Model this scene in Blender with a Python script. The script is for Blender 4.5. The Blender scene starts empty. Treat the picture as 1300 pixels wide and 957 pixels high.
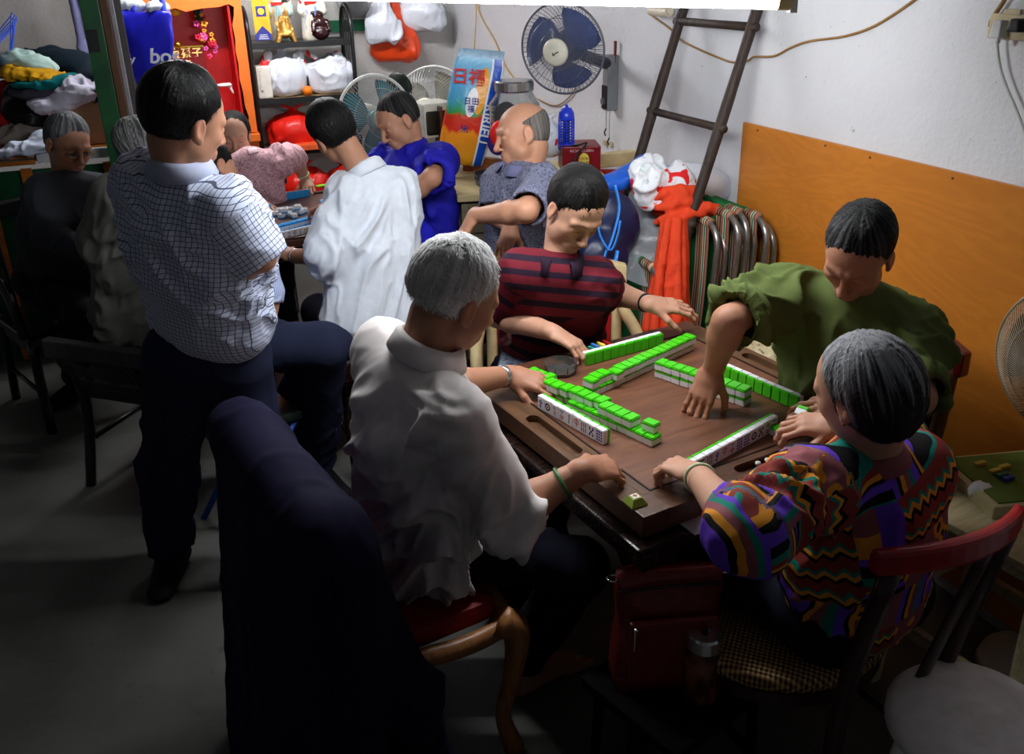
import bpy, bmesh, math, random
import numpy as np
from mathutils import Vector, Matrix
random.seed(7); RNG = np.random.default_rng(7)
C = bpy.context.scene.collection
SC = bpy.context.scene

# ---------------------------------------------------------------- camera
F_PX = 1130.0; PCX, PCY = 650.0, 433.5; CAM_H = 1.85
_dn = np.array([60.0, 2700.0, F_PX]); _dn /= np.linalg.norm(_dn); _up = -_dn
_x = np.array([3150.0, -545.0, F_PX]); _x -= _x @ _up * _up; _x /= np.linalg.norm(_x)
_y = np.cross(_up, _x)
RC = np.array([_x, _y, _up])            # camera axes (right, down, forward) -> world
ORG = np.array([0.0, 0.0, CAM_H])
cd = bpy.data.cameras.new('camera'); cam = bpy.data.objects.new('camera', cd); C.objects.link(cam)
cd.sensor_fit = 'HORIZONTAL'; cd.sensor_width = 36.0
cd.lens = 36.0 * F_PX / 1300.0
cd.shift_x = 0.0
cd.shift_y = (433.5 - 478.5) / 1300.0
cd.clip_start = 0.05
rt = RC[:, 0]; dn = RC[:, 1]; fw = RC[:, 2]
cam.matrix_world = Matrix(((rt[0], -dn[0], -fw[0], 0), (rt[1], -dn[1], -fw[1], 0), (rt[2], -dn[2], -fw[2], CAM_H), (0, 0, 0, 1)))
SC.camera = cam
# ---------------------------------------------------------------- exposure, world
vs = SC.view_settings
SC.display_settings.display_device = 'sRGB'
vs.view_transform = 'Standard'; vs.look = 'None'; vs.gamma = 1.0; vs.use_curve_mapping = False
vs.exposure = 0.98
world = bpy.data.worlds.new('world'); SC.world = world; world.use_nodes = True
world.node_tree.nodes['Background'].inputs[0].default_value = (0.9, 0.92, 1.0, 1)
world.node_tree.nodes['Background'].inputs[1].default_value = 0.026
try:
    SC.cycles.max_bounces = 5; SC.cycles.diffuse_bounces = 3; SC.cycles.glossy_bounces = 3
    SC.cycles.transparent_max_bounces = 12; SC.cycles.transmission_bounces = 5
    SC.cycles.caustics_reflective = False; SC.cycles.caustics_refractive = False
    SC.cycles.use_denoising = True; SC.cycles.sample_clamp_indirect = 4.0
except Exception: pass
TUBE_POWER = 75.0     # emission strength of the fluorescent tubes

# ---------------------------------------------------------------- measuring helpers (photo pixel -> point in the room)
def A(*v): return np.array(v, float)
def ray(u, v): return RC @ np.array([(u - PCX) / F_PX, (v - PCY) / F_PX, 1.0])
def px(u, v, x=None, y=None, z=None, d=None):
    r = ray(u, v)
    if x is not None: t = x / r[0]
    elif y is not None: t = y / r[1]
    elif z is not None: t = (z - CAM_H) / r[2]
    else: t = d
    return ORG + r * t
def lim(p, u, v, L, s=-1):
    """point on the line of sight of (u,v) at distance L from p; s=-1 nearer, +1 farther"""
    r = ray(u, v); m = ORG - p
    a = r @ r; b = m @ r; c = m @ m - L * L
    q = b * b - a * c
    t = (-b + s * math.sqrt(q)) / a if q > 0 else -b / a
    return ORG + r * t
def nrm(v):
    v = np.asarray(v, float); return v / (np.linalg.norm(v) + 1e-12)
IR = nrm(A(RC[0, 0], RC[1, 0], 0)); IA = A(-IR[1], IR[0], 0); ZZ = A(0, 0, 1.0)
def dv(r, a, z=0): return nrm(IR * r + IA * a + ZZ * z)   # right / away / up, from where the photographer stands

# ---------------------------------------------------------------- object helpers
def tag(o, label=None, cat=None, group=None, kind=None):
    if label: o['label'] = label
    if cat: o['category'] = cat
    if group: o['group'] = group
    if kind: o['kind'] = kind
    return o
def empty(name, loc=(0, 0, 0), rotz=0.0, label=None, cat=None, group=None):
    o = bpy.data.objects.new(name, None); C.objects.link(o)
    o.location = tuple(loc); o.rotation_euler = (0, 0, rotz); o.empty_display_size = 0.1
    return tag(o, label, cat, group)
def link(name, me, m, parent=None, smooth=None):
    if m is not None:
        me.materials.clear()
        for q in (m if isinstance(m, (list, tuple)) else [m]): me.materials.append(q)
    if smooth is not None:
        me.polygons.foreach_set('use_smooth', [smooth] * len(me.polygons))
    o = bpy.data.objects.new(name, me); C.objects.link(o)
    if parent is not None: o.parent = parent
    return o
def build(name, bm, m, parent=None, smooth=False, bevel=0.0, auto=False):
    me = bpy.data.meshes.new(name)
    bmesh.ops.recalc_face_normals(bm, faces=bm.faces[:])
    if bevel > 0:
        es = [e for e in bm.edges if len(e.link_faces) == 2 and e.calc_face_angle(0) > 0.6]
        bmesh.ops.bevel(bm, geom=es, offset=bevel, segments=2, affect='EDGES', profile=0.6)
    bm.to_mesh(me); bm.free()
    return link(name, me, m, parent, smooth)
def copy_tree(o, parent=None, loc=None, rotz=None, label=None):
    c = o.copy(); C.objects.link(c)
    if parent is not None: c.parent = parent
    if loc is not None: c.location = tuple(loc)
    if rotz is not None: c.rotation_euler = (0, 0, rotz)
    if label: c['label'] = label
    for ch in list(o.children): copy_tree(ch, c)
    return c
def frame_from(x=None, y=None, z=None):
    """3x3 rotation with the given y (main) and z (secondary) axes"""
    y = nrm(y); z = np.asarray(z, float); z = nrm(z - y * (z @ y)); x = np.cross(y, z)
    return np.array([x, y, z]).T
def mat4(R=None, t=(0, 0, 0)):
    M = Matrix.Identity(4)
    if R is not None:
        for i in range(3):
            for j in range(3): M[i][j] = float(R[i][j])
    for i in range(3): M[i][3] = float(t[i])
    return M
# primitives added to a bmesh
def bx(bm, c, s, R=None, taper=None):
    c = np.asarray(c, float); vs_ = []
    for dz in (-.5, .5):
        for dx, dy in ((-.5, -.5), (.5, -.5), (.5, .5), (-.5, .5)):
            k = 1.0 if (taper is None or dz < 0) else taper
            p = A(dx * s[0] * k, dy * s[1] * k, dz * s[2])
            if R is not None: p = R @ p
            vs_.append(bm.verts.new(tuple(c + p)))
    for f in ((0, 3, 2, 1), (4, 5, 6, 7), (0, 1, 5, 4), (1, 2, 6, 5), (2, 3, 7, 6), (3, 0, 4, 7)):
        bm.faces.new([vs_[i] for i in f])
    return bm
def rings(bm, R_, closed=False, cap=True):
    """loft a list of rings (lists of points)"""
    V = [[bm.verts.new(tuple(p)) for p in r] for r in R_]
    n = len(V[0]); m = len(V)
    for i in range(m if closed else m - 1):
        a = V[i]; b = V[(i + 1) % m]
        for j in range(n):
            bm.faces.new((a[j], a[(j + 1) % n], b[(j + 1) % n], b[j]))
    if cap and not closed:
        bm.faces.new(V[0][::-1]); bm.faces.new(V[-1])
    return V
def _frames(P):
    P = [np.asarray(p, float) for p in P]; T = []
    for i in range(len(P)):
        a = P[max(0, i - 1)]; b = P[min(len(P) - 1, i + 1)]; T.append(nrm(b - a))
    n = np.cross(T[0], A(0, 0, 1)); n = n if np.linalg.norm(n) > 1e-3 else np.cross(T[0], A(1, 0, 0)); n = nrm(n)
    out = []
    for t in T:
        n = nrm(n - t * (n @ t)); out.append((n, np.cross(t, n)))
    return P, out
def tube(bm, P, r, n=8, closed=False, flat=1.0, wdir=None):
    if closed:
        Pc = [np.asarray(p, float) for p in P]; m = len(Pc); rr = []
        T = [nrm(Pc[(i + 1) % m] - Pc[i - 1]) for i in range(m)]
        c0 = sum(Pc) / m; 
        nn = nrm(np.cross(Pc[0] - c0, Pc[m // 4] - c0))
        for i in range(m):
            b = np.cross(T[i], nn)
            ri = r[i] if isinstance(r, (list, tuple, np.ndarray)) else r
            rr.append([Pc[i] + ri * (math.cos(a) * nn * flat + math.sin(a) * b) for a in np.linspace(0, 2 * math.pi, n, endpoint=False)])
        rings(bm, rr, closed=True); return bm
    P, Fm = _frames(P); rr = []
    for i, p in enumerate(P):
        ri = r[i] if isinstance(r, (list, tuple, np.ndarray)) else r
        a_, b_ = Fm[i]
        if wdir is not None:
            t = nrm(P[min(len(P) - 1, i + 1)] - P[max(0, i - 1)]); a_ = nrm(np.asarray(wdir) - t * (np.asarray(wdir) @ t)); b_ = np.cross(t, a_)
        rr.append([p + ri * (math.cos(a) * a_ * flat + math.sin(a) * b_) for a in np.linspace(0, 2 * math.pi, n, endpoint=False)])
    rings(bm, rr); return bm
def lathe(bm, prof, c=(0, 0, 0), n=24, R=None, cap=True):
    c = np.asarray(c, float); rr = []
    for r, z in prof:
        ring = []
        for a in np.linspace(0, 2 * math.pi, n, endpoint=False):
            p = A(r * math.cos(a), r * math.sin(a), z)
            if R is not None: p = R @ p
            ring.append(c + p)
        rr.append(ring)
    rings(bm, rr, cap=cap); return bm
def extrude(bm, pts, dvec):
    """prism from a planar outline"""
    a = [bm.verts.new(tuple(p)) for p in pts]; b = [bm.verts.new(tuple(np.asarray(p) + dvec)) for p in pts]
    bm.faces.new(a[::-1]); bm.faces.new(b)
    n = len(a)
    for i in range(n): bm.faces.new((a[i], a[(i + 1) % n], b[(i + 1) % n], b[i]))
    return bm
def ball(bm, c, r, n=14, R=None):
    r = (r, r, r) if not hasattr(r, '__len__') else r
    prof = []
    rr = []
    c = np.asarray(c, float)
    for i in range(1, n // 2 + 1):
        th = math.pi * i / (n // 2 + 1); ring = []
        for a in np.linspace(0, 2 * math.pi, n, endpoint=False):
            p = A(r[0] * math.sin(th) * math.cos(a), r[1] * math.sin(th) * math.sin(a), -r[2] * math.cos(th))
            if R is not None: p = R @ p
            ring.append(c + p)
        rr.append(ring)
    V = rings(bm, rr, cap=False)
    lo = A(0, 0, -r[2]); hi = A(0, 0, r[2])
    if R is not None: lo = R @ lo; hi = R @ hi
    a = bm.verts.new(tuple(c + lo)); b = bm.verts.new(tuple(c + hi)); m = len(V[0])
    for j in range(m):
        bm.faces.new((a, V[0][(j + 1) % m], V[0][j])); bm.faces.new((b, V[-1][j], V[-1][(j + 1) % m]))
    return bm
def NB(): return bmesh.new()
def smoothcurve(P, k=6):
    """Catmull-Rom through points"""
    P = [np.asarray(p, float) for p in P]; Q = [2 * P[0] - P[1]] + P + [2 * P[-1] - P[-2]]; out = []
    for i in range(1, len(Q) - 2):
        for s in range(k):
            t = s / k
            out.append(0.5 * ((2 * Q[i]) + (-Q[i - 1] + Q[i + 1]) * t + (2 * Q[i - 1] - 5 * Q[i] + 4 * Q[i + 1] - Q[i + 2]) * t * t + (-Q[i - 1] + 3 * Q[i] - 3 * Q[i + 1] + Q[i + 2]) * t ** 3))
    out.append(P[-1]); return out

# ---------------------------------------------------------------- materials
def srgb(r, g, b):
    def f(c):
        c /= 255.0; return c / 12.92 if c <= 0.04045 else ((c + 0.055) / 1.055) ** 2.4
    return (f(r), f(g), f(b), 1.0)
_MC = {}
class NT:
    def __init__(s, name, rough=0.6, spec=0.3, metal=0.0):
        s.m = bpy.data.materials.new(name); s.m.use_nodes = True; s.t = s.m.node_tree
        s.b = s.t.nodes['Principled BSDF']; s.b.inputs['Roughness'].default_value = rough
        s.b.inputs['Specular IOR Level'].default_value = spec; s.b.inputs['Metallic'].default_value = metal
    def n(s, typ, **k):
        q = s.t.nodes.new(typ)
        for a, b in k.items():
            if a in q.inputs: s.set(q.inputs[a], b)
            else: setattr(q, a, b)
        return q
    def set(s, inp, v):
        if isinstance(v, bpy.types.NodeSocket): s.t.links.new(v, inp)
        else: inp.default_value = v
    def math(s, op, a, b=None, c=None, clamp=False):
        q = s.t.nodes.new('ShaderNodeMath'); q.operation = op; q.use_clamp = clamp; s.set(q.inputs[0], a)
        if b is not None: s.set(q.inputs[1], b)
        if c is not None: s.set(q.inputs[2], c)
        return q.outputs[0]
    def mix(s, f, a, b, mode='MIX'):
        q = s.t.nodes.new('ShaderNodeMix'); q.data_type = 'RGBA'; q.blend_type = mode; q.clamp_factor = True
        s.set(q.inputs[0], f); s.set(q.inputs[6], a); s.set(q.inputs[7], b); return q.outputs[2]
    def obj(s): return s.n('ShaderNodeTexCoord').outputs['Object']
    def noise(s, vec, scale, detail=3, rough=0.55, dist=0.0):
        q = s.n('ShaderNodeTexNoise'); s.set(q.inputs['Vector'], vec); q.inputs['Scale'].default_value = scale
        q.inputs['Detail'].default_value = detail; q.inputs['Roughness'].default_value = rough; q.inputs['Distortion'].default_value = dist
        return q.outputs['Fac']
    def ramp(s, f, stops, const=False):
        q = s.n('ShaderNodeValToRGB'); s.set(q.inputs[0], f); cr = q.color_ramp
        if const: cr.interpolation = 'CONSTANT'
        while len(cr.elements) < len(stops): cr.elements.new(0.5)
        for e, (p, c) in zip(cr.elements, stops): e.position = p; e.color = c
        return q.outputs[0]
    def sep(s, vec):
        q = s.n('ShaderNodeSeparateXYZ'); s.set(q.inputs[0], vec); return q.outputs
    def comb(s, x, y, z):
        q = s.n('ShaderNodeCombineXYZ'); s.set(q.inputs[0], x); s.set(q.inputs[1], y); s.set(q.inputs[2], z); return q.outputs[0]
    def map(s, vec, scale=(1, 1, 1), rot=(0, 0, 0), loc=(0, 0, 0)):
        q = s.n('ShaderNodeMapping'); s.set(q.inputs[0], vec); q.inputs['Scale'].default_value = scale
        q.inputs['Rotation'].default_value = rot; q.inputs['Location'].default_value = loc; return q.outputs[0]
    def bump(s, h, strength=0.3, dist=0.01):
        q = s.n('ShaderNodeBump'); s.set(q.inputs['Height'], h); q.inputs['Strength'].default_value = strength
        q.inputs['Distance'].default_value = dist; s.t.links.new(q.outputs[0], s.b.inputs['Normal']); return q
    def col(s, c): s.set(s.b.inputs['Base Color'], c); return s
def flat(name, rgb, rough=0.6, spec=0.3, metal=0.0, var=0.12, scale=18.0, bump=0.0, trans=0.0, alpha=None, sheen=0.0):
    """plain material with slight procedural variation"""
    if name in _MC: return _MC[name]
    t = NT(name, rough, spec, metal); c = srgb(*rgb)
    f = t.noise(t.obj(), scale, 4)
    d = tuple([x * (1 - var) for x in c[:3]] + [1]); l = tuple([min(1, x * (1 + var)) for x in c[:3]] + [1])
    t.col(t.ramp(f, [(0.3, d), (0.7, l)]))
    if bump: t.bump(f, bump, 0.004)
    if trans: t.b.inputs['Transmission Weight'].default_value = trans
    if alpha is not None: t.b.inputs['Alpha'].default_value = alpha
    if sheen: t.b.inputs['Sheen Weight'].default_value = sheen
    _MC[name] = t.m; return t.m

# ---------------------------------------------------------------- implicit-surface modelling (smooth blends of cones and ellipsoids)
def cone(a, b, ra, rb=None, k=0.02, w=None, s=1.0, op='u', tg=0):
    return dict(t='c', a=np.asarray(a, float), b=np.asarray(b, float), ra=ra, rb=ra if rb is None else rb, k=k, w=None if w is None else nrm(w), s=s, op=op, tg=tg)
def ell(c, r, R=None, k=0.02, op='u', tg=0):
    r = (r, r, r) if not hasattr(r, '__len__') else r
    return dict(t='e', c=np.asarray(c, float), r=np.array(r, float), R=np.eye(3) if R is None else R, k=k, op=op, tg=tg)
def chain(P, Rr, k=0.02, **kw): return [cone(P[i], P[i + 1], Rr[i], Rr[i + 1], k=k, **kw) for i in range(len(P) - 1)]
def pbox(p):
    if p['t'] == 'c':
        m = max(p['ra'], p['rb']) * max(1, p['s']); return np.minimum(p['a'], p['b']) - m, np.maximum(p['a'], p['b']) + m
    m = p['r'].max() if p['R'] is not None else 0
    e = np.sqrt(((p['R'] * p['r'][None, :]) ** 2).sum(1)); return p['c'] - e, p['c'] + e
def pdist(p, X, Y, Z):
    if p['t'] == 'c':
        a, b = p['a'], p['b']; ba = b - a; L2 = ba @ ba + 1e-12
        qx, qy, qz = X - a[0], Y - a[1], Z - a[2]
        t = np.clip((qx * ba[0] + qy * ba[1] + qz * ba[2]) / L2, 0, 1)
        qx = qx - t * ba[0]; qy = qy - t * ba[1]; qz = qz - t * ba[2]
        q2 = qx * qx + qy * qy + qz * qz
        if p['w'] is not None:
            w = p['w']; qw = qx * w[0] + qy * w[1] + qz * w[2]
            q2 = np.maximum(q2 - qw * qw, 0) + (qw / p['s']) ** 2
        return np.sqrt(q2) - (p['ra'] + (p['rb'] - p['ra']) * t)
    c, r, R = p['c'], p['r'], p['R']
    qx, qy, qz = X - c[0], Y - c[1], Z - c[2]
    l = [(R[0, i] * qx + R[1, i] * qy + R[2, i] * qz) / r[i] for i in range(3)]
    k0 = np.sqrt(l[0] ** 2 + l[1] ** 2 + l[2] ** 2); k1 = np.sqrt((l[0] / r[0]) ** 2 + (l[1] / r[1]) ** 2 + (l[2] / r[2]) ** 2) + 1e-9
    return k0 * (k0 - 1) / k1
def field(prims, h, lo=None, hi=None):
    if lo is None:
        bs = [pbox(p) for p in prims if p['op'] == 'u']
        lo = np.min([b[0] for b in bs], 0) - 4 * h; hi = np.max([b[1] for b in bs], 0) + 4 * h
    n = np.ceil((hi - lo) / h).astype(int) + 1
    ax = [lo[i] + h * np.arange(n[i]) for i in range(3)]
    Fd = np.full(tuple(n), 0.5, np.float32)
    for p in prims:
        b0, b1 = pbox(p); m = p['k'] + 3 * h
        i0 = np.clip(np.floor((b0 - m - lo) / h).astype(int), 0, n); i1 = np.clip(np.ceil((b1 + m - lo) / h).astype(int) + 1, 0, n)
        if (i1 <= i0).any(): continue
        sl = tuple(slice(i0[j], i1[j]) for j in range(3))
        X = ax[0][sl[0]][:, None, None].astype(np.float32); Y = ax[1][sl[1]][None, :, None].astype(np.float32); Z = ax[2][sl[2]][None, None, :].astype(np.float32)
        d = pdist(p, X, Y, Z).astype(np.float32); f = Fd[sl]; k = max(p['k'], 1e-4)
        if p['op'] == 'u':
            hh = np.clip(0.5 + 0.5 * (f - d) / k, 0, 1); Fd[sl] = f + (d - f) * hh - k * hh * (1 - hh)
        else:
            d = -d; hh = np.clip(0.5 - 0.5 * (f - d) / k, 0, 1); Fd[sl] = f + (d - f) * hh + k * hh * (1 - hh)
    return Fd, lo
def surfnet(Fd, lo, h):
    S = Fd < 0
    c = sum(S[i:S.shape[0] - 1 + i, j:S.shape[1] - 1 + j, k:S.shape[2] - 1 + k].astype(np.int8) for i in (0, 1) for j in (0, 1) for k in (0, 1))
    act = (c > 0) & (c < 8); I = np.argwhere(act); N = len(I)
    vid = np.full(act.shape, -1, np.int64); vid[act] = np.arange(N)
    cor = [(i, j, k) for i in (0, 1) for j in (0, 1) for k in (0, 1)]
    val = {q: Fd[I[:, 0] + q[0], I[:, 1] + q[1], I[:, 2] + q[2]] for q in cor}
    acc = np.zeros((N, 3)); cnt = np.zeros(N)
    for q in cor:
        for ax_ in range(3):
            if q[ax_] == 0:
                q2 = list(q); q2[ax_] = 1; q2 = tuple(q2); a = val[q]; b = val[q2]; cr = (a < 0) != (b < 0)
                t = np.where(cr, a / np.where(np.abs(a - b) < 1e-12, 1e-12, a - b), 0)
                P = np.tile(np.array(q, float), (N, 1)); P[:, ax_] = t
                acc += P * cr[:, None]; cnt += cr
    V = lo + h * (I + acc / np.maximum(cnt, 1)[:, None]); Q = []
    n = Fd.shape
    for ax_ in range(3):
        o = [slice(0, n[0]), slice(0, n[1]), slice(0, n[2])]; a = list(o); b = list(o)
        a[ax_] = slice(0, n[ax_] - 1); b[ax_] = slice(1, n[ax_])
        E = np.argwhere(S[tuple(a)] != S[tuple(b)])
        u, v = [(1, 2), (2, 0), (0, 1)][ax_]
        ok = (E[:, u] > 0) & (E[:, v] > 0) & (E[:, u] < n[u] - 1) & (E[:, v] < n[v] - 1); E = E[ok]
        def cell(du, dv_):
            G = E.copy(); G[:, u] += du; G[:, v] += dv_; return vid[G[:, 0], G[:, 1], G[:, 2]]
        q = np.stack([cell(-1, -1), cell(0, -1), cell(0, 0), cell(-1, 0)], 1)
        ins = S[E[:, 0], E[:, 1], E[:, 2]]; q[~ins] = q[~ins][:, ::-1]
        Q.append(q[(q >= 0).all(1)])
    return V, np.concatenate(Q)
def relax(V, Q, it=2, lam=0.5):
    E = np.concatenate([Q[:, [0, 1]], Q[:, [1, 2]], Q[:, [2, 3]], Q[:, [3, 0]]]); a = np.concatenate([E[:, 0], E[:, 1]]); b = np.concatenate([E[:, 1], E[:, 0]])
    deg = np.bincount(a, minlength=len(V)).astype(float); deg[deg == 0] = 1
    for i in range(it):
        for l in (lam, -lam * 0.9):
            s = np.stack([np.bincount(a, V[b, j], minlength=len(V)) for j in range(3)], 1) / deg[:, None]
            V = V + l * (s - V)
    return V
def vnorm(V, Q):
    n = np.cross(V[Q[:, 2]] - V[Q[:, 0]], V[Q[:, 3]] - V[Q[:, 1]]); N = np.zeros_like(V)
    for i in range(4):
        for j in range(3): N[:, j] += np.bincount(Q[:, i], n[:, j], minlength=len(V))
    return N / (np.linalg.norm(N, axis=1)[:, None] + 1e-12)
_PT = RNG.random((32, 32, 32))
def vnoise(P):
    """smooth value noise in -1..1"""
    P = np.asarray(P); i = np.floor(P).astype(int); f = P - i; f = f * f * (3 - 2 * f); i &= 31; j = (i + 1) & 31
    def g(a, b, c): return _PT[a, b, c]
    x0, y0, z0 = i.T; x1, y1, z1 = j.T; fx, fy, fz = f.T
    c00 = g(x0, y0, z0) * (1 - fx) + g(x1, y0, z0) * fx; c10 = g(x0, y1, z0) * (1 - fx) + g(x1, y1, z0) * fx
    c01 = g(x0, y0, z1) * (1 - fx) + g(x1, y0, z1) * fx; c11 = g(x0, y1, z1) * (1 - fx) + g(x1, y1, z1) * fx
    return ((c00 * (1 - fy) + c10 * fy) * (1 - fz) + (c01 * (1 - fy) + c11 * fy) * fz) * 2 - 1
def folds(amp=0.006, wl=0.06, stretch=3.0, axis=(0, 0, 1), seed=0, sharp=True, mask=None):
    ax_ = nrm(axis)
    def fn(V, N):
        along = V @ ax_; Pp = V - along[:, None] * ax_[None]
        P = (Pp + along[:, None] * ax_[None] / stretch) / wl + seed * 7.3
        W = vnoise(P * 0.6 + 11.1)[:, None] * 0.8
        n = vnoise(P + W)
        n2 = vnoise(P * 2.1 + W + 5.5)
        if sharp:
            r_ = 1 - np.abs(n) * 1.15; m_ = np.clip(vnoise(P * .33 + 3.3) * 1.6 + .55, .15, 1.3)
            r2 = 1 - np.abs(n2) * 1.3
            e_ = 4 if wl > .085 else 2.2; d = amp * m_ * (np.clip(r_, 0, 1) ** e_ * 2.6 + np.clip(r2, 0, 1) ** e_ * .9 - 1.0 + n * .4)
        else: d = n * amp + n2 * amp * 0.25
        if mask is not None: d = d * mask(V)
        return V + N * d[:, None]
    return fn
def to_mesh(name, V, Q, cols=None, uv=None):
    me = bpy.data.meshes.new(name); me.vertices.add(len(V)); me.vertices.foreach_set('co', np.asarray(V, np.float32).ravel())
    me.loops.add(len(Q) * 4); me.loops.foreach_set('vertex_index', Q.astype(np.int32).ravel())
    me.polygons.add(len(Q)); me.polygons.foreach_set('loop_start', np.arange(0, len(Q) * 4, 4, dtype=np.int32))
    me.update(calc_edges=True); me.validate()
    me.polygons.foreach_set('use_smooth', np.ones(len(me.polygons), bool))
    if cols is not None and len(me.vertices) == len(V):
        a = me.attributes.new('Col', 'FLOAT_COLOR', 'POINT'); a.data.foreach_set('color', np.concatenate([cols, np.ones((len(cols), 1))], 1).astype(np.float32).ravel())
    if uv is not None and len(me.vertices) == len(V):
        a = me.attributes.new('cloth', 'FLOAT_VECTOR', 'POINT'); a.data.foreach_set('vector', np.asarray(uv, np.float32).ravel())
    return me
def cloth_uv(V, prims, fr):
    """per-vertex pattern coordinates: torso (tg 0) uses the body frame, sleeves (tg>0) use along/around"""
    best = np.full(len(V), 1e9); UV = np.zeros((len(V), 3)); O_, Xa, Ya, Za = fr
    L = (V - O_); tu = np.stack([L @ Xa, L @ Za, L @ Ya], 1)
    for p in prims:
        if p['op'] != 'u': continue
        d = pdist(p, V[:, 0], V[:, 1], V[:, 2])
        if p['tg'] in (1, 2) and p['t'] == 'c': d = d + .04 * (((V - p['a']) @ nrm(p['b'] - p['a'])) < .015)
        m = d < best; best[m] = d[m]
        if p['tg'] == 0 or p['t'] != 'c': UV[m] = tu[m]
        else:
            ba = nrm(p['b'] - p['a']); e = nrm(np.cross(ba, Ya) if abs(ba @ Ya) < 0.9 else np.cross(ba, Za)); g = np.cross(ba, e)
            q = V[m] - p['a']; al = q @ ba; ang = np.arctan2(q @ g, q @ e)
            uv_ = np.stack([ang * 0.06 + 0.3 * p['tg'], al, np.full(len(al), p['tg'] * 0.5)], 1); L_ = np.linalg.norm(p['b'] - p['a'])
            cap = (al < 0) | ((al > L_) & p.get('cap', False)); uv_[cap] = tu[m][cap]; UV[m] = uv_
    return UV
def blob(name, prims, m, parent=None, h=0.007, it=2, post=None, colfn=None, uvfr=None, extra=None):
    """one mesh out of smooth-blended primitives; extra: list of (lo, hi, h) finer boxes joined in"""
    Fd, lo = field(prims, h); V, Q = surfnet(Fd, lo, h); V = relax(V, Q, it)
    if post is not None:
        for fn in (post if isinstance(post, (list, tuple)) else [post]): V = fn(V, vnorm(V, Q))
        V = relax(V, Q, 2, .6)
    cols = colfn(V) if colfn else None
    uv = cloth_uv(V, prims, uvfr) if uvfr else None
    return link(name, to_mesh(name, V, Q, cols, uv), m, parent)
# ================================================================ ROOM
WX = 2.10; WY = 6.45
def wall_mat(name, rgb, dirt=.5):
    t = NT(name, .75, .2); o = t.obj(); c = srgb(*rgb)
    f = t.noise(o, 1.6, 6, .6, .4); g = t.noise(o, 14, 5, .65); k = t.noise(t.map(o, (1, 1, .35)), 5, 5, .7, 1.0)
    d = t.mix(t.ramp(f, [(.35, (0, 0, 0, 1)), (.75, (.55, .55, .55, 1))]), c, tuple([c[0] * .78, c[1] * .78, c[2] * .77, 1]))
    d = t.mix(t.math('MULTIPLY', t.ramp(k, [(.60, (0, 0, 0, 1)), (.72, (1, 1, 1, 1))]), dirt * .35), d, srgb(150, 135, 110))
    d = t.mix(t.ramp(t.noise(o, 30, 6, .75), [(.65, (0, 0, 0, 1)), (.72, (.8, .8, .8, 1))]), d, srgb(110, 108, 106))
    t.col(d); t.bump(t.math('ADD', t.math('MULTIPLY', g, .6), t.noise(o, 60, 4)), .35, .012); return t.m
def slab(name, c, s, m, kind='structure'):
    o = build(name, bx(NB(), (0, 0, 0), s), m); o.location = c; return tag(o, kind=kind)
MW = wall_mat('plaster_white', (222, 222, 226))
slab('wall_right', (WX + .06, 2.6, 1.3), (.12, 8.0, 2.7), MW)
slab('wall_back', (0.0, WY + .06, 1.3), (4.4, .12, 2.7), wall_mat('plaster_back', (205, 203, 200)))
def floor_mat():
    t = NT('concrete_floor', .55, .3); o = t.obj(); f = t.noise(o, 1.3, 6, .6); g = t.noise(o, 26, 5, .7)
    c = t.ramp(f, [(.3, srgb(66, 66, 63)), (.7, srgb(104, 104, 99))]); c = t.mix(t.ramp(g, [(.62, (0, 0, 0, 1)), (.70, (.6, .6, .6, 1))]), c, srgb(60, 60, 56))
    t.col(c); t.bump(g, .3, .006); t.set(t.b.inputs['Roughness'], t.ramp(f, [(.3, (.35, .35, .35, 1)), (.7, (.6, .6, .6, 1))])); return t.m
slab('floor', (0, 2.6, -.05), (4.4, 8.0, .10), floor_mat())
slab('ceiling', (0, 2.6, 2.70), (4.4, 8.0, .10), wall_mat('ceiling_paint', (120, 120, 120)))
# fluorescent tubes hanging in one line over both tables
ME_ = NT('tube_glow'); ME_.b.inputs['Base Color'].default_value = (1, 1, 1, 1); ME_.b.inputs['Emission Color'].default_value = (.95, .98, 1.0, 1); ME_.b.inputs['Emission Strength'].default_value = TUBE_POWER
def tube_lamp(a, b, label, em=None):
    a = np.array(a); b = np.array(b); c = (a + b) / 2; d = nrm(b - a)
    r = empty('fluorescent_tube', (c[0], c[1], c[2]), 0, label, 'lamp', None)
    L = np.linalg.norm(b - a)
    bm = NB(); tube(bm, [-d * (L / 2 - .03), d * (L / 2 - .03)], .018, 16); build('glass_tube', bm, (em or ME_).m, r, smooth=True)
    for s in (-1, 1):
        bm = NB(); tube(bm, [d * s * (L / 2 - .032), d * s * (L / 2)], .0195, 16); tube(bm, [d * s * L / 2, d * s * (L / 2 + .015)], .006, 8)
        build('end_cap', bm, flat('aged_cap', (205, 190, 140), .4), r, smooth=False)
    bm = NB()
    bx(bm, ZZ * .050, (L * .96, .040, .030), R=frame_from(y=np.cross(ZZ, d), z=ZZ)); build('fitting', bm, flat('lamp_fitting_white', (210, 210, 205), .4), r)
    for s in (-1, 1):
        bm = NB(); bx(bm, d * s * (L / 2 + .005) + ZZ * .018, (.016, .03, .085), R=frame_from(y=np.cross(ZZ, d), z=ZZ)); build('lamp_holder', bm, flat('lamp_fitting_white', (210, 210, 205), .4), r)
        bm = NB(); p = d * s * L * .35; tube(bm, [p + ZZ * .06, p + ZZ * (2.66 - c[2])], .003, 6); build('hanging_wire', bm, flat('dull_wire', (150, 150, 145), .5), r)
_t0 = px(1004, 2, d=2.12); _t1 = px(360, -11, d=2.12); _dd = nrm(_t1 - _t0); _t1 = _t0 + _dd * 1.2
tube_lamp(_t0, _t1, 'bright fluorescent tube hung above the near table')
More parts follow.
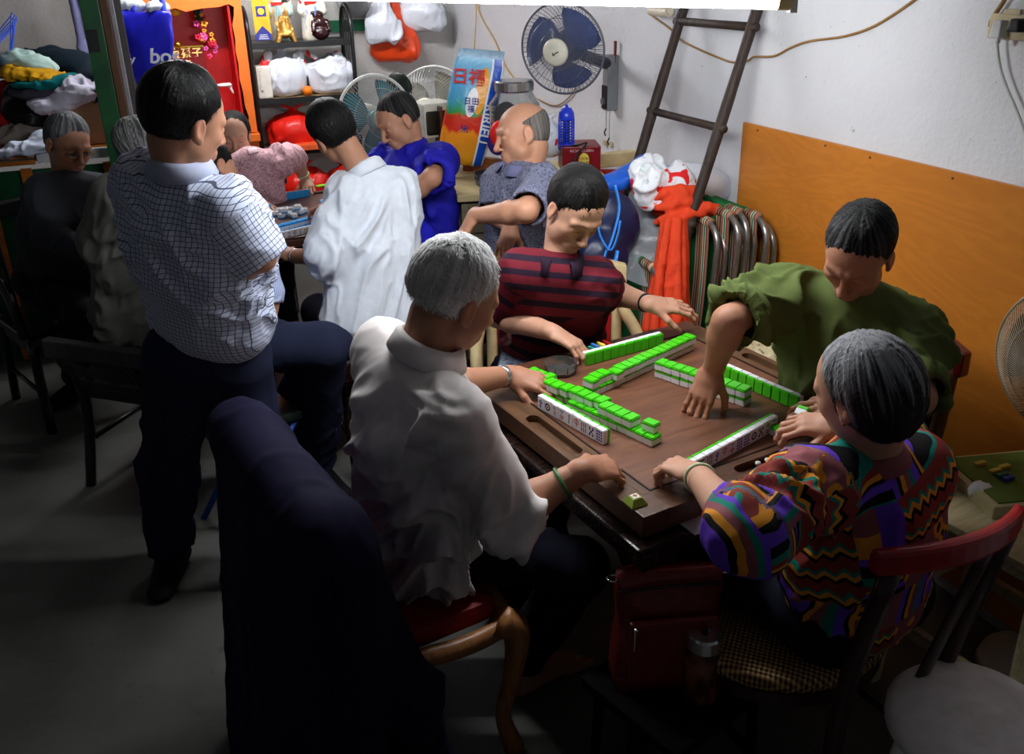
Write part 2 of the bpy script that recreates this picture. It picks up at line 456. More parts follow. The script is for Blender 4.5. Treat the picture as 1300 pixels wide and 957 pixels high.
ME2 = NT('tube_glow_far'); ME2.b.inputs['Emission Color'].default_value = (.97, .98, 1.0, 1); ME2.b.inputs['Emission Strength'].default_value = TUBE_POWER * 1.45
tube_lamp(A(1.25, 5.15, 2.25), A(.05, 5.15, 2.25), 'bright fluorescent tube hung above the far table', ME2)
# ================================================================ NEAR TABLE
TC = A(1.165, 1.84); TR = math.radians(8.5); TZ = .78
def tloc(x, y, z=TZ):      # table space -> room
    c, s = math.cos(TR), math.sin(TR); return A(TC[0] + x * c - y * s, TC[1] + x * s + y * c, z)
def wood_mat(name, rgb1, rgb2, scale=1.0, rough=.35, axis=0, spec=.4, scratch=.3):
    t = NT(name, rough, spec); o = t.obj(); sc = [6, 60, 60]; 
    if axis == 1: sc = [60, 6, 60]
    if axis == 2: sc = [60, 60, 6]
    q = t.map(o, tuple(v * scale for v in sc)); f = t.noise(q, .55, 5, .65, .6); g = t.noise(q, 2.4, 3, .6)
    c = t.ramp(t.math('ADD', t.math('MULTIPLY', f, .7), t.math('MULTIPLY', g, .3)), [(.32, srgb(*rgb1)), (.68, srgb(*rgb2))])
    w = t.ramp(t.noise(o, 7, 6, .7, .5), [(.58, (0, 0, 0, 1)), (.75, (scratch, scratch, scratch, 1))]); c = t.mix(w, c, srgb(*[min(255, v + 50) for v in rgb2]))
    t.col(c); t.bump(f, .18, .003); t.set(t.b.inputs['Roughness'], t.ramp(g, [(.3, (rough - .08,) * 3 + (1,)), (.7, (rough + .12,) * 3 + (1,))])); return t.m
MTOP = wood_mat('worn_brown_table_wood', (80, 46, 32), (122, 78, 54), rough=.42)
MRIM = wood_mat('dark_table_rim_wood', (52, 32, 22), (96, 62, 42), rough=.35)
MDRK = wood_mat('dark_varnished_wood', (22, 12, 10), (44, 26, 20), rough=.22)
tb = empty('mahjong_table', (TC[0], TC[1], 0), TR, 'dark square wooden mahjong table in front, ringed by four players', 'table')
S = .41
bm = NB(); bx(bm, (0, 0, TZ - .020), (2 * S - .15, 2 * S - .15, .040)); build('playing_surface', bm, MTOP, tb)
# border with a stadium-shaped chip well in each side
def border(axis, sgn):
    bm = NB(); W = .075; w0, w1 = (.20, .036)     # well half length, width
    wy = S - W * .5; out = []
    def P(u, v): p = (u, v * sgn) if axis == 0 else (v * sgn, u); return p
    nn = 10; hl = .115; hr_ = .019; off = .0
    # top face as strips round the well
    stad = []
    for a in np.linspace(-90, 90, nn): stad.append((hl - hr_ + hr_ * math.cos(math.radians(a)), hr_ * math.sin(math.radians(a))))
    for a in np.linspace(90, 270, nn): stad.append((-hl + hr_ + hr_ * math.cos(math.radians(a)), hr_ * math.sin(math.radians(a))))
    L = S; oc = []
    for (u, v) in stad:
        # outer point on the rectangle
        k = min((L if u > 0 else L) / max(abs(u), 1e-6), (W / 2) / max(abs(v), 1e-6)) if abs(v) > .012 else None
        if abs(v) >= .017 and abs(u) < hl - hr_ + .004: oc.append((u, math.copysign(W / 2, v)))
        elif abs(v) > .008: oc.append((math.copysign(L - (W if False else 0), u), math.copysign(W / 2, v)))
        else: oc.append((math.copysign(L, u), v / .008 * W / 2 * .5))
    zt = TZ + .002; zb = TZ - .048; cy_ = off + .20 * 0
    def V(u, v, z): x, y = P(u - cyy, wy + v); return bm.verts.new((x, y, z))
    cyy = 0
    a = [V(u, v, zt) for u, v in stad]; b = [V(u, v, zt) for u, v in oc]; c = [V(u, v, TZ - .016) for u, v in stad]; d = [V(u, v, zb) for u, v in oc]; n = len(a)
    for i in range(n):
        j = (i + 1) % n; bm.faces.new((a[i], a[j], b[j], b[i])); bm.faces.new((a[i], a[j], c[j], c[i])); bm.faces.new((b[i], b[j], d[j], d[i]))
    bm.faces.new(c); bm.faces.new(d)
    return build('border_rail', bm, MRIM if axis == 0 else MRIM2, tb)
MRIM2 = wood_mat('dark_table_rim_wood_side', (60, 40, 26), (112, 78, 52), rough=.35, axis=1)
for ax_, sg in ((0, -1), (0, 1), (1, -1), (1, 1)): border(ax_, sg)
for qx in (-1, 1):
    for qy in (-1, 1): bm = NB(); bx(bm, (qx * (S - .0375), qy * (S - .0375), TZ - .0225), (.0755, .0755, .052)); build('corner_block', bm, MRIM, tb, bevel=.003)
bm = NB()
for q in (-1, 1):
    bx(bm, (0, q * (S - .079), TZ + .001), (2 * S - .15, .004, .004)); bx(bm, (q * (S - .079), 0, TZ + .001), (.004, 2 * S - .15, .004))
build('inlay_strip', bm, flat('inlay_dark', (40, 24, 18), .4), tb)
bm = NB(); bx(bm, (-.005, .0, TZ - .072), (2 * S + .045, 2 * S + .045, .028)); build('under_top', bm, MDRK, tb, bevel=.006)
bm = NB(); bx(bm, (0, 0, TZ - .125), (2 * S - .05, 2 * S - .05, .08)); build('apron', bm, MDRK, tb)
for qx in (-1, 1):
    for qy in (-1, 1):
        bm = NB(); lathe(bm, [(.022, 0), (.030, .02), (.026, .10), (.034, .40), (.036, .55), (.036, TZ - .09)], (qx * (S - .06), qy * (S - .06), 0), 12); build('leg', bm, MDRK, tb, smooth=True)
# ================================================================ MAHJONG TILES
TW, TH, TD = .0285, .038, .024
MT_W = flat('tile_white', (232, 233, 236), .22, .5, var=.02); MT_G = flat('tile_green', (70, 196, 24), .22, .5, var=.04); MT_B = flat('tile_blue', (52, 160, 226), .22, .5, var=.04)
MS_B = flat('symbol_blue', (30, 34, 150), .4); MS_K = flat('symbol_black', (20, 30, 24), .4); MS_R = flat('symbol_red', (160, 22, 26), .4); MS_G = flat('symbol_green', (20, 110, 50), .4)
def _rbox(lo, hi, bev, segs=2):
    bm = NB(); bx(bm, (np.array(lo) + np.array(hi)) / 2, np.array(hi) - np.array(lo)); bmesh.ops.recalc_face_normals(bm, faces=bm.faces[:])
    bmesh.ops.bevel(bm, geom=[e for e in bm.edges], offset=bev, segments=segs, affect='EDGES'); return bm
def _me(name, bm, m):
    me = bpy.data.meshes.new(name); bm.to_mesh(me); bm.free(); me.materials.append(m); return me
# tile space: x width, y height of the face, z thickness (face at z=0 looking down, back at z=TD)
TB = _me('tile_body', _rbox((-TW / 2, -TH / 2, 0), (TW / 2, TH / 2, TD * .68), .0016), MT_W)
TBG = _me('tile_back_green', _rbox((-TW / 2, -TH / 2, TD * .60), (TW / 2, TH / 2, TD), .0022), MT_G)
TBB = _me('tile_back_blue', _rbox((-TW / 2, -TH / 2, TD * .60), (TW / 2, TH / 2, TD), .0022), MT_B)
def _sym(kind):
    bm = NB(); mats = [MS_B, MS_K, MS_R, MS_G]; z = -.0004
    def quad(x, y, w, h, a=0, mi=0):
        c, s = math.cos(a), math.sin(a); vs_ = [bm.verts.new((x + dx * c - dy * s, y + dx * s + dy * c, z)) for dx, dy in ((-w / 2, -h / 2), (w / 2, -h / 2), (w / 2, h / 2), (-w / 2, h / 2))]
        f = bm.faces.new(vs_); f.material_index = mi
    def disc(x, y, r, mi=0, r0=0, n=12):
        if r0 == 0:
            f = bm.faces.new([bm.verts.new((x + r * math.cos(t), y + r * math.sin(t), z)) for t in np.linspace(0, 2 * math.pi, n, endpoint=False)]); f.material_index = mi
        else:
            A_ = [bm.verts.new((x + r * math.cos(t), y + r * math.sin(t), z)) for t in np.linspace(0, 2 * math.pi, n, endpoint=False)]; B_ = [bm.verts.new((x + r0 * math.cos(t), y + r0 * math.sin(t), z)) for t in np.linspace(0, 2 * math.pi, n, endpoint=False)]
            for i in range(n): f = bm.faces.new((A_[i], A_[(i + 1) % n], B_[(i + 1) % n], B_[i])); f.material_index = mi
    if kind == 'ring': disc(0, 0, .0105, 1, .0060, 16); disc(0, 0, .0028, 0)
    elif kind == 'bars': [quad(x, y, .0030, .012, 0, 1) for x in (-.007, 0, .007) for y in (-.007, .007)]
    elif kind == 'bars3': [quad(0, y, .017, .0040, 0, mi) for y, mi in ((-.011, 0), (0, 2), (.011, 3))]
    elif kind == 'dots9': [disc(x, y, .0030, 0) for x in (-.0075, 0, .0075) for y in (-.011, -.0035, .004, .0115)]
    elif kind == 'dots4': [disc(x, y, .0034, mi) for x, y, mi in ((-.006, -.009, 3), (.006, .009, 3), (-.006, .009, 0), (.006, -.009, 0))]; quad(0, 0, .003, .02, .8, 1); quad(0, 0, .003, .02, -.8, 1)
    elif kind == 'dots2': disc(0, .009, .0048, 3, .002); disc(0, -.009, .0048, 0, .002)
    elif kind == 'one': quad(0, 0, .0028, .026, .05, 1)
    elif kind == 'man':
        quad(0, .010, .014, .0022, .1, 0); quad(0, .005, .002, .012, .3, 0); quad(0, -.003, .015, .0022, 0, 2); quad(-.003, -.009, .0022, .011, .5, 2); quad(.004, -.009, .0022, .011, -.5, 2); quad(0, -.007, .010, .002, 0, 2)
    elif kind == 'zhong': quad(0, .002, .0026, .026, 0, 2); quad(0, .009, .014, .0022, 0, 2); quad(0, -.001, .014, .0022, 0, 2); quad(-.007, .004, .0022, .012, 0, 2); quad(.007, .004, .0022, .012, 0, 2)
    elif kind == 'bird': disc(0, .004, .006, 0, .0025); quad(0, -.008, .003, .014, .2, 0); quad(.003, -.009, .003, .010, -.5, 3)
    elif kind == 'wan2': quad(0, .011, .010, .0022, .15, 0); quad(0, .006, .013, .0022, .1, 0); quad(-.002, -.002, .013, .0022, .4, 2); quad(.002, -.008, .002, .012, .3, 2); quad(-.004, -.009, .002, .010, -.4, 0)
    me = bpy.data.meshes.new('symbol_' + kind); bm.to_mesh(me); bm.free()
    for m in mats: me.materials.append(m)
    return me
SYM = {k: _sym(k) for k in ('ring', 'bars', 'bars3', 'dots9', 'dots4', 'dots2', 'one', 'man', 'zhong', 'bird', 'wan2')}
ORD = ['first', 'second', 'third', 'fourth', 'fifth', 'sixth', 'seventh', 'eighth', 'ninth', 'tenth', 'eleventh', 'twelfth', 'thirteenth', 'fourteenth', 'fifteenth', 'sixteenth', 'seventeenth', 'eighteenth']
def tile(M, label, group, blue=False, sym=None, name='mahjong_tile'):
    o = bpy.data.objects.new(name, TB); C.objects.link(o); o.matrix_world = M; tag(o, label, 'mahjong tile', group)
    b = bpy.data.objects.new('tile_back', TBB if blue else TBG); C.objects.link(b); b.parent = o
    if sym: s = bpy.data.objects.new('symbol', SYM[sym]); C.objects.link(s); s.parent = o
    return o
def flat_row(a, b, z0, where, group, n=None, layer='', blue=False, jit=.0012, breaks=()):
    """tiles lying face down side by side from a to b (points), resting at z0"""
    a = A(a[0], a[1], z0); b = A(b[0], b[1], z0); L = np.linalg.norm(b - a); n = n or int(round(L / TW)); d = nrm(b - a); up = ZZ; q = np.cross(up, d); sh = 0
    for i in range(n):
        if i in breaks: sh = (sh + .006) * (-1 if sh > 0 else 1)
        c = a + d * TW * (i + .5) + q * (sh + random.uniform(-1, 1) * jit)
        an = random.uniform(-1, 1) * .008; R = np.array([d, q, up]).T @ np.array([[math.cos(an), -math.sin(an), 0], [math.sin(an), math.cos(an), 0], [0, 0, 1]])
        tile(mat4(R, c), '%s %s tile from the left in %s' % (ORD[i], layer + ('blue-backed' if blue else 'green-backed'), where), group, blue)
    return n
def stand_row(a, b, z0, face, where, group, syms=None, n=None, blue=False, rev=False):
    """tiles standing on edge, faces towards 'face'"""
    a = A(a[0], a[1], z0); b = A(b[0], b[1], z0); L = np.linalg.norm(b - a); n = n or int(round(L / TW)); d = nrm(b - a)
    z_ = nrm(-A(face[0], face[1], 0)); z_ = nrm(z_ - d * (z_ @ d)); y_ = ZZ; x_ = np.cross(y_, z_)
    for i in range(n):
        c = a + d * TW * (i + .5) + ZZ * TH / 2 - z_ * TD / 2 + z_ * random.uniform(-1, 1) * .0006; s = syms[i % len(syms)] if syms else None
        tile(mat4(np.array([x_, y_, z_]).T, c), '%s %s tile from the left in %s' % (ORD[i], 'upright blue-backed' if blue else 'upright green-backed', where), group, blue, s)
Z0 = TZ + .0005
def T1(u, v, z): return px(u, v, z=z)
zt = Z0 + 2 * TD
# stacked walls
a = T1(672, 467, zt); b = T1(812, 528, zt); n_ = flat_row(a, b, Z0 + TD, 'the stack by the white-haired man', 'stacked tiles nearest the white-haired man', layer='top ', breaks=(2, 3, 5, 6, 9, 10))
d_ = nrm((b - a) * A(1, 1, 0)); flat_row(a + d_ * TW * 1.4 - np.cross(ZZ, d_) * .006, b + d_ * TW * 1.5, Z0, 'the stack by the white-haired man', 'stacked tiles nearest the white-haired man', layer='bottom ', n=n_ + 1, breaks=(4, 5))
_L1b = b + d_ * TW * 1.3
tile(mat4(frame_from(y=nrm(A(-.4, .9, 0)), z=ZZ), A(_L1b[0], _L1b[1], Z0 + TD)), 'single green-backed tile sitting askew on the end of the stack before the white-haired man', None)
a = T1(746, 482, zt); b = T1(874, 424, zt); n_ = flat_row(a, b, Z0 + TD, 'the stack before the maroon-shirted man', 'stacked tiles before the maroon-shirted man', layer='top ', breaks=(1, 3, 4))
flat_row(a, b, Z0, 'the stack before the maroon-shirted man', 'stacked tiles before the maroon-shirted man', layer='bottom ', n=n_)
a = T1(836, 456, zt); b = T1(948, 492, zt); n_ = flat_row(a, b, Z0 + TD, 'the stack before the green-shirted man', 'stacked tiles before the green-shirted man', layer='top ')
flat_row(a, b, Z0, 'the stack before the green-shirted man', 'stacked tiles before the green-shirted man', layer='bottom ', n=n_)
# standing hands
S1 = ['bird', 'ring', 'wan2', 'man', 'one', 'zhong', 'bars', 'dots4', 'dots9', 'dots2', 'dots2']
a = T1(687, 517, Z0); b = T1(778, 570, Z0); a2, b2 = (b, a)
stand_row(T1(687, 516, Z0), T1(775, 566, Z0), Z0, -np.cross(ZZ, nrm(b - a)), 'the row under the watch hand', 'upright tiles of the white-haired man', S1)
a = T1(870, 605, Z0); b = T1(977, 545, Z0); S2 = ['bars3', 'bars3', 'bars', 'bird', 'zhong', 'man', 'dots9', 'dots9', 'ring', 'dots4', 'dots2']
stand_row(a, b, Z0, -np.cross(ZZ, nrm(b - a)), 'the row by the woman', 'upright tiles of the woman', S2)
a = T1(920, 478, Z0); b = T1(1020, 522, Z0); stand_row(a, b, Z0, np.cross(ZZ, nrm(b - a)), 'the row before the green-shirted man', 'upright tiles of the green-shirted man')
a = T1(742, 463, Z0); b = T1(840, 436, Z0); stand_row(a, b, Z0, np.cross(ZZ, nrm(b - a)), 'the row before the maroon-shirted man', 'upright tiles of the maroon-shirted man')
p = T1(989, 552, Z0); tile(mat4(frame_from(y=dv(.95, .5), z=ZZ), A(p[0], p[1], Z0)), 'lone green-backed tile lying by the right end of the woman\'s upright row', None)
HELD = px(1018, 530, z=.850); tile(mat4(frame_from(y=dv(-.5, -.4, .6), z=dv(.3, .3, .8)), HELD), 'green-backed tile held up in the fingers of the patterned-blouse woman', None)
# marker, dice, ashtray, chips
def marker():
    bm = NB(); rr = []
    for s, z in ((.018, 0), (.0205, .003), (.0205, .007), (.012, .020), (.0105, .0215)):
        rr.append([A(x * s, y * s * .95, z) for x, y in ((-1, -1), (1, -1), (1, 1), (-1, 1))])
    rings(bm, rr); p = px(806, 636, z=TZ + .01); r = build('wind_marker', bm, flat('olive_jade_plastic', (132, 150, 58), .3, .5), bevel=.0012)
    r.location = (p[0], p[1], TZ + .001); r.rotation_euler = (0, 0, .1); tag(r, 'olive-green pyramid-shaped marker on the front corner of the near table', 'game marker')
    bm = NB(); bx(bm, (0, 0, .0219), (.016, .016, .001)); build('top_plate', bm, flat('marker_plate', (225, 215, 205), .4), r)
    bm = NB(); 
    for (x, y, w, h) in ((0, 0, .0016, .011), (0, .0025, .008, .0015), (0, -.0015, .008, .0015), (-.004, .0005, .0014, .005), (.004, .0005, .0014, .005)): bx(bm, (x, y, .0227), (w, h, .0006))
    build('red_character', bm, MS_R, r)
marker()
def dice():
    for i, (u, v, lab) in enumerate(((962, 587, 'left'), (974, 583, 'middle'), (985, 580, 'right'))):
        p = px(u, v, z=TZ - .006); o = build('die', _rbox((-.006, -.006, -.006), (.006, .006, .006), .0018), flat('dice_white', (238, 238, 232), .25, .5, var=.01), smooth=True)
        o.location = (p[0], p[1], TZ - .0095); o.rotation_euler = (0, 0, .4 + i); tag(o, lab + ' one of the three white dice in the chip well beside the woman', 'die', 'dice in the chip well')
        bm = NB()
        for (x, y) in [((.003, .003), (-.003, -.003), (0, 0)), ((.003, .003), (-.003, -.003), (-.003, .003), (.003, -.003)), ((.002, .002), (-.002, -.002))][i]:
            lathe(bm, [(.0011, .0060), (.0011, .0063)], (x, y, 0), 8)
            lathe(bm, [(.0011, .0060), (.0011, .0063)], (x, y, 0), 8, R=frame_from(y=A(1, 0, 0), z=A(0, -1, 0)))
        build('pips', bm, MS_K, o)
dice()
bm = NB(); lathe(bm, [(.040, 0), (.047, .004), (.050, .030), (.046, .031), (.040, .008), (.0, .008)], (0, 0, 0), 8, cap=False)
tg_ = NT('clear_glass', .05, .5); tg_.b.inputs['Transmission Weight'].default_value = .95; tg_.col((.9, .93, .92, 1)); MGLASS = tg_.m
o = build('glass_ashtray', bm, MGLASS); p = px(712, 468, z=TZ + .01); o.location = (p[0], p[1], TZ + .001); tag(o, 'small faceted glass ashtray by the maroon-shirted man\'s hand', 'ashtray')
cols_ = [(40, 150, 130), (60, 120, 200), (235, 215, 60), (240, 225, 90), (215, 60, 40), (215, 50, 50)]
for i, c_ in enumerate(cols_):
    p0 = px(752 + i * 3.6, 440 - i * 1.0, z=TZ + .01); bm = NB(); bx(bm, (0, 0, .004), (.009, .034, .006)); o = build('scoring_chip', bm, flat('chip%d' % i, c_, .3), bevel=.001)
    o.location = (p0[0], p0[1], TZ + .0005 + .0065 * (i % 2)); o.rotation_euler = (0, 0, TR + .1); tag(o, '%s scoring chip from the left behind the maroon-shirted man\'s tiles' % ORD[i], 'scoring chip', 'coloured chips behind the upright row')
# ================================================================ FAR TABLE
F2 = A(.62, 4.36); FR = math.radians(6); FZ = .76
ft = empty('far_mahjong_table', (F2[0], F2[1], 0), FR, 'brown wooden mahjong table at the back with blue-backed tiles', 'table')
MF = wood_mat('far_table_wood', (70, 42, 34), (104, 66, 52), rough=.35)
bm = NB(); bx(bm, (0, 0, FZ - .02), (.84, .84, .04)); build('tabletop', bm, MF, ft, bevel=.006)
bm = NB(); 
for q in (-1, 1): bx(bm, (0, q * .405, FZ + .004), (.84, .03, .010)); bx(bm, (q * .405, 0, FZ + .004), (.03, .84, .010))
build('edge_rail', bm, MRIM, ft, bevel=.002)
bm = NB(); bx(bm, (0, 0, FZ - .075), (.76, .76, .07)); build('apron', bm, MDRK, ft)
for qx in (-1, 1):
    for qy in (-1, 1): bm = NB(); bx(bm, (qx * .35, qy * .35, (FZ - .05) / 2), (.05, .05, FZ - .05)); build('leg', bm, MDRK, ft, bevel=.006)
FZ0 = FZ + .0005
def T2(u, v, z): return px(u, v, z=z)
a = T2(352, 306, FZ0); b = T2(412, 292, FZ0); stand_row(a - (b - a) * 1.0, b, FZ0, -np.cross(ZZ, nrm(b - a)), 'the near row of the far table', 'upright tiles of the white-shirted man', ['man', 'man', 'man', 'zhong', 'one', 'bars', 'bars', 'bars'], blue=True)
a = T2(330, 292, FZ0 + 2 * TD); b = T2(402, 273, FZ0 + 2 * TD)
for k in (0, 1): flat_row(a, b, FZ0 + TD * k, 'the near stack of the far table', 'stacked blue tiles near the white-shirted man', layer=['bottom ', 'top '][k], blue=True)
a = T2(300, 275, FZ0 + 2 * TD); b = T2(340, 259, FZ0 + 2 * TD)
for k in (0, 1): flat_row(a, b, FZ0 + TD * k, 'the left stack of the far table', 'stacked blue tiles at the left of the far table', layer=['bottom ', 'top '][k], blue=True)
a = T2(326, 259, FZ0); b = T2(392, 249, FZ0); stand_row(a, b, FZ0, np.cross(ZZ, nrm(b - a)), 'the row before the pink-bloused woman', 'upright tiles of the pink-bloused woman', blue=True)
a = T2(410, 262, FZ0); b = T2(424, 290, FZ0); stand_row(a, b, FZ0, np.cross(ZZ, nrm(b - a)), 'the right row of the far table', 'upright tiles at the right of the far table', blue=True)
k = 0
for (u, v, zz) in ((350, 274, 0), (358, 277, 0), (366, 274, 0), (373, 277, 0), (381, 272, 0), (355, 270, 0), (363, 269, 0), (371, 269, 0), (379, 267, 0), (362, 270, 1), (378, 266, 1), (387, 270, 0), (404, 270, 0), (406, 274, 0)):
    p = T2(u, v, FZ0 + TD * zz); an = random.uniform(-.5, .5); R = np.array([[math.cos(an), -math.sin(an), 0], [math.sin(an), math.cos(an), 0], [0, 0, 1]]) @ np.diag([1, -1, -1])
    tile(mat4(R, (p[0], p[1], FZ0 + TD * zz + TD)), '%s discarded tile lying face up in the middle of the far table' % ORD[k], 'discarded face-up tiles on the far table', True, ['man', 'dots4', 'bars', 'ring'][k % 4]); k += 1
for i, c_ in enumerate([(235, 190, 40), (90, 180, 60), (60, 150, 60), (240, 160, 40), (210, 50, 40)]):
    p0 = px(395 + i * 4, 300 - i * 1.1, z=FZ); bm = NB(); tube(bm, [(0, -.008, .008), (0, .008, .008)], .009, 10); o = build('counter', bm, flat('cnt%d' % i, c_, .4), smooth=True); o.location = (p0[0], p0[1], FZ + .010); o.rotation_euler = (0, 0, 1.6)
    tag(o, '%s coloured counter on the near rim of the far table' % ORD[i], 'game counter', 'counters on the far table rim')
bm = NB(); bx(bm, (0, 0, .004), (.10, .035, .006)); p0 = px(413, 238, z=FZ); o = build('green_scoring_stick', bm, flat('stick_green', (120, 200, 40), .4), bevel=.001); o.location = (p0[0], p0[1], FZ + .01); o.rotation_euler = (0, 0, .3); tag(o, 'flat bright green stick on the back rim of the far table', 'scoring stick')
# ================================================================ THINGS ON AND AGAINST THE RIGHT WALL
def onwall(u, v, off=.0): return px(u, v, x=WX - off)
def simple(name, bm, m, label, cat, group=None, smooth=False, bevel=0, loc=None, kind=None):
    o = build(name, bm, m, None, smooth, bevel)
    if loc is not None: o.location = tuple(loc)
    return tag(o, label, cat, group, kind)
def cable(name, pts, r, m, label, cat='cable', off=.008, wall=True, n=6):
    P = [p if len(p) == 3 else onwall(p[0], p[1], off) for p in pts]; P = smoothcurve(P, 5); c = np.array(P[0]); bm = NB(); tube(bm, [np.array(p) - c for p in P], r, n); return simple(name, bm, m, label, cat, smooth=True, loc=c)
# plywood panel
def ply():
    t = NT('orange_plywood', .40, .35); o = t.obj(); q = t.map(o, (1, 1.1, 3.2)); n = t.noise(q, 1.5, 3, .5, 1.2); w = t.math('FRACT', t.math('MULTIPLY', n, 9.0)); w = t.math('PINGPONG', w, .5)
    c = t.mix(t.math('MULTIPLY', w, .9), srgb(206, 128, 44), srgb(176, 104, 32)); f = t.noise(t.map(o, (1, 8, 60)), 2, 4); c = t.mix(t.math('MULTIPLY', f, .4), c, srgb(160, 92, 28))
    k = t.ramp(t.noise(o, 40, 5, .8), [(.70, (0, 0, 0, 1)), (.74, (.7, .7, .7, 1))]); c = t.mix(k, c, srgb(214, 170, 110)); t.col(c); return t.m
pt = px(943, 155, x=WX - .02); z1 = pt[2]; y1 = pt[1]; y0 = .9
bm = NB(); bx(bm, (0, 0, 0), (.014, y1 - y0, z1 - .05)); bp = simple('plywood_panel', bm, ply(), 'orange-brown plywood sheet fixed to the lower right wall', 'panel', loc=(WX - .012, (y1 + y0) / 2, (z1 + .05) / 2), bevel=.001)
bm = NB(); 
for (u, v) in ((1105, 196), (1210, 222), (1048, 181), (962, 162)):
    p = px(u, v, x=WX - .02); tube(bm, [(-.009, p[1] - (y1 + y0) / 2, p[2] - (z1 + .05) / 2 - .01), (-.006, p[1] - (y1 + y0) / 2, p[2] - (z1 + .05) / 2 - .01)], .004, 8)
build('nail', bm, flat('nail_steel', (90, 85, 80), .4, metal=.8), bp)
# wooden pole ladder
MLAD = wood_mat('weathered_pole_wood', (26, 18, 14), (66, 50, 40), rough=.6, axis=2, scratch=.8)
yR = px(962, 12, x=WX - .05)[1]; yL = px(869, 10, x=WX - .05)[1]
def rail_pts(yc, a, b):
    p = px(a[0], a[1], y=yc); q = px(b[0], b[1], y=yc); d = q - p; t = (0 - p[2]) / d[2]; foot = p + d * t; tt = (2.0 - p[2]) / d[2]; return p + d * tt, foot
rt_, rf = rail_pts(yR, (960, 12), (870, 335)); lt_, lf = rail_pts(yL, (869, 10), (777, 285))
# keep both rails in one leaning plane
k_ = (rf[0] + lf[0]) / 2; rf[0] = lf[0] = k_; k_ = (rt_[0] + lt_[0]) / 2; rt_[0] = lt_[0] = k_
lad = empty('wooden_ladder', ((rf[0] + lf[0]) / 2, (rf[1] + lf[1]) / 2, 0), 0, 'dark weathered pole ladder leaning on the white wall', 'ladder'); lo_ = np.array(lad.location)
def onrail(u, v, yc, top, foot):
    p = px(u, v, y=yc); t = (p[2] - foot[2]) / (top[2] - foot[2]); return foot + (top - foot) * t
for top, foot in ((rt_, rf), (lt_, lf)):
    P = [foot + (top - foot) * t + A(math.sin(t * 9) * .003, math.cos(t * 7) * .004, 0) for t in np.linspace(0, 1, 14)]; bm = NB(); tube(bm, [p - lo_ for p in P], [.024 - .004 * t + .0015 * math.sin(t * 31) for t in np.linspace(0, 1, 14)], 10); build('rail', bm, MLAD, lad, smooth=True)
dl_ = (lt_ - lf)
for (l, r) in (((862, 27), (945, 37)), ((829, 141), (912, 162)), ((790, 250), (880, 275))):
    a = onrail(*l, yL, lt_, lf); b = onrail(*r, yR, rt_, rf); b[2] = a[2]; b[0] = a[0]; bm = NB(); tube(bm, [a - lo_ - A(0, -.03, 0), (a + b) / 2 - lo_, b - lo_ + A(0, -.03, 0)], [.016, .015, .016], 8); build('rung', bm, MLAD, lad, smooth=True)
    RUNG3 = (a, b); print('rung3', a, b, ray(870, 270) , (a - ORG) @ RC[:, 2], (b - ORG) @ RC[:, 2])
for zz in (.35, .70):
    a = lf + (lt_ - lf) * (zz / lt_[2]); b = rf + (rt_ - rf) * (zz / rt_[2]); bm = NB(); tube(bm, [a - lo_ - A(0, -.03, 0), b - lo_ + A(0, -.03, 0)], .015, 8); build('rung', bm, MLAD, lad, smooth=True)
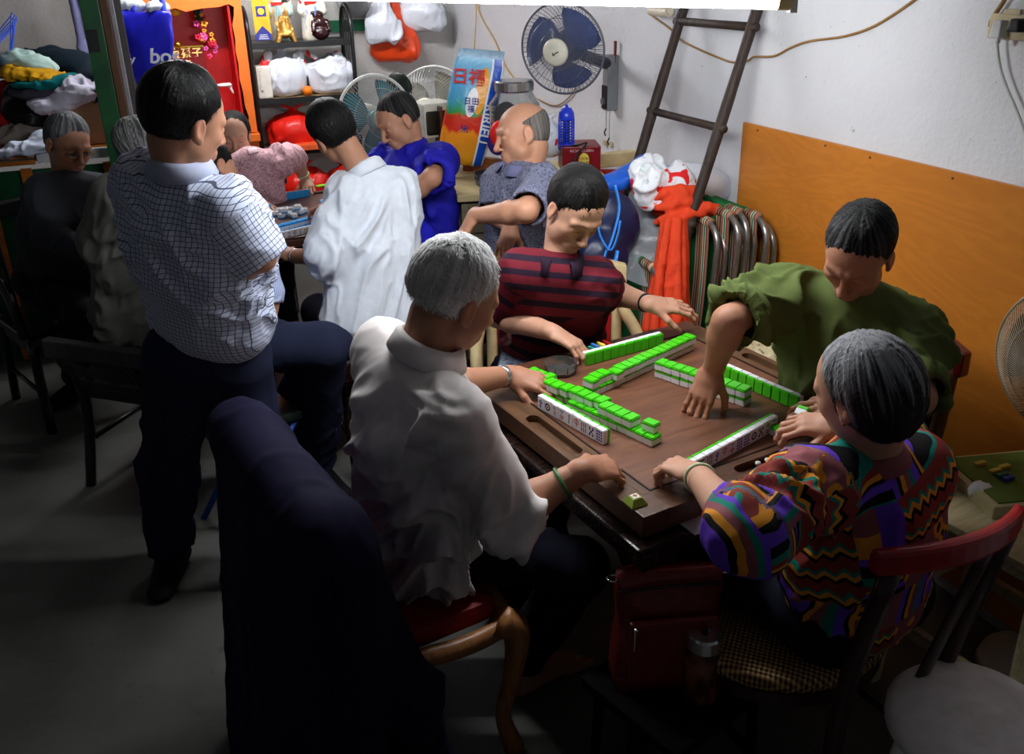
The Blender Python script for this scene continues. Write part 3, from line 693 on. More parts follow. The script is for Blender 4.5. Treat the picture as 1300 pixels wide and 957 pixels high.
# fans ------------------------------------------------------------
def circ(r, n=48): return [A(r * math.cos(a), r * math.sin(a), 0) for a in np.linspace(0, 2 * math.pi, n, endpoint=False)]
def make_fan(name, label, c, nd, r, mcage, mrim, mblade, mhub, cat='fan', nw=90, nrings=2, hubr=.27, depth=.075, hubtext=None, rimr=.005, wr=.0011, blades=3, up=ZZ):
    """c centre of the cage, nd direction it blows"""
    root = empty(name, c, 0, label, cat); R = frame_from(y=up, z=nd) if False else None
    z = nrm(nd); y = nrm(up - z * (up @ z)); x = np.cross(y, z); R = np.array([x, y, z]).T
    def P(p): return R @ np.asarray(p, float)
    for part, s, dep in (('front_cage', 1, depth), ('rear_cage', -1, depth * .9)):
        bm = NB()
        for i in range(nw if s > 0 else nw // 2):
            a = 2 * math.pi * i / (nw if s > 0 else nw // 2); sw = .25 * s; pts = []
            for t in np.linspace(hubr * .9 if s > 0 else .25, 1, 6):
                aa = a + sw * (1 - t); rr_ = r * t; zz = s * dep * (1 - t ** 3.0) ; pts.append(P((rr_ * math.cos(aa), rr_ * math.sin(aa), zz)))
            tube(bm, pts, wr, 4)
        for k in range(nrings):
            t = .42 + .28 * k; tube(bm, [P(p + A(0, 0, s * dep * (1 - t ** 3.0))) for p in circ(r * t, 40)], wr * 1.3, 4, closed=True)
        build(part, bm, mcage, root)
    bm = NB(); tube(bm, [P(p) for p in circ(r, 56)], rimr, 8, closed=True); build('cage_rim', bm, mrim, root, smooth=True)
    bm = NB(); lathe(bm, [(0.001, depth + .016), (r * hubr * .8, depth + .013), (r * hubr, depth + .006), (r * hubr, depth - .004), (r * hubr * .5, depth - .006)], (0, 0, 0), 28, R=R); h = build('hub_badge', bm, mhub, root, smooth=True)
    if hubtext: hubtext(h, R, depth + .0165, r * hubr)
    for i in range(blades):
        a0 = 2 * math.pi * i / blades + .4; bm = NB(); rows = []
        for t in np.linspace(.14, .90, 8):
            hw = (.36 + .40 * math.sin(t * 2.6)) ; row = []
            for q in np.linspace(-1, 1, 7):
                aa = a0 + q * hw + .5 * t; row.append(P((r * t * math.cos(aa), r * t * math.sin(aa), q * .028 * (1 - .3 * t) - .008)))
            rows.append(row)
        V = [[bm.verts.new(tuple(p)) for p in rw] for rw in rows]
        for i_ in range(7):
            for j_ in range(6): bm.faces.new((V[i_][j_], V[i_][j_ + 1], V[i_ + 1][j_ + 1], V[i_ + 1][j_]))
        bmesh.ops.solidify(bm, geom=bm.faces[:], thickness=.002); build('blade', bm, mblade, root, smooth=True)
    bm = NB(); lathe(bm, [(.001, .02), (r * .2, .018), (r * .22, -.02), (r * .1, -.03)], (0, 0, 0), 20, R=R); build('blade_hub', bm, mblade, root, smooth=True)
    bm = NB(); lathe(bm, [(.03, -depth * .8), (r * .36, -depth * .95), (r * .38, -depth * 1.5), (r * .32, -depth * 2.4), (.02, -depth * 2.6)], (0, 0, 0), 20, R=R); build('motor_housing', bm, mhub if name != 'wall_fan' else flat('fan_motor_blue', (60, 78, 130), .4), root, smooth=True)
    return root, R
MWIRE = flat('fan_wire_dark', (90, 92, 104), .35, .5); MIVORY = flat('fan_ivory', (215, 210, 192), .35, .4)
def mark(h, R, z, r):
    bm = NB()
    for (x, y, w, hh, a) in ((.1, -.05, .6, .07, .5), (-.1, -.12, .3, .07, -.9)):
        bx(bm, R @ A(x * r * .8, y * r, z), (w * r, hh * r, .0008), R=R @ np.array([[math.cos(a), -math.sin(a), 0], [math.sin(a), math.cos(a), 0], [0, 0, 1]]))
    build('badge_mark', bm, MS_K, h)
fc = px(714, 62, d=3.86); wf, WR = make_fan('wall_fan', 'blue-bladed fan with a dark wire cage mounted high on the white wall', fc, dv(-.42, -.88, -.10), .192, MWIRE, MWIRE, flat('fan_blade_blue', (104, 126, 184), .25, .5), MIVORY, hubtext=mark, nw=120, hubr=.30, wr=.0012, nrings=2)
sw = onwall(775, 105, .03); bm = NB(); q = sw - fc
bx(bm, q, (.06, .055, .26)); w1 = build('wall_bracket', bm, flat('fan_grey', (128, 130, 134), .45), wf, bevel=.008)
bm = NB(); bx(bm, q + A(-.031, -.0, -.065), (.006, .050, .11)); build('control_panel', bm, flat('fan_panel_black', (26, 26, 30), .35), w1)
bm = NB(); tube(bm, [q + A(-.034, 0, -.085), q + A(-.045, 0, -.085)], .016, 16); build('speed_knob', bm, flat('fan_knob_grey', (90, 92, 98), .35), w1)
bm = NB(); tube(bm, [q + A(-.02, 0, .09), (q + A(0, 0, .10)) * .5 + A(-.02, 0, 0), -nrm(dv(-.42, -.88, -.10)) * .15], [.028, .026, .030], 10); build('swivel_arm', bm, flat('fan_grey_dark', (70, 74, 90), .45), wf, smooth=True)
for dy, L in ((.018, .09), (-.018, .13)):
    bm = NB(); tube(bm, [q + A(-.01, dy, -.13), q + A(-.01, dy, -.13 - L)], .0018, 5); cdm = build('pull_cord', bm, flat('cord_grey', (120, 120, 120), .5), wf)
    bm = NB(); tube(bm, [q + A(-.01, dy, -.13 - L), q + A(-.012, dy + .012, -.15 - L), q + A(-.01, dy + .004, -.165 - L)], .004, 6); build('cord_tip', bm, MS_K, cdm)
bm = NB(); tube(bm, [(0, 0, -.05), (0, 0, .05)], [.006, .008], 8); simple('hanging_stick', bm, flat('red_brown_wood', (110, 40, 24), .4), 'slim red-brown stick hung on the wall just above the fan switch', 'stick', loc=onwall(781, 66, .02), smooth=True)
for i, (u, lab) in enumerate(((768, 'left'), (775, 'right'))):
    bm = NB(); bx(bm, (0, 0, 0), (.014, .022, .026)); simple('wall_hook', bm, flat('beige_plastic', (200, 185, 150), .5), lab + ' of two tiny beige hooks low on the wall under the fan', 'hook', 'beige wall hooks', loc=onwall(u, 181 + i * 2, .008), bevel=.003)
# cables
MCB = flat('tan_cable', (150, 112, 60), .5); MCY = flat('yellow_cable', (206, 170, 96), .5); MCW = flat('white_cable', (205, 210, 205), .5)
cable('wall_cable', [(825, 18), (851, 37), (863, 50), (886, 62), (914, 74), (931, 79), (949, 77), (958, 72), (983, 71), (1005, 60), (1029, 52), (1072, 46), (1112, 32), (1161, 0), (1190, -25)], .0042, MCB, 'tan twisted cable running across the white wall behind the ladder')
cable('hanging_cable', [(602, 66), (604, 30), (605, 0), (606, -30)], .004, MCY, 'straight yellow cord hanging down behind the rice bag', off=.03)
cable('loose_cable', [(606, -20), (606, 3), (611, 22), (628, 52), (641, 83), (658, 107)], .004, MCY, 'slack yellow cord dropping along the wall toward the big glass jar', off=.012)
cable('fan_cable', [(660, 112), (683, 126), (705, 134), (723, 123), (734, 105), (742, 88)], .0035, MCB, 'short tan cord looping under the wall fan', off=.01)
bm = NB(); tube(bm, [(0, -.075, 0), (0, .075, 0)], .022, 14); tube(bm, [(0, -.085, 0), (0, -.07, 0)], .016, 14); simple('cable_junction', bm, flat('junction_cream', (218, 205, 185), .4), 'short cream cylinder fixed to the wall where the tan cable starts', 'junction box', loc=onwall(838, 14, .03), smooth=False)
# outlet strip
oc_ = onwall(1287, 34, .02); osr = empty('socket_strip', oc_, 0, 'cream plastic socket strip on the wall at the top right corner', 'socket')
bm = NB(); bx(bm, (0, -.01, .0), (.028, .150, .062)); build('strip_body', bm, flat('socket_cream', (200, 186, 150), .45), osr, bevel=.004)
bm = NB(); bx(bm, (-.012, .0, .036), (.010, .05, .014)); build('strip_lug', bm, flat('socket_cream', (200, 186, 150), .45), osr, bevel=.002)
bm = NB(); bx(bm, (-.017, -.062, -.012), (.006, .014, .010)); build('red_switch', bm, flat('switch_red', (230, 20, 24), .3), osr, bevel=.001)
pg = onwall(1269, 37, .05); bm = NB(); bx(bm, (0, 0, 0), (.036, .034, .044), taper=.7); bx(bm, (.0, 0, -.028), (.014, .012, .016)); simple('white_plug', bm, flat('plug_white', (205, 205, 205), .4), 'white plug at the left end of the socket strip', 'plug', loc=pg, bevel=.005)
pg2 = onwall(1292, 32, .055); bm = NB(); bx(bm, (0, 0, 0), (.04, .036, .032), taper=.7); simple('black_plug', bm, flat('plug_black', (18, 18, 20), .4), 'black plug beside the white plug on the socket strip', 'plug', loc=pg2, bevel=.005)
cable('plug_cable', [(1266, 46), (1266, 62), (1270, 88), (1278, 112), (1288, 135), (1297, 158), (1306, 185)], .0045, MCW, 'pale cable dropping from the white plug', off=.03)
cable('strip_cable', [(1257, 34), (1259, 26), (1266, 14), (1275, 0), (1282, -20)], .006, MCB, 'tan cable rising from the left end of the socket strip', off=.02)
# ================================================================ PEOPLE
def skin_mat():
    if 'skin' in _MC: return _MC['skin']
    t = NT('skin', 0.5, 0.32)
    a = t.n('ShaderNodeAttribute', attribute_name='Col').outputs['Color']
    o = t.obj(); f = t.noise(o, 55, 4); g = t.noise(o, 9, 3)
    c = t.mix(t.math('MULTIPLY', f, 0.35), a, (0.35, 0.10, 0.06, 1)); c = t.mix(t.math('MULTIPLY', g, 0.12), c, (0.9, 0.62, 0.45, 1))
    t.col(c); t.bump(t.noise(o, 260, 3), 0.18, 0.002); _MC['skin'] = t.m; return t.m
def hair_mat(rough=0.38):
    key = 'hair%.2f' % rough
    if key in _MC: return _MC[key]
    t = NT('hair', rough + .10, 0.16)
    a = t.n('ShaderNodeAttribute', attribute_name='Col').outputs['Color']
    s = t.n('ShaderNodeAttribute', attribute_name='cloth').outputs['Vector']
    f = t.noise(t.map(s, (60, 5, 1)), 1.0, 5, 0.7)
    t.col(t.mix(t.ramp(f, [(0.3, (0, 0, 0, 1)), (0.75, (0.8, 0.8, 0.8, 1))]), t.mix(1.0, a, (0.55, 0.55, 0.55, 1), 'MULTIPLY'), a))
    t.bump(f, 0.7, 0.006); _MC[key] = t.m; return t.m

def head_prims(hd):
    """list of skull/face primitives in head space: x = person's right, y = face forward, z = up"""
    fat = hd.get('fat', 0.0); P = []
    P.append(ell((0, -.014, .034), (.0735, .093, .080)))
    P.append(ell((0, .032, .0), (.063, .058, .082), k=.03))
    P.append(ell((0, .034, -.062), (.050 + fat, .052, .046), k=.03))
    P.append(ell((0, .072, -.096), (.021, .018, .017), k=.028))
    for s in (-1, 1):
        P.append(ell((s * .040, .060, -.028), (.022 + fat * .5, .020, .020), k=.025))
        P.append(ell((s * (.045 + fat), .028, -.066), (.016 + fat, .026, .026), k=.03))
        P.append(cone((s * .012, .090, .019), (s * .046, .074, .014), .010, .008, k=.016))
    for s in (-1, 1): P.append(ell((s * .032, .099, -.004), (.017, .014, .0115), k=.014, op='s'))
    for s in (-1, 1):
        P.append(ell((s * .032, .0775, -.006), (.0155, .0125, .0125), k=.004))
        P.append(cone((s * .020, .088, -.0135), (s * .044, .081, -.0135), .0032, .0028, k=.006))   # lower lid
    P.append(cone((0, .090, .010), (0, .112, -.036), .0070, .0105, k=.012))
    P.append(ell((0, .112, -.040), (.0120, .011, .0100), k=.008))
    for s in (-1, 1): P.append(ell((s * .0125, .101, -.043), (.0075, .0085, .0070), k=.006))
    P.append(ell((0, .080, -.072), (.030, .018, .022), k=.015))
    P.append(cone((-.019, .090, -.0665), (.019, .090, -.0665), .0052, k=.006)); P.append(ell((0, .0965, -.0665), (.013, .006, .0050), k=.005))
    P.append(cone((-.016, .0905, -.0775), (.016, .0905, -.0775), .0060, k=.006))
    P.append(cone((-.021, .103, -.0722), (.021, .103, -.0722), .0055, k=.003, op='s'))
    for s in (-1, 1):
        P.append(ell((s * .0765, -.006, -.012), (.010, .019, .032), k=.008)); P.append(ell((s * .086, .000, -.008), (.006, .011, .019), k=.006, op='s'))
        P.append(ell((s * .076, .004, -.038), (.006, .009, .010), k=.006))
        if hd.get('age', 0) > 0: P.append(cone((s * .022, .098, -.045), (s * .034, .082, -.070), .0028, .0022, k=.006, op='s'))
    return P
def xform(P, R, t, s):
    out = []
    for p in P:
        q = dict(p); q['k'] = p['k'] * s
        if p['t'] == 'c': q['a'] = t + R @ (p['a'] * s); q['b'] = t + R @ (p['b'] * s); q['ra'] = p['ra'] * s; q['rb'] = p['rb'] * s; q['w'] = None if p['w'] is None else R @ p['w']
        else: q['c'] = t + R @ (p['c'] * s); q['R'] = R @ p['R']; q['r'] = p['r'] * s
        out.append(q)
    return out
def head_colors(hd, base):
    lip = np.array(hd.get('lip', (0.42, 0.15, 0.11))); brow = np.array(hd.get('brow', (0.03, 0.025, 0.02))); base = np.array(base)
    def fn(L):
        x, y, z = np.abs(L[:, 0]), L[:, 1], L[:, 2]; c = np.tile(base, (len(L), 1))
        def put(m, col, a):
            m = np.clip(m, 0, 1)[:, None] * a; c[:] = c * (1 - m) + np.array(col) * m
        n = vnoise(L * 45)
        put(np.exp(-((x / .013) ** 2 + ((z + .040) / .014) ** 2)) * (y > .09), (0.52, 0.20, 0.13), .45)
        put(np.exp(-(((x - .045) / .02) ** 2 + ((z + .03) / .02) ** 2)) * (y > .03), (0.55, 0.22, 0.15), .4)
        put(np.exp(-((x / .019) ** 4 + ((z + .072) / .0095) ** 4)) * (y > .085), lip, .85)
        put(np.exp(-((x / .021) ** 4 + ((z + .0722) / .0016) ** 2)) * (y > .085), (0.08, 0.02, 0.02), .9)
        bz = .022 - ((x - .03) ** 2) * 9
        put(np.exp(-(((x - .031) / .017) ** 4 + ((z - bz) / .0038) ** 2)) * (y > .05) * (0.75 + .5 * n), brow, hd.get('browa', .8))
        put(np.exp(-(((x - .032) / .0135) ** 4 + ((z + .0105) / .0019) ** 2)) * (y > .06), (0.02, 0.012, 0.01), .95)   # lash line of lowered lids
        put(np.exp(-(((x - .032) / .015) ** 4 + ((z - .004) / .0014) ** 2)) * (y > .06), (0.25, 0.10, 0.07), .6)
        if hd.get('open', 0): 
            put(np.exp(-(((x - .032) / .011) ** 4 + ((z + .0075) / .0034) ** 4)) * (y > .07), (0.65, 0.6, 0.55), .9)
            put(np.exp(-(((x - .032) / .005) ** 4 + ((z + .0075) / .0036) ** 4)) * (y > .07), (0.02, 0.012, 0.01), 1)
        put(np.exp(-(((x - .088) / .01) ** 2 + (z / .02) ** 2)) * (y < .02), (0.6, 0.2, 0.13), .5)
        if hd.get('stubble', 0): put((z < -.045) * (y > .0) * (.6 + .4 * n) * (np.hypot(x / .022, (z + .07) / .012) > 1), (0.10, 0.08, 0.08), hd['stubble'])
        return c
    return fn
def hair_prims(h):
    t = h.get('t', .010); hl = h.get('hl', .012); P = []
    st = h.get('style', 'short')
    P.append(ell((0, -.015, .036), (.0735 + t, .093 + t, .080 + t * h.get('top', 1.3))))
    P.append(ell((0, -.045, -.015), (.064 + t * .7, .052 + t, .060), k=.03))
    if st == 'bob' and h.get('low'): P.append(ell((0, -.046, -.038), (.074, .062, .072), k=.03))
    if st == 'bob':   # fuller set hair of the older woman
        P.append(ell((0, -.030, .010), (.088 + t, .090 + t, .090), k=.03))
    P += [dict(p) for p in h.get('add', [])]
    cz = h.get('cut', -.055)
    P.append(ell((0, .128, -.040 + hl), (.076 - h.get('side', 0), .088, .105), k=.010, op='s'))
    P.append(ell((0, .09, -.085), (.12, .085, .075), k=.01, op='s'))
    for s in (-1, 1): P.append(ell((s * .088, .066 - .5 * h.get('side', 0), .0), (.034, .046, .062), k=.012, op='s'))
    if not h.get('earcover'):
        for s in (-1, 1): P.append(ell((s * .098, .004, -.030), (.030, .028, .048), k=.008, op='s'))
    P.append(ell((0, -.02, cz - .1), (.3, .3, .1), k=.012, op='s'))
    if st == 'bald':   # ring of hair round a bare crown
        P.append(ell((0, .030, .100), (.098, .125, .085), k=.012, op='s'))
    if h.get('recede'): 
        P.append(ell((0, .10, .085), (.05, .09, .05), k=.02, op='s'))
    return P
def lfn(R, t, s): return lambda V: (V - t) @ R / s
def hair_mesh(name, h, R, t, s, parent):
    P = xform(hair_prims(h), R, t, s); L = lfn(R, t, s)
    c1 = np.array(h['c1']); c2 = np.array(h.get('c2', h['c1'])); mixb = h.get('mix', .5); am = h.get('amp', .004)
    def strand(Lv):
        q = Lv - np.array(h.get('crown', (0.01, -.045, .10))); th = np.arctan2(q[:, 0], q[:, 1]); r = np.linalg.norm(q, axis=1)
        return np.stack([np.cos(th) * 1.0, np.sin(th) * 1.0, r * 3.0], 1), th, r
    def post(V, N):
        S, th, r = strand(L(V)); w = S.copy(); w[:, :2] += vnoise(S * 3)[:, None] * .18; Lv = L(V); w[:, 0] += vnoise(Lv * 38) * .06; w[:, 1] += vnoise(Lv * 41 + 5) * .06
        n = vnoise(w * np.array([15, 15, 6])) * .5 + vnoise(w * np.array([42, 42, 9.0]) + 9) * .5 + vnoise(Lv * 30) * h.get('mess', .25)
        thin = np.clip((.035 - Lv[:, 2]) / .08, 0, 1) * h.get('t', .01) * h.get('taper', .75) + np.clip((Lv[:, 1] - .015) / .06, 0, 1) * h.get('t', .01) * .75
        return V + N * ((n * am - thin) * s)[:, None]
    Fd, lo = field(P, .0034); V, Q = surfnet(Fd, lo, .0034); V = relax(V, Q, 3); V = post(V, vnorm(V, Q))
    S, th, r = strand(L(V)); n = vnoise(S * np.array([26, 26, 4.0])) * .5 + .5; lv = L(V)
    mm = np.clip((n - .5) * 2.2 + mixb + h.get('grad', 0) * (lv[:, 2] / .08), 0, 1)[:, None]
    cols = c1 * (1 - mm) + c2 * mm
    uv = np.stack([th * .5, r * 2, r * 0], 1)
    # short combed strands over the cap
    ns = h.get('n', 2600); rg = np.random.default_rng(5); N = vnorm(V, Q); up_ok = np.arange(len(V)); i0 = rg.choice(up_ok, ns); B = V[i0]; Nn = N[i0]; Lb = lv[i0]
    crown = t + R @ (np.array(h.get('crown', (0.01, -.045, .10))) * s); ln = h.get('len', .028) * s; mess = h.get('mess', .25); P0 = B - Nn * .004 * s; pts = [P0]; dirv = B - crown; dirv /= np.linalg.norm(dirv, axis=1)[:, None] + 1e-9
    dirv = dirv + rg.normal(0, .18 + .30 * mess, dirv.shape); wd = (.0006 + .0009 * rg.random(ns))[:, None] * s; cc = cols[i0] * (0.45 + 1.1 * rg.random((ns, 1))); K = 4
    for k in range(K):
        tg_ = dirv - Nn * (dirv * Nn).sum(1)[:, None]; tg_ /= np.linalg.norm(tg_, axis=1)[:, None] + 1e-9; p_ = pts[-1] + (tg_ + Nn * (h.get('lift', .16) - .14 * k)) * (ln / K) * (0.6 + .8 * rg.random((ns, 1)))
        pts.append(p_); c0 = t + R @ (np.array([0, -.01, .02]) * s); Nn = (p_ - c0) / np.linalg.norm(p_ - c0, axis=1)[:, None]
    sd = np.cross(pts[1] - pts[0], Nn); sd /= np.linalg.norm(sd, axis=1)[:, None] + 1e-9; base = len(V); VV = [V]; QQ = [Q]
    for k, p_ in enumerate(pts): w_ = wd * (1 - k / K * .85); VV += [p_ - sd * w_, p_ + sd * w_]
    ar = np.arange(ns)
    for k in range(K): a_ = base + 2 * k * ns + ar; QQ.append(np.stack([a_, a_ + ns, a_ + 3 * ns, a_ + 2 * ns], 1))
    V2 = np.concatenate(VV); Q2 = np.concatenate(QQ); rep = 2 * (K + 1); cols = np.concatenate([cols] + [cc] * rep); uv = np.concatenate([uv] + [uv[i0]] * rep)
    return link(name, to_mesh(name, V2, Q2, cols, uv), hair_mat(h.get('rough', .38)), parent)

def hand_prims(wr, d, n, side, curl=(25, 30, 20), spread=1.0, s=1.0, thumb=0.5, curls=None, tcurl=25):
    """palm, thumb and four jointed fingers. d: towards the fingers, n: out of the back of the hand, side: +1 left hand, -1 right"""
    d = nrm(d); n = nrm(n - d * (n @ d)); t = nrm(np.cross(d, n)) * side; P = []
    W = np.asarray(wr, float)
    P.append(cone(W - d * .015 * s, W + d * .030 * s, .0195 * s, .0185 * s, w=t, s=1.35, k=.012 * s))
    P.append(cone(W + d * .020 * s, W + d * .076 * s, .0165 * s, .0125 * s, w=t, s=2.35, k=.014 * s))
    P.append(cone(W + d * .02 * s + t * .018 * s - n * .008 * s, W + d * .05 * s + t * .026 * s - n * .008 * s, .015 * s, .011 * s, k=.012 * s))
    base = [(.029, .083, [.042, .026, .021], .0088), (.0095, .088, [.046, .030, .022], .0090), (-.0095, .085, [.043, .028, .021], .0086), (-.027, .077, [.034, .021, .018], .0076)]
    for i, (tx, dx, Ls_, r) in enumerate(base):
        cu = curls[i] if curls else curl
        p = W + (d * dx + t * tx - n * .002) * s; dd = nrm(d + t * (tx * 3.5 * (spread - .2))); nn = nrm(n - dd * (n @ dd)); ax_ = np.cross(dd, nn)
        P.append(cone(W + (d * .03 + t * tx * .6) * s, p, .010 * s, (r + .0012) * s, k=.008 * s))
        for j, L in enumerate(Ls_):
            a = math.radians(cu[j]); dd, nn = dd * math.cos(a) - nn * math.sin(a), nn * math.cos(a) + dd * math.sin(a)
            q = p + dd * L * s; r2 = r * (0.93 if j < 2 else .80)
            P.append(cone(p, q, r * s, r2 * s, k=.0030 * s)); P.append(ell(p + nn * .0012 * s, r * 1.06 * s, k=.003 * s)); p = q; r = r2
    p = W + (d * .022 + t * .026 - n * .006) * s; dd = nrm(d * .75 + t * (.35 + .7 * thumb) - n * .35)
    r = .0125
    inw = nrm(-t * .8 + d * .25 - n * .5)
    for j, L in enumerate((.044, .033, .027)):
        q = p + dd * L * s; r2 = r * .84; P.append(cone(p, q, r * s, r2 * s, k=.006 * s)); p = q; r = r2
        a = math.radians(tcurl); e = nrm(inw - dd * (inw @ dd)); dd = nrm(dd * math.cos(a) + e * math.sin(a))
    return P
def foot_prims(an, d, s=1.0, up=ZZ):
    d = nrm(A(d[0], d[1], 0)); P = []
    h = an - ZZ * .055 * s; t = np.cross(d, ZZ)
    P.append(cone(an + ZZ * .02, h - d * .03, .036 * s, .034 * s, k=.03)); P.append(cone(h - d * .03, h + d * .13 * s - ZZ * .008, .034 * s, .024 * s, w=t, s=1.5, k=.03))
    return P, h, t, d
def toes(h, t, d, s=1.0, side=1):
    P = []
    for i in range(5):
        o = (i - 2) * .017; L = .19 - .008 * i if i else .195; r = .0125 if i == 0 else .0088
        P.append(cone(h + (d * .12 + t * side * -o - ZZ * .012) * s, h + (d * L + t * side * -o - ZZ * .020) * s, .012 * s, r * s, k=.006)); P.append(ell(h + (d * L + t * side * -o - ZZ * .020) * s, r * 1.1 * s, k=.004))
    return P

def body_frame(J):
    M = (J['Ls'] + J['Rs']) / 2; X = nrm(J['Rs'] - J['Ls']); U = nrm(M - J['P']); X = nrm(X - U * (X @ U)); Fw = np.cross(U, X)
    return M, X, Fw, U
def collar(J, m, parent, r=None, hgt=.036, gap=20, tilt=.35, drop=.045, name='collar', lift=0.0, up=None, cen=None, fwd=None):
    M, X, Fw, U = body_frame(J); r = J['_nr'] * 1.10 + .009
    nd = nrm(J['_neckt'] - J['_nb']); up = nrm(nd * .7 + U * .3) if up is None else up; fwd = Fw if fwd is None else fwd
    fwd = nrm(fwd - up * (fwd @ up)); xr = np.cross(fwd, up); c = (J['_nb'] + nd * (.026 + lift) + U * .010) if cen is None else cen
    bm = NB(); rr = []; N_ = 44
    for i in range(N_ + 1):
        f = i / N_; a = math.radians(gap + (360 - 2 * gap) * f)         # 0 = front
        dr = fwd * math.cos(a) + xr * math.sin(a); fr = abs(f - .5) * 2   # 1 at the front tips
        lift = -.028 * (.5 + .5 * math.cos(a)); rad = r * (1 + .10 * math.cos(a))
        pt = fr ** 5 * .006
        pr = [(rad - .004, -.012), (rad - .010, hgt), (rad - .004, hgt + .004), (rad + .006 + .004 * fr, hgt - .004), (rad + .020, hgt - drop * (.9) - pt * .5), (rad + .016, hgt - drop * .9 - pt * .5 - .003), (rad + .001, hgt - .010), (rad + .002, -.012)]
        fwp = dr * 1.0
        rr.append([c + fwp * a_ + up * (b_ + lift) + (fwd * pt * .4 if b_ < 0.01 else 0) for a_, b_ in pr])
    rings(bm, rr); return build(name, bm, m, parent, smooth=True)
def loop_band(name, c, ax_, r, w, th, m, parent, flatd=None, fl=1.0):
    """watch strap / bracelet: a ring round the wrist"""
    ax_ = nrm(ax_); e = nrm(np.cross(ax_, A(0.3, 0.1, 1))); 
    if flatd is not None: e = nrm(flatd - ax_ * (flatd @ ax_))
    g = np.cross(ax_, e); bm = NB(); rr = []
    for a in np.linspace(0, 2 * math.pi, 28, endpoint=False):
        q = e * math.cos(a) + g * math.sin(a) * fl
        rr.append([c + q * (r + th * math.cos(b)) + ax_ * w * math.sin(b) for b in np.linspace(0, 2 * math.pi, 10, endpoint=False)])
    rings(bm, rr, closed=True); return build(name, bm, m, parent, smooth=True)

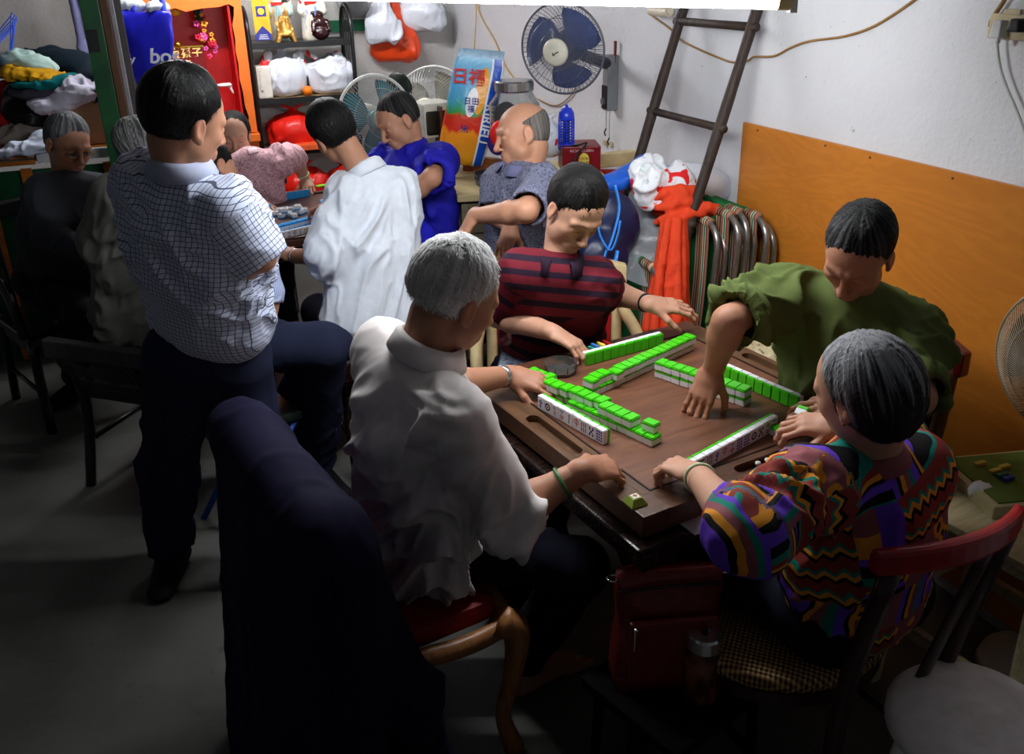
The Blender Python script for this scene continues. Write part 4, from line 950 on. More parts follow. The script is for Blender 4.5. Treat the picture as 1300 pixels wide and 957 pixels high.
def person(name, label, J, skin=(0.56, 0.33, 0.21), hs=1.0, hd=None, hair=None, shirt=None, trousers=None, feet=None, hands=None, group=None, slim=1.0, arms=('L', 'R'), facing=None, roll=0.0, legs=True):
    """J: world joints H (head centre) P (pelvis) Ls Rs Le Re Lw Rw, Lh Rh Lk Rk La Ra"""
    hd = hd or {}; M, X, Fw, U = body_frame(J)
    root = empty('person', (J['P'][0], J['P'][1], 0), 0, label, 'person', group)
    def local(V): return V - np.array([J['P'][0], J['P'][1], 0])
    off = np.array([J['P'][0], J['P'][1], 0.0])
    f = nrm(facing); up0 = hd.get('up', nrm((J['H'] - M) * 1.0 + ZZ * .02 )); z_ = nrm(up0 - f * (up0 @ f))
    if roll: 
        a = math.radians(roll); xr = np.cross(f, z_); z_ = z_ * math.cos(a) + xr * math.sin(a)
    xr = np.cross(f, z_); R = np.array([xr, f, z_]).T; HC = J['H']
    # ---- body (one mesh): torso, neck, arms at 8 mm, head and hands finer
    nb = M + U * .02 + Fw * .0; neckt = HC + R @ (np.array([0, -.028, -.055]) * hs)
    J['_nb'] = nb; J['_neckt'] = neckt
    nr = J['_nr'] = .050 * hs * hd.get('neck', 1.0)
    core = [cone(nb - U * .03, neckt, nr * 1.12, nr, k=.03)]
    g = slim
    core += [cone(M - U * .07, (M + J['P']) / 2, .085 * g, .095 * g, w=X, s=1.45, k=.03), cone((M + J['P']) / 2, J['P'], .09 * g, .095 * g, w=X, s=1.35, k=.03), cone(J['Ls'] - U * .01, J['Rs'] - U * .01, .045 * g, k=.04), cone(M - U * .01, nb, .06, nr * 1.1, k=.04)]
    armp = []
    for s_ in arms:
        S, E, W = J[s_ + 's'], J[s_ + 'e'], J[s_ + 'w']; m1 = E + (W - E) * .28
        armp += [cone(S, E, .046 * g, .039 * g, k=.02), cone(E, m1, .039 * g, .041 * g, k=.015), cone(m1, W, .041 * g, .0255 * g, k=.015)]
    core += armp
    if legs:
        for s_ in 'LR': core += chain([J[s_ + 'h'], J[s_ + 'k'], J[s_ + 'a']], [.075 * g, .052 * g, .036 * g], k=.03)
    footc = []
    if feet and feet.get('bare'):
        for s_ in feet['bare']:
            P_, h_, t_, d_ = foot_prims(J[s_ + 'a'], feet['dir'][s_]); footc += P_ + toes(h_, t_, d_, side=-1 if s_ == 'L' else 1)
    parts = []
    Fd, lo = field(core, .008); V, Q = surfnet(Fd, lo, .008); V = relax(V, Q, 3); parts.append((V, Q, np.tile(np.array(skin), (len(V), 1))))
    hp = xform(head_prims(hd), R, HC, hs) 
    neckp = [cone(nb - U * .03, neckt, nr * 1.12, nr, k=.03)]
    hh = .0032 if hd.get('fine', 1) else .005
    Fd, lo = field(neckp + hp, hh); V, Q = surfnet(Fd, lo, hh); V = relax(V, Q, 1); parts.append((V, Q, head_colors(hd, skin)(lfn(R, HC, hs)(V))))
    if footc:
        Fd, lo = field(footc, .004); V, Q = surfnet(Fd, lo, .004); V = relax(V, Q, 1); parts.append((V, Q, np.tile(np.array(skin) * .8, (len(V), 1))))
    for s_ in arms:
        hnd = dict((hands or {}).get(s_, {})); W, E = J[s_ + 'w'], J[s_ + 'e']; fd = nrm(W - E); d = hnd.pop('d', fd); n = hnd.pop('n', ZZ)
        hh = hnd.pop('h', .0030); ns = hnd.pop('s', 1.0) * hs
        P_ = hand_prims(W, d, n, 1 if s_ == 'L' else -1, s=ns, **hnd); P_.insert(0, cone(W - fd * .07, W, .0315 * g, .0255 * g, k=.015))
        if J.get('noarm' + s_): continue
        Fd, lo = field(P_, hh); V, Q = surfnet(Fd, lo, hh); V = relax(V, Q, 1); N = vnorm(V, Q)
        c = np.tile(np.array(skin), (len(V), 1)); kn = np.clip(vnoise(V * 60) * .5 + .5, 0, 1)[:, None]; c = c * (1 - .18 * kn) + np.array([.55, .2, .13]) * .18 * kn
        parts.append((V, Q, c))
    o_ = 0; VV, QQ, CC = [], [], []
    for V, Q, c in parts: VV.append(V); QQ.append(Q + o_); CC.append(c); o_ += len(V)
    body = link('body', to_mesh('body', np.concatenate(VV) - off, np.concatenate(QQ), np.concatenate(CC)), skin_mat(), root)
    if hair:
        for hname, h in hair.items():
            ob = hair_mesh(hname, h, R, HC, hs, root); ob.location = tuple(-off)
    fr = ((M + J['P']) / 2, X, Fw, U)
    if shirt:
        sh = shirt; ft = sh.get('fat', 1.0); b = sh.get('belly', 0.0); hem = J.get('hem', J['P'] + U * .02); mid = (M + hem) / 2
        P_ = [cone(M - U * .085, mid, .108 * ft, .112 * ft, k=.04, w=X, s=1.5), cone(mid + Fw * b, hem + Fw * b * .8, .112 * ft, .118 * ft, k=.05, w=X, s=sh.get('hs', 1.42)),
              cone(J['Ls'] - U * .010, J['Rs'] - U * .010, .050, k=.06), cone(nb - U * .01, J['Ls'] - U * .008, .058, .050, k=.05), cone(nb - U * .01, J['Rs'] - U * .008, .058, .050, k=.05), cone(M - U * .015 + Fw * 0, nb + U * .005, .074, .050, k=.05)]
        if sh.get('back'): P_.append(cone(M - U * .06 - Fw * .03, mid - Fw * .03, .10, .10, k=.06, w=X, s=1.5))
        sl = sh.get('sleeve', .8); ii = 0; tip = []
        for s_ in arms:
            ii += 1; S, E, W = J[s_ + 's'], J[s_ + 'e'], J[s_ + 'w']; r1, r2 = sh.get('sr', (.066, .060)); 
            ssl = sl[s_] if isinstance(sl, dict) else sl
            if ssl <= 1:
                e = S + (E - S) * ssl; S = S - U * .014; P_.append(cone(S, e, r1, r2, k=.05, tg=ii)); tip.append((e, nrm(E - S), r2))
            else:
                e = E + (W - E) * (ssl - 1); S = S - U * .014; P_.append(dict(cone(S, E, r1, r2, k=.05, tg=ii), cap=True)); P_.append(cone(E, e, r2, sh.get('r3', r2 * .85), k=.03, tg=ii + 2)); tip.append((e, nrm(W - E), sh.get('r3', r2 * .85)))
        P_ += sh.get('extra', [])
        for e, d_, r_ in tip:      # flat, open sleeve mouth
            P_.append(dict(ell(e + d_ * (r_ + .008), (r_ * 1.35, r_ * 1.35, r_ + .008), R=frame_from(y=np.cross(d_, A(.3, .2, .9)), z=d_), k=.003, op='s')))
            P_.append(cone(e - d_ * .022, e + d_ * .05, r_ - .013, k=.002, op='s'))
        P_.append(dict(ell(neckt + (neckt - nb) * .2, nr * 1.1, k=.006, op='s')))
        post = [folds(sh.get('amp', .007) * 1.15, sh.get('wl', .075) * .66, sh.get('st', 2.5), sh.get('fax', U * 1.0 + X * .35), seed=sh.get('seed', 1), mask=lambda V, q_=nb: np.clip((np.linalg.norm(V - q_, axis=1) - .07) / .07, 0, 1))]
        if sh.get('post'): post += sh['post']
        ob = blob(sh.get('name', 'shirt'), P_, sh['m'], root, h=sh.get('h', .0065), post=post, uvfr=fr); ob.location = tuple(-off)
        if sh.get('collar', True):
            co = collar(J, sh.get('cm', sh['m']), root, **sh.get('cargs', {})); co.location = tuple(-off)
        if sh.get('cuffs'):
            for e, d_, r_ in tip:
                cu = loop_band('cuff', e - d_ * .018, d_, r_ + .004, .030, .009, sh['m'], root); cu.location = tuple(-off)
    if trousers:
        tr = trousers; P_ = [cone(J['Lh'], J['Rh'], .096, k=.05), cone(J['P'], J['P'] + U * .08, .104, .094, k=.05, w=X, s=1.32)]; r = tr.get('r', (.092, .070, .058))
        for i, s_ in enumerate('LR'): 
            P_ += [cone(J[s_ + 'h'], J[s_ + 'k'], r[0], r[1], k=.035, tg=1 + i)]
            if tr.get('short'): continue
            P_ += [cone(J[s_ + 'k'], J[s_ + 'a'] + ZZ * .01, r[1], r[2], k=.03, tg=3 + i)]
        ob = blob(tr.get('name', 'trousers'), P_, tr['m'], root, h=tr.get('h', .009), post=[folds(.008, .09, 2.0, (0, .2, 1), seed=3)], uvfr=fr); ob.location = tuple(-off)
    if feet and feet.get('shoes'):
        for s_ in feet['shoes']:
            P_, h_, t_, d_ = foot_prims(J[s_ + 'a'], feet['dir'][s_]); P_ = P_[1:] + [cone(h_ - d_ * .03 - ZZ * .0, h_ + d_ * .17 - ZZ * .012, .040, .026, w=t_, s=1.3, k=.02), ell(h_ + d_ * .17 - ZZ * .012, (.042, .042, .024), k=.02)]
            P_.append(cone(J[s_ + 'a'] + ZZ * .03, J[s_ + 'a'] + ZZ * .2, .034, k=.004, op='s'))
            ob = blob('shoe', P_, feet['m'], root, h=.006); ob.location = tuple(-off)
            if feet.get('sock'):
                ob = blob('sock', [cone(J[s_ + 'a'] - ZZ * .03, J[s_ + 'a'] + ZZ * .09, .040, .044, k=.01)], feet['sock'], root, h=.005, post=[folds(.003, .02, .5)]); ob.location = tuple(-off)
    return root, off, R, J
def legs_seated(J, fwd, knee_z=.50, L1=.42, spread=.12, foot=None, hipw=.09, ankdx=0.0):
    """default seated legs from the pelvis"""
    M, X, Fw, U = body_frame(J); fwd = nrm(A(fwd[0], fwd[1], 0)); Xh = np.cross(fwd, ZZ)
    for s_, sg in (('L', -1), ('R', 1)):
        J[s_ + 'h'] = J['P'] + Xh * sg * hipw
        if s_ + 'k' not in J:
            k = J[s_ + 'h'] + fwd * L1 + Xh * sg * spread * .5; k[2] = knee_z; J[s_ + 'k'] = k
        if s_ + 'a' not in J: a = J[s_ + 'k'] + fwd * ankdx; J[s_ + 'a'] = A(a[0], a[1], .09)
    return J
# ================================================================ THE TWELVE PEOPLE
SK1 = (0.40, 0.195, 0.112); SK2 = (0.49, 0.27, 0.175); SK3 = (0.35, 0.16, 0.088)
BLACK = (.004, .0037, .0035)
def plain(n, rgb, **k): return flat(n, rgb, **k)
def J_(**k): return {a: np.asarray(b, float) for a, b in k.items()}
DBG = []
# -- 1 white-haired man, back to us, near left side of the table
def fig_white():
    J = J_(H=px(577, 374, d=1.85), P=px(520, 655, z=.56), Ls=px(492, 443, d=2.02), Rs=px(578, 528, d=1.76), Lw=px(648, 476, z=.835), Rw=px(742, 596, z=.85))
    J['Re'] = lim(J['Rs'], 655, 648, .30, 1); J['Le'] = lim(J['Lw'], 560, 492, .25, -1)
    J['hem'] = px(528, 668, z=.56)
    J['Lk'] = px(690, 640, z=.52); J['Rk'] = px(735, 720, z=.50); J['Ra'] = px(668, 838, z=.08); J['La'] = px(640, 760, z=.08)
    f = dv(.72, .50, -.42); legs_seated(J, dv(.8, .45))
    hr = {'hair': dict(t=.013, c1=(.66, .65, .63), c2=(.97, .96, .95), mix=.75, amp=.004, mess=1.1, n=4500, len=.022, lift=.3, hl=.010, cut=-.038, rough=.5, top=1.2, crown=(0, -.05, .09))}
    return person('person', 'white-haired man in a pale rolled-sleeve shirt at the near table, back to us', J, SK3, 0.97, dict(age=1, neck=1.1, browa=.3), hr,
        shirt=dict(m=M_white(), sleeve={'L': 1.05, 'R': 1.15}, sr=(.066, .066), r3=.058, hs=1.55, fat=1.16, amp=.015, wl=.10, seed=2, cuffs=True, st=4, cargs=dict(lift=.026)),
        trousers=dict(m=M_navy()), feet=dict(bare='R', dir={'R': dv(.85, .5)}), facing=f,
        hands=dict(L=dict(d=dv(1, -.25, -.15), n=dv(.1, -.35, .9), curl=(18, 20, 12), tcurl=10, thumb=.3), R=dict(d=dv(.8, .55, -.25), n=dv(-.1, -.4, .85), curl=(35, 45, 25), thumb=.4)))
# -- 2 man in maroon striped polo shirt
def fig_maroon():
    J = J_(H=px(730, 264, d=2.58), P=px(690, 480, z=.55), Ls=px(755, 358, d=2.68), Rs=px(662, 342, d=2.66), Rw=px(702, 422, z=.86), Lw=px(826, 386, z=.90))
    J['Re'] = lim(J['Rw'], 632, 400, .25, 1); J['Le'] = lim(J['Ls'], 770, 352, .27, 1)
    J['Le'] = px(768, 368, d=2.90)
    J['Lh'] = px(730, 470, z=.52)
    f = dv(.35, -.75, -.62); legs_seated(J, dv(.3, -.9))
    hr = {'hair': dict(t=.014, c1=BLACK, c2=(.014, .013, .013), mix=.3, amp=.003, hl=.006, side=.006, cut=-.052, top=1.5, crown=(.03, -.03, .10))}
    return person('person', 'black-haired man in a maroon striped polo shirt at the far edge of the near table', J, SK2, 0.94, dict(age=1), hr,
        shirt=dict(m=M_maroon(), sleeve={'R': .80, 'L': .95}, sr=(.062, .064), fat=.96, amp=.006, wl=.09, seed=4, cargs=dict(gap=26)), trousers=dict(m=M_navy()), facing=f,
        hands=dict(R=dict(d=dv(.85, -.45, -.35), n=dv(.25, -.1, .95), curl=(30, 35, 25), thumb=.6), L=dict(d=dv(.95, .1, -.1), n=dv(.1, -.3, .9), curl=(15, 25, 20), thumb=.6)))
# -- 3 man in green T-shirt
def fig_green():
    J = J_(H=px(1090, 318, d=2.12), P=px(1085, 560, z=.56), Ls=px(1160, 412, d=2.22), Rs=px(1003, 365, d=2.32), Rw=px(905, 470, z=.89), Lw=px(1085, 520, z=.86))
    J['Re'] = lim(J['Rs'], 925, 408, .27, -1); J['Le'] = lim(J['Ls'], 1165, 505, .27, -1)
    J['P'] = (J['Ls'] + J['Rs']) / 2 + A(.10, .06, -.48)
    f = dv(-.50, -.60, -.62); legs_seated(J, dv(-.8, -.4))
    hr = {'hair': dict(t=.009, c1=BLACK, c2=(.10, .10, .105), mix=.12, n=3500, amp=.0035, hl=.016, side=.008, cut=-.05, rough=.5)}
    return person('person', 'man in an olive green T-shirt seated by the plywood panel', J, SK3, 0.95, dict(stubble=.2), hr,
        shirt=dict(name='t_shirt', m=M_olive(), sleeve={'R': .86, 'L': .86}, sr=(.068, .072), fat=1.06, belly=.03, amp=.011, wl=.14, seed=6, collar=False), trousers=dict(m=M_navy()), facing=f,
        hands=dict(R=dict(d=dv(-.42, -.35, -.80), n=dv(-.4, -.8, .40), curl=(10, 22, 15), thumb=.5), L=dict(d=dv(-1, .0, .0), n=dv(-.1, -.4, .9), curl=(20, 30, 20))))
# -- 4 woman in the many-coloured blouse
def fig_woman():
    J = J_(H=px(1097, 492, d=1.65), P=px(1085, 760, z=.56), Ls=px(1035, 612, d=1.66), Rs=px(1160, 590, d=1.80), Lw=px(884, 602, z=.84), Rw=px(1062, 540, z=.88))
    J['Le'] = lim(J['Lw'], 948, 690, .24, -1); J['Re'] = lim(J['Rs'], 1130, 590, .20, 1)
    J['Le'] = lim(J['Ls'], 950, 680, .27, -1)
    J['Re'] = px(1125, 560, d=2.0)
    f = dv(-.55, .80, -.30); legs_seated(J, dv(-.5, .9))
    hr = {'hair': dict(style='bob', low=1, n=4500, len=.035, t=.003, c1=(.014, .014, .016), c2=(.52, .53, .56), mix=-.10, grad=.75, amp=.0035, hl=.012, cut=-.105, taper=-.3, side=.004, rough=.35, crown=(0, -.02, .12))}  # grad paints the highlight on the crown: black hair turning light grey upwards
    return person('person', 'dark-haired woman in a many-coloured patchwork blouse at the near table', J, SK2, 0.92, dict(), hr,
        shirt=dict(name='blouse', m=M_ethnic(), sleeve={'L': 1.15, 'R': 1.1}, sr=(.066, .062), r3=.052, fat=1.06, amp=.008, wl=.10, seed=9, cargs=dict(hgt=.026, drop=.03, gap=10)), trousers=dict(m=M_navy()), facing=f,
        hands=dict(L=dict(d=dv(-.6, .75, -.1), n=dv(0, -.1, 1), curl=(40, 55, 35), thumb=.2), R=dict(d=dv(-.9, .2, .0), n=dv(0, -.3, .9), curl=(30, 45, 35), thumb=.5, tcurl=35)))
# -- 5 standing man in the check shirt
def fig_stand():
    J = J_(H=px(234, 150, d=2.14), P=px(262, 440, d=2.50), Ls=px(183, 228, d=2.26), Rs=px(286, 262, d=2.18))
    J['Le'] = lim(J['Ls'], 185, 330, .28, 1); J['Re'] = lim(J['Rs'], 338, 312, .25, -1); J['Rw'] = px(300, 350, d=2.42); J['Lw'] = px(240, 330, d=2.42)
    J['Le'] = px(215, 330, d=2.55); J['Re'] = px(330, 326, d=2.24)
    J['Rw'] = px(262, 355, d=2.42)
    J['Lh'] = px(232, 455, d=2.50); J['Rh'] = px(292, 455, d=2.52); J['Lk'] = px(215, 590, d=2.70); J['Rk'] = px(330, 590, d=2.76)
    J['La'] = px(215, 690, z=.09); J['Ra'] = px(372, 700, z=.09)
    J['hem'] = px(268, 400, d=2.45)
    f = dv(.60, .75, -.30)
    hr = {'hair': dict(t=.014, c1=(.003, .003, .003), c2=(.010, .010, .0105), mix=.3, amp=.002, hl=.004, cut=-.062, top=1.25, rough=.28)}
    return person('person', 'black-haired man in a check shirt standing with folded arms', J, SK1, 0.99, dict(neck=1.05), hr,
        shirt=dict(m=M_check(), sleeve={'L': .95, 'R': .97}, sr=(.066, .070), fat=1.10, amp=.009, wl=.11, st=.8, fax=(.5, .1, 1), seed=12, cm=cloth('check_collar', (168, 174, 198)), cargs=dict(lift=.014), hs=1.42), trousers=dict(m=M_navy2(), r=(.105, .080, .070)), facing=f,
        feet=dict(shoes='LR', m=M_blk(), dir={'L': dv(.1, -.8), 'R': dv(.3, .6)}),
        hands=dict(R=dict(d=dv(-1, .3, .1), n=dv(0, -.8, .5)), L=dict(d=dv(1, -.2, .1), n=dv(0, -.8, .5))))
# -- 6 man in a white shirt, back to us, at the far table
def fig_wshirt():
    J = J_(H=px(424, 168, d=3.32), P=px(480, 420, d=3.55), Ls=px(440, 240, d=3.36), Rs=px(505, 234, d=3.42), Lw=px(373, 325, d=3.62), Rw=px(438, 232, d=3.95))
    J['Le'] = lim(J['Lw'], 428, 330, .25, -1); J['Le'] = lim(J['Ls'], 420, 326, .27, -1); J['Re'] = px(520, 270, d=3.6)
    J['hem'] = px(470, 405, d=3.46)
    J['Rw'] = px(430, 262, d=3.9); J['Re'] = px(500, 262, d=3.75)
    f = dv(-.5, .75, -.35); legs_seated(J, dv(-.4, .9))
    hr = {'hair': dict(t=.014, c1=BLACK, c2=(.014, .014, .014), mix=.3, amp=.003, hl=.006, cut=-.058, rough=.3)}
    return person('person', 'black-haired man in a loose white shirt, back to us, seated at the far table', J, SK1, 0.97, dict(fine=1), hr,
        shirt=dict(m=M_white2(), sleeve={'L': 1.12, 'R': 1.2}, sr=(.066, .070), r3=.056, fat=1.12, amp=.011, wl=.11, seed=15, st=3, cuffs=True, cargs=dict(lift=.02)), trousers=dict(m=M_navy()), facing=f,
        hands=dict(L=dict(d=dv(-.8, .4, .2), n=dv(0, -.3, .9), h=.004), R=dict(d=dv(-.9, .3, 0), n=ZZ, h=.004)))
# -- 7 man in royal blue shirt
def fig_blue():
    J = J_(H=px(506, 152, d=3.83), P=px(545, 330, d=4.0), Ls=px(560, 200, d=3.80), Rs=px(492, 205, d=3.98), Rw=px(455, 290, d=4.1), Lw=px(498, 262, d=3.75))
    J['Le'] = px(548, 232, d=3.62); J['Lw'] = px(500, 262, d=3.62); J['Re'] = px(480, 255, d=3.95)
    J['Le'] = lim(J['Ls'], 548, 226, .27, -1); J['Lw'] = lim(J['Le'], 492, 270, .25, 1)
    J['Lk'] = px(530, 300, d=3.62); J['La'] = px(540, 395, d=3.75); J['Rk'] = px(470, 320, d=3.9)
    f = dv(-.72, -.50, -.45); legs_seated(J, dv(-.7, -.7))
    hr = {'hair': dict(t=.006, c1=(.006, .006, .006), c2=(.07, .066, .066), mix=.25, amp=.0025, hl=.046, cut=-.04, rough=.5)}
    return person('person', 'man in a royal blue shirt and shorts seated in front of the rice bag', J, SK1, 0.95, dict(age=1, stubble=.12), hr,
        shirt=dict(m=M_royal(), sleeve={'L': .80, 'R': .9}, sr=(.068, .072), fat=1.04, amp=.009, wl=.10, seed=18, cargs=dict()), trousers=dict(m=M_royal2(), name='shorts', short=1), facing=f,
        hands=dict(L=dict(h=.004, d=dv(-.8, 0, -.6), n=dv(-.3, -.6, .5)), R=dict(h=.004)))
# -- 8 bald man in grey patterned polo
def fig_bald():
    J = J_(H=px(664, 170, d=3.30), P=px(675, 375, z=.55), Ls=px(690, 232, d=3.16), Rs=px(636, 232, d=3.46), Lw=px(605, 275, d=3.25), Rw=px(650, 290, d=3.3))
    J['Le'] = px(675, 268, d=3.08); J['Re'] = px(628, 268, d=3.42)
    J['Le'] = lim(J['Ls'], 668, 268, .26, -1); J['Lw'] = lim(J['Le'], 602, 274, .25, 1)
    f = dv(-.93, -.20, -.12); legs_seated(J, dv(-.9, -.3))
    hr = {'hair': dict(style='bald', n=700, len=.012, lift=0, t=.002, c1=(.10, .09, .08), c2=(.25, .22, .20), mix=.4, amp=.001, hl=.02, cut=-.045, rough=.6)}
    return person('person', 'bald man in a grey patterned polo shirt seated behind the maroon-shirted player, looking left', J, SK1, 0.97, dict(fat=.012, neck=1.2, browa=.4, open=1), hr,
        shirt=dict(m=M_greyp(), cm=M_greyc(), sleeve=.85, sr=(.066, .068), fat=1.08, belly=.03, amp=.006, wl=.10, seed=21, cargs=dict()), trousers=dict(m=M_navy()), facing=f,
        hands=dict(L=dict(h=.004, d=dv(-.55, -.1, -.8), n=dv(-.8, -.3, .5), curl=(5, 10, 10)), R=dict(h=.004, d=dv(-.3, -.5, -.5))))
# -- 9 woman in the pink blouse
def fig_pink():
    J = J_(H=px(297, 170, d=4.55), P=px(320, 330, d=4.85), Ls=px(353, 202, d=4.50), Rs=px(283, 215, d=4.50), Lw=px(388, 228, z=.82), Rw=px(330, 258, z=.80))
    J['Le'] = px(378, 195, d=4.62); J['Re'] = px(285, 255, d=4.4)
    J['Le'] = lim(J['Ls'], 374, 200, .24, 1)
    f = dv(.25, -.90, -.22); legs_seated(J, dv(.2, -.9))
    hr = {'hair': dict(style='bob', t=.000, c1=BLACK, c2=(.014, .014, .014), mix=.3, amp=.002, hl=.016, cut=-.07, side=-.004)}
    return person('person', 'woman in a pale pink blouse and necklace seated behind the far table', J, SK2, 0.97, dict(age=1, up=ZZ), hr,
        shirt=dict(name='blouse', m=M_pink(), sleeve={'L': .85, 'R': .9}, sr=(.066, .068), fat=1.02, amp=.006, wl=.10, seed=24, cargs=dict(gap=34, hgt=.022)), trousers=dict(m=M_navy()), facing=f,
        hands=dict(L=dict(h=.004, d=dv(.3, -.8, -.3), n=dv(0, -.2, 1)), R=dict(h=.004, d=dv(.5, -.8, 0))))
# -- 10 old man with glasses, left
def fig_left():
    J = J_(H=px(86, 182, d=3.60), P=px(75, 350, d=4.0), Ls=px(120, 240, d=3.66), Rs=px(58, 242, d=3.60), Lw=px(150, 290, d=3.7), Rw=px(80, 320, d=3.6))
    J['Re'] = px(62, 300, d=3.60); J['Rw'] = px(112, 318, d=3.5); J['Le'] = px(138, 280, d=3.75)
    J['Lk'] = px(128, 385, d=3.9); J['La'] = px(125, 455, z=.09); J['Rk'] = px(105, 400, d=3.8); J['Ra'] = px(95, 478, z=.09)
    f = dv(.72, -.55, -.30); legs_seated(J, dv(.6, -.6))
    hr = {'hair': dict(t=.010, c1=(.05, .05, .055), c2=(.30, .31, .33), mix=.5, amp=.003, hl=.020, cut=-.05, rough=.4)}
    return person('person', 'grey-haired man with glasses in a dark grey pullover seated at the far left', J, SK3, 0.97, dict(age=1, open=1), hr,
        shirt=dict(name='pullover', m=M_dgrey(), sleeve=1.9, sr=(.066, .060), r3=.045, fat=1.04, amp=.010, wl=.09, seed=27, collar=False), trousers=dict(m=M_blk()), facing=f,
        feet=dict(shoes='LR', m=M_blk(), dir={'L': dv(.5, -.7), 'R': dv(-.2, -.8)}),
        hands=dict(L=dict(h=.005), R=dict(h=.005, d=dv(.9, -.2, -.2))))
# -- 11 man in olive-grey shirt, mostly hidden by the standing man
def fig_grey():
    J = J_(H=px(183, 190, d=3.24), P=px(185, 410, d=3.45), Ls=px(148, 245, d=3.1), Rs=px(230, 250, d=3.2), Lw=px(190, 300, d=3.5), Rw=px(270, 300, d=3.5))
    J['Le'] = px(128, 305, d=3.2); J['Re'] = px(245, 300, d=3.3)
    f = dv(.35, .85, -.35); legs_seated(J, dv(.3, .9))
    hr = {'hair': dict(t=.012, c1=(.06, .06, .06), c2=(.42, .42, .42), mix=.5, amp=.005, hl=.012, cut=-.06, rough=.5)}
    return person('person', 'grizzled man in a grey shirt seated mostly behind the standing man', J, SK1, 0.94, dict(), hr,
        shirt=dict(m=M_ogrey(), sleeve=1.2, sr=(.080, .076), r3=.06, fat=1.12, amp=.007, wl=.12, seed=30, collar=False), trousers=dict(m=M_blk()), facing=f, hands=dict(L=dict(h=.005), R=dict(h=.005)))
# -- 12 man behind the standing man: dark hair, striped cuff, crossed leg
def fig_cross():
    J = J_(H=px(268, 218, d=3.04), P=px(290, 425, d=3.0), Ls=px(262, 290, d=3.1), Rs=px(322, 300, d=2.92), Lw=px(300, 400, d=3.1), Rw=px(342, 412, d=2.98))
    J['Re'] = lim(J['Rs'], 336, 375, .2, 1); J['Le'] = px(270, 350, d=3.2)
    J['Rk'] = px(412, 440, d=2.98); J['Ra'] = px(402, 585, z=.12); J['Lk'] = px(395, 450, d=3.3); J['La'] = px(360, 560, z=.09)
    f = dv(.6, .55, -.5); legs_seated(J, dv(.9, .3))
    hr = {'hair': dict(t=.010, c1=BLACK, c2=(.014, .014, .014), mix=.3, amp=.003, hl=.010, cut=-.06)}
    return person('person', 'dark-trousered man with a blue striped sleeve seated behind the standing man', J, SK1, 0.90, dict(), hr,
        shirt=dict(m=M_bstripe(), sleeve=1.1, sr=(.062, .058), r3=.05, fat=.92, amp=.005, wl=.10, seed=33, collar=False), trousers=dict(m=M_navy2(), r=(.090, .082, .064)), facing=f,
        feet=dict(shoes='LR', m=M_blk(), sock=M_sock(), dir={'L': dv(.8, .2), 'R': dv(.5, -.6)}), hands=dict(L=dict(h=.005), R=dict(h=.004, d=dv(.1, .0, -1), n=dv(.5, -.7, 0), curl=(60, 70, 40))))

def pat(name, fn, rough=.8, spec=.15, weave=.10):
    if name in _MC: return _MC[name]
    t = NT(name, rough, spec); s = t.n('ShaderNodeAttribute', attribute_name='cloth').outputs['Vector']
    t.col(fn(t, s)); t.b.inputs['Sheen Weight'].default_value = .0
    t.bump(t.noise(t.obj(), 420, 2), weave, .002); _MC[name] = t.m; return t.m
def stripes(t, x, period, width):     # 1 inside a line
    f = t.math('FRACT', t.math('ADD', t.math('DIVIDE', x, period), 50.0)); return t.math('LESS_THAN', f, width)
def cloth(name, rgb, var=.06, rough=.8, weave=.12, spec=.15):
    def fn(t, s):
        c = srgb(*rgb); f = t.noise(t.obj(), 30, 4)
        return t.ramp(f, [(.3, tuple([x * (1 - var) for x in c[:3]] + [1])), (.7, tuple([min(1, x * (1 + var)) for x in c[:3]] + [1]))])
    return pat(name, fn, rough, spec, weave)
def M_white(): return cloth('pale_shirt_cloth', (222, 214, 212))
def M_white2(): return cloth('white_shirt_cloth', (222, 228, 238))
def M_navy(): return cloth('navy_cloth', (24, 25, 36), rough=.9, spec=.05)
def M_navy2(): return cloth('navy_trouser_cloth', (36, 40, 60), rough=.9, spec=.05)
def M_blk(): return cloth('black_cloth', (14, 14, 16), rough=.7, spec=.2)
def M_olive(): return cloth('olive_cloth', (84, 96, 50))
def M_royal(): return cloth('royal_blue_cloth', (32, 30, 160), rough=.7)
def M_royal2(): return cloth('royal_blue_short_cloth', (30, 34, 180))
def M_greyc(): return cloth('slate_collar_cloth', (92, 92, 122))
def M_dgrey(): return cloth('charcoal_knit', (58, 60, 66))
def M_ogrey(): return cloth('olive_grey_cloth', (104, 104, 98))
def M_sock(): return cloth('white_sock_cloth', (225, 225, 228))
def M_maroon():
    def fn(t, s):
        x, y, z = t.sep(s); w = t.math('SUBTRACT', t.math('ADD', y, t.math('MULTIPLY', t.noise(t.obj(), 6), .01)), t.math('MULTIPLY', z, t.math('DIVIDE', t.math('SUBTRACT', y, .11), .07, clamp=True)))
        m = stripes(t, w, .062, .42); return t.mix(m, srgb(98, 24, 36), srgb(34, 20, 36))
    return pat('maroon_striped_cloth', fn)
def M_check():
    def fn(t, s):
        x, y, z = t.sep(s); a = stripes(t, x, .0125, .14); b = stripes(t, y, .0125, .14)
        m = t.math('MAXIMUM', a, b); return t.mix(t.math('MULTIPLY', m, .88), srgb(196, 204, 226), srgb(38, 42, 72))
    return pat('check_cloth', fn)
def M_bstripe():
    def fn(t, s):
        x, y, z = t.sep(s); return t.mix(stripes(t, x, .007, .4), srgb(205, 215, 240), srgb(110, 135, 200))
    return pat('blue_striped_cloth', fn)
def M_pink():
    def fn(t, s):
        f = t.noise(s, 95, 3, .6, 2.0); return t.ramp(f, [(.40, srgb(238, 205, 208)), (.52, srgb(222, 170, 178)), (.58, srgb(168, 110, 125))])
    return pat('pink_print_cloth', fn)
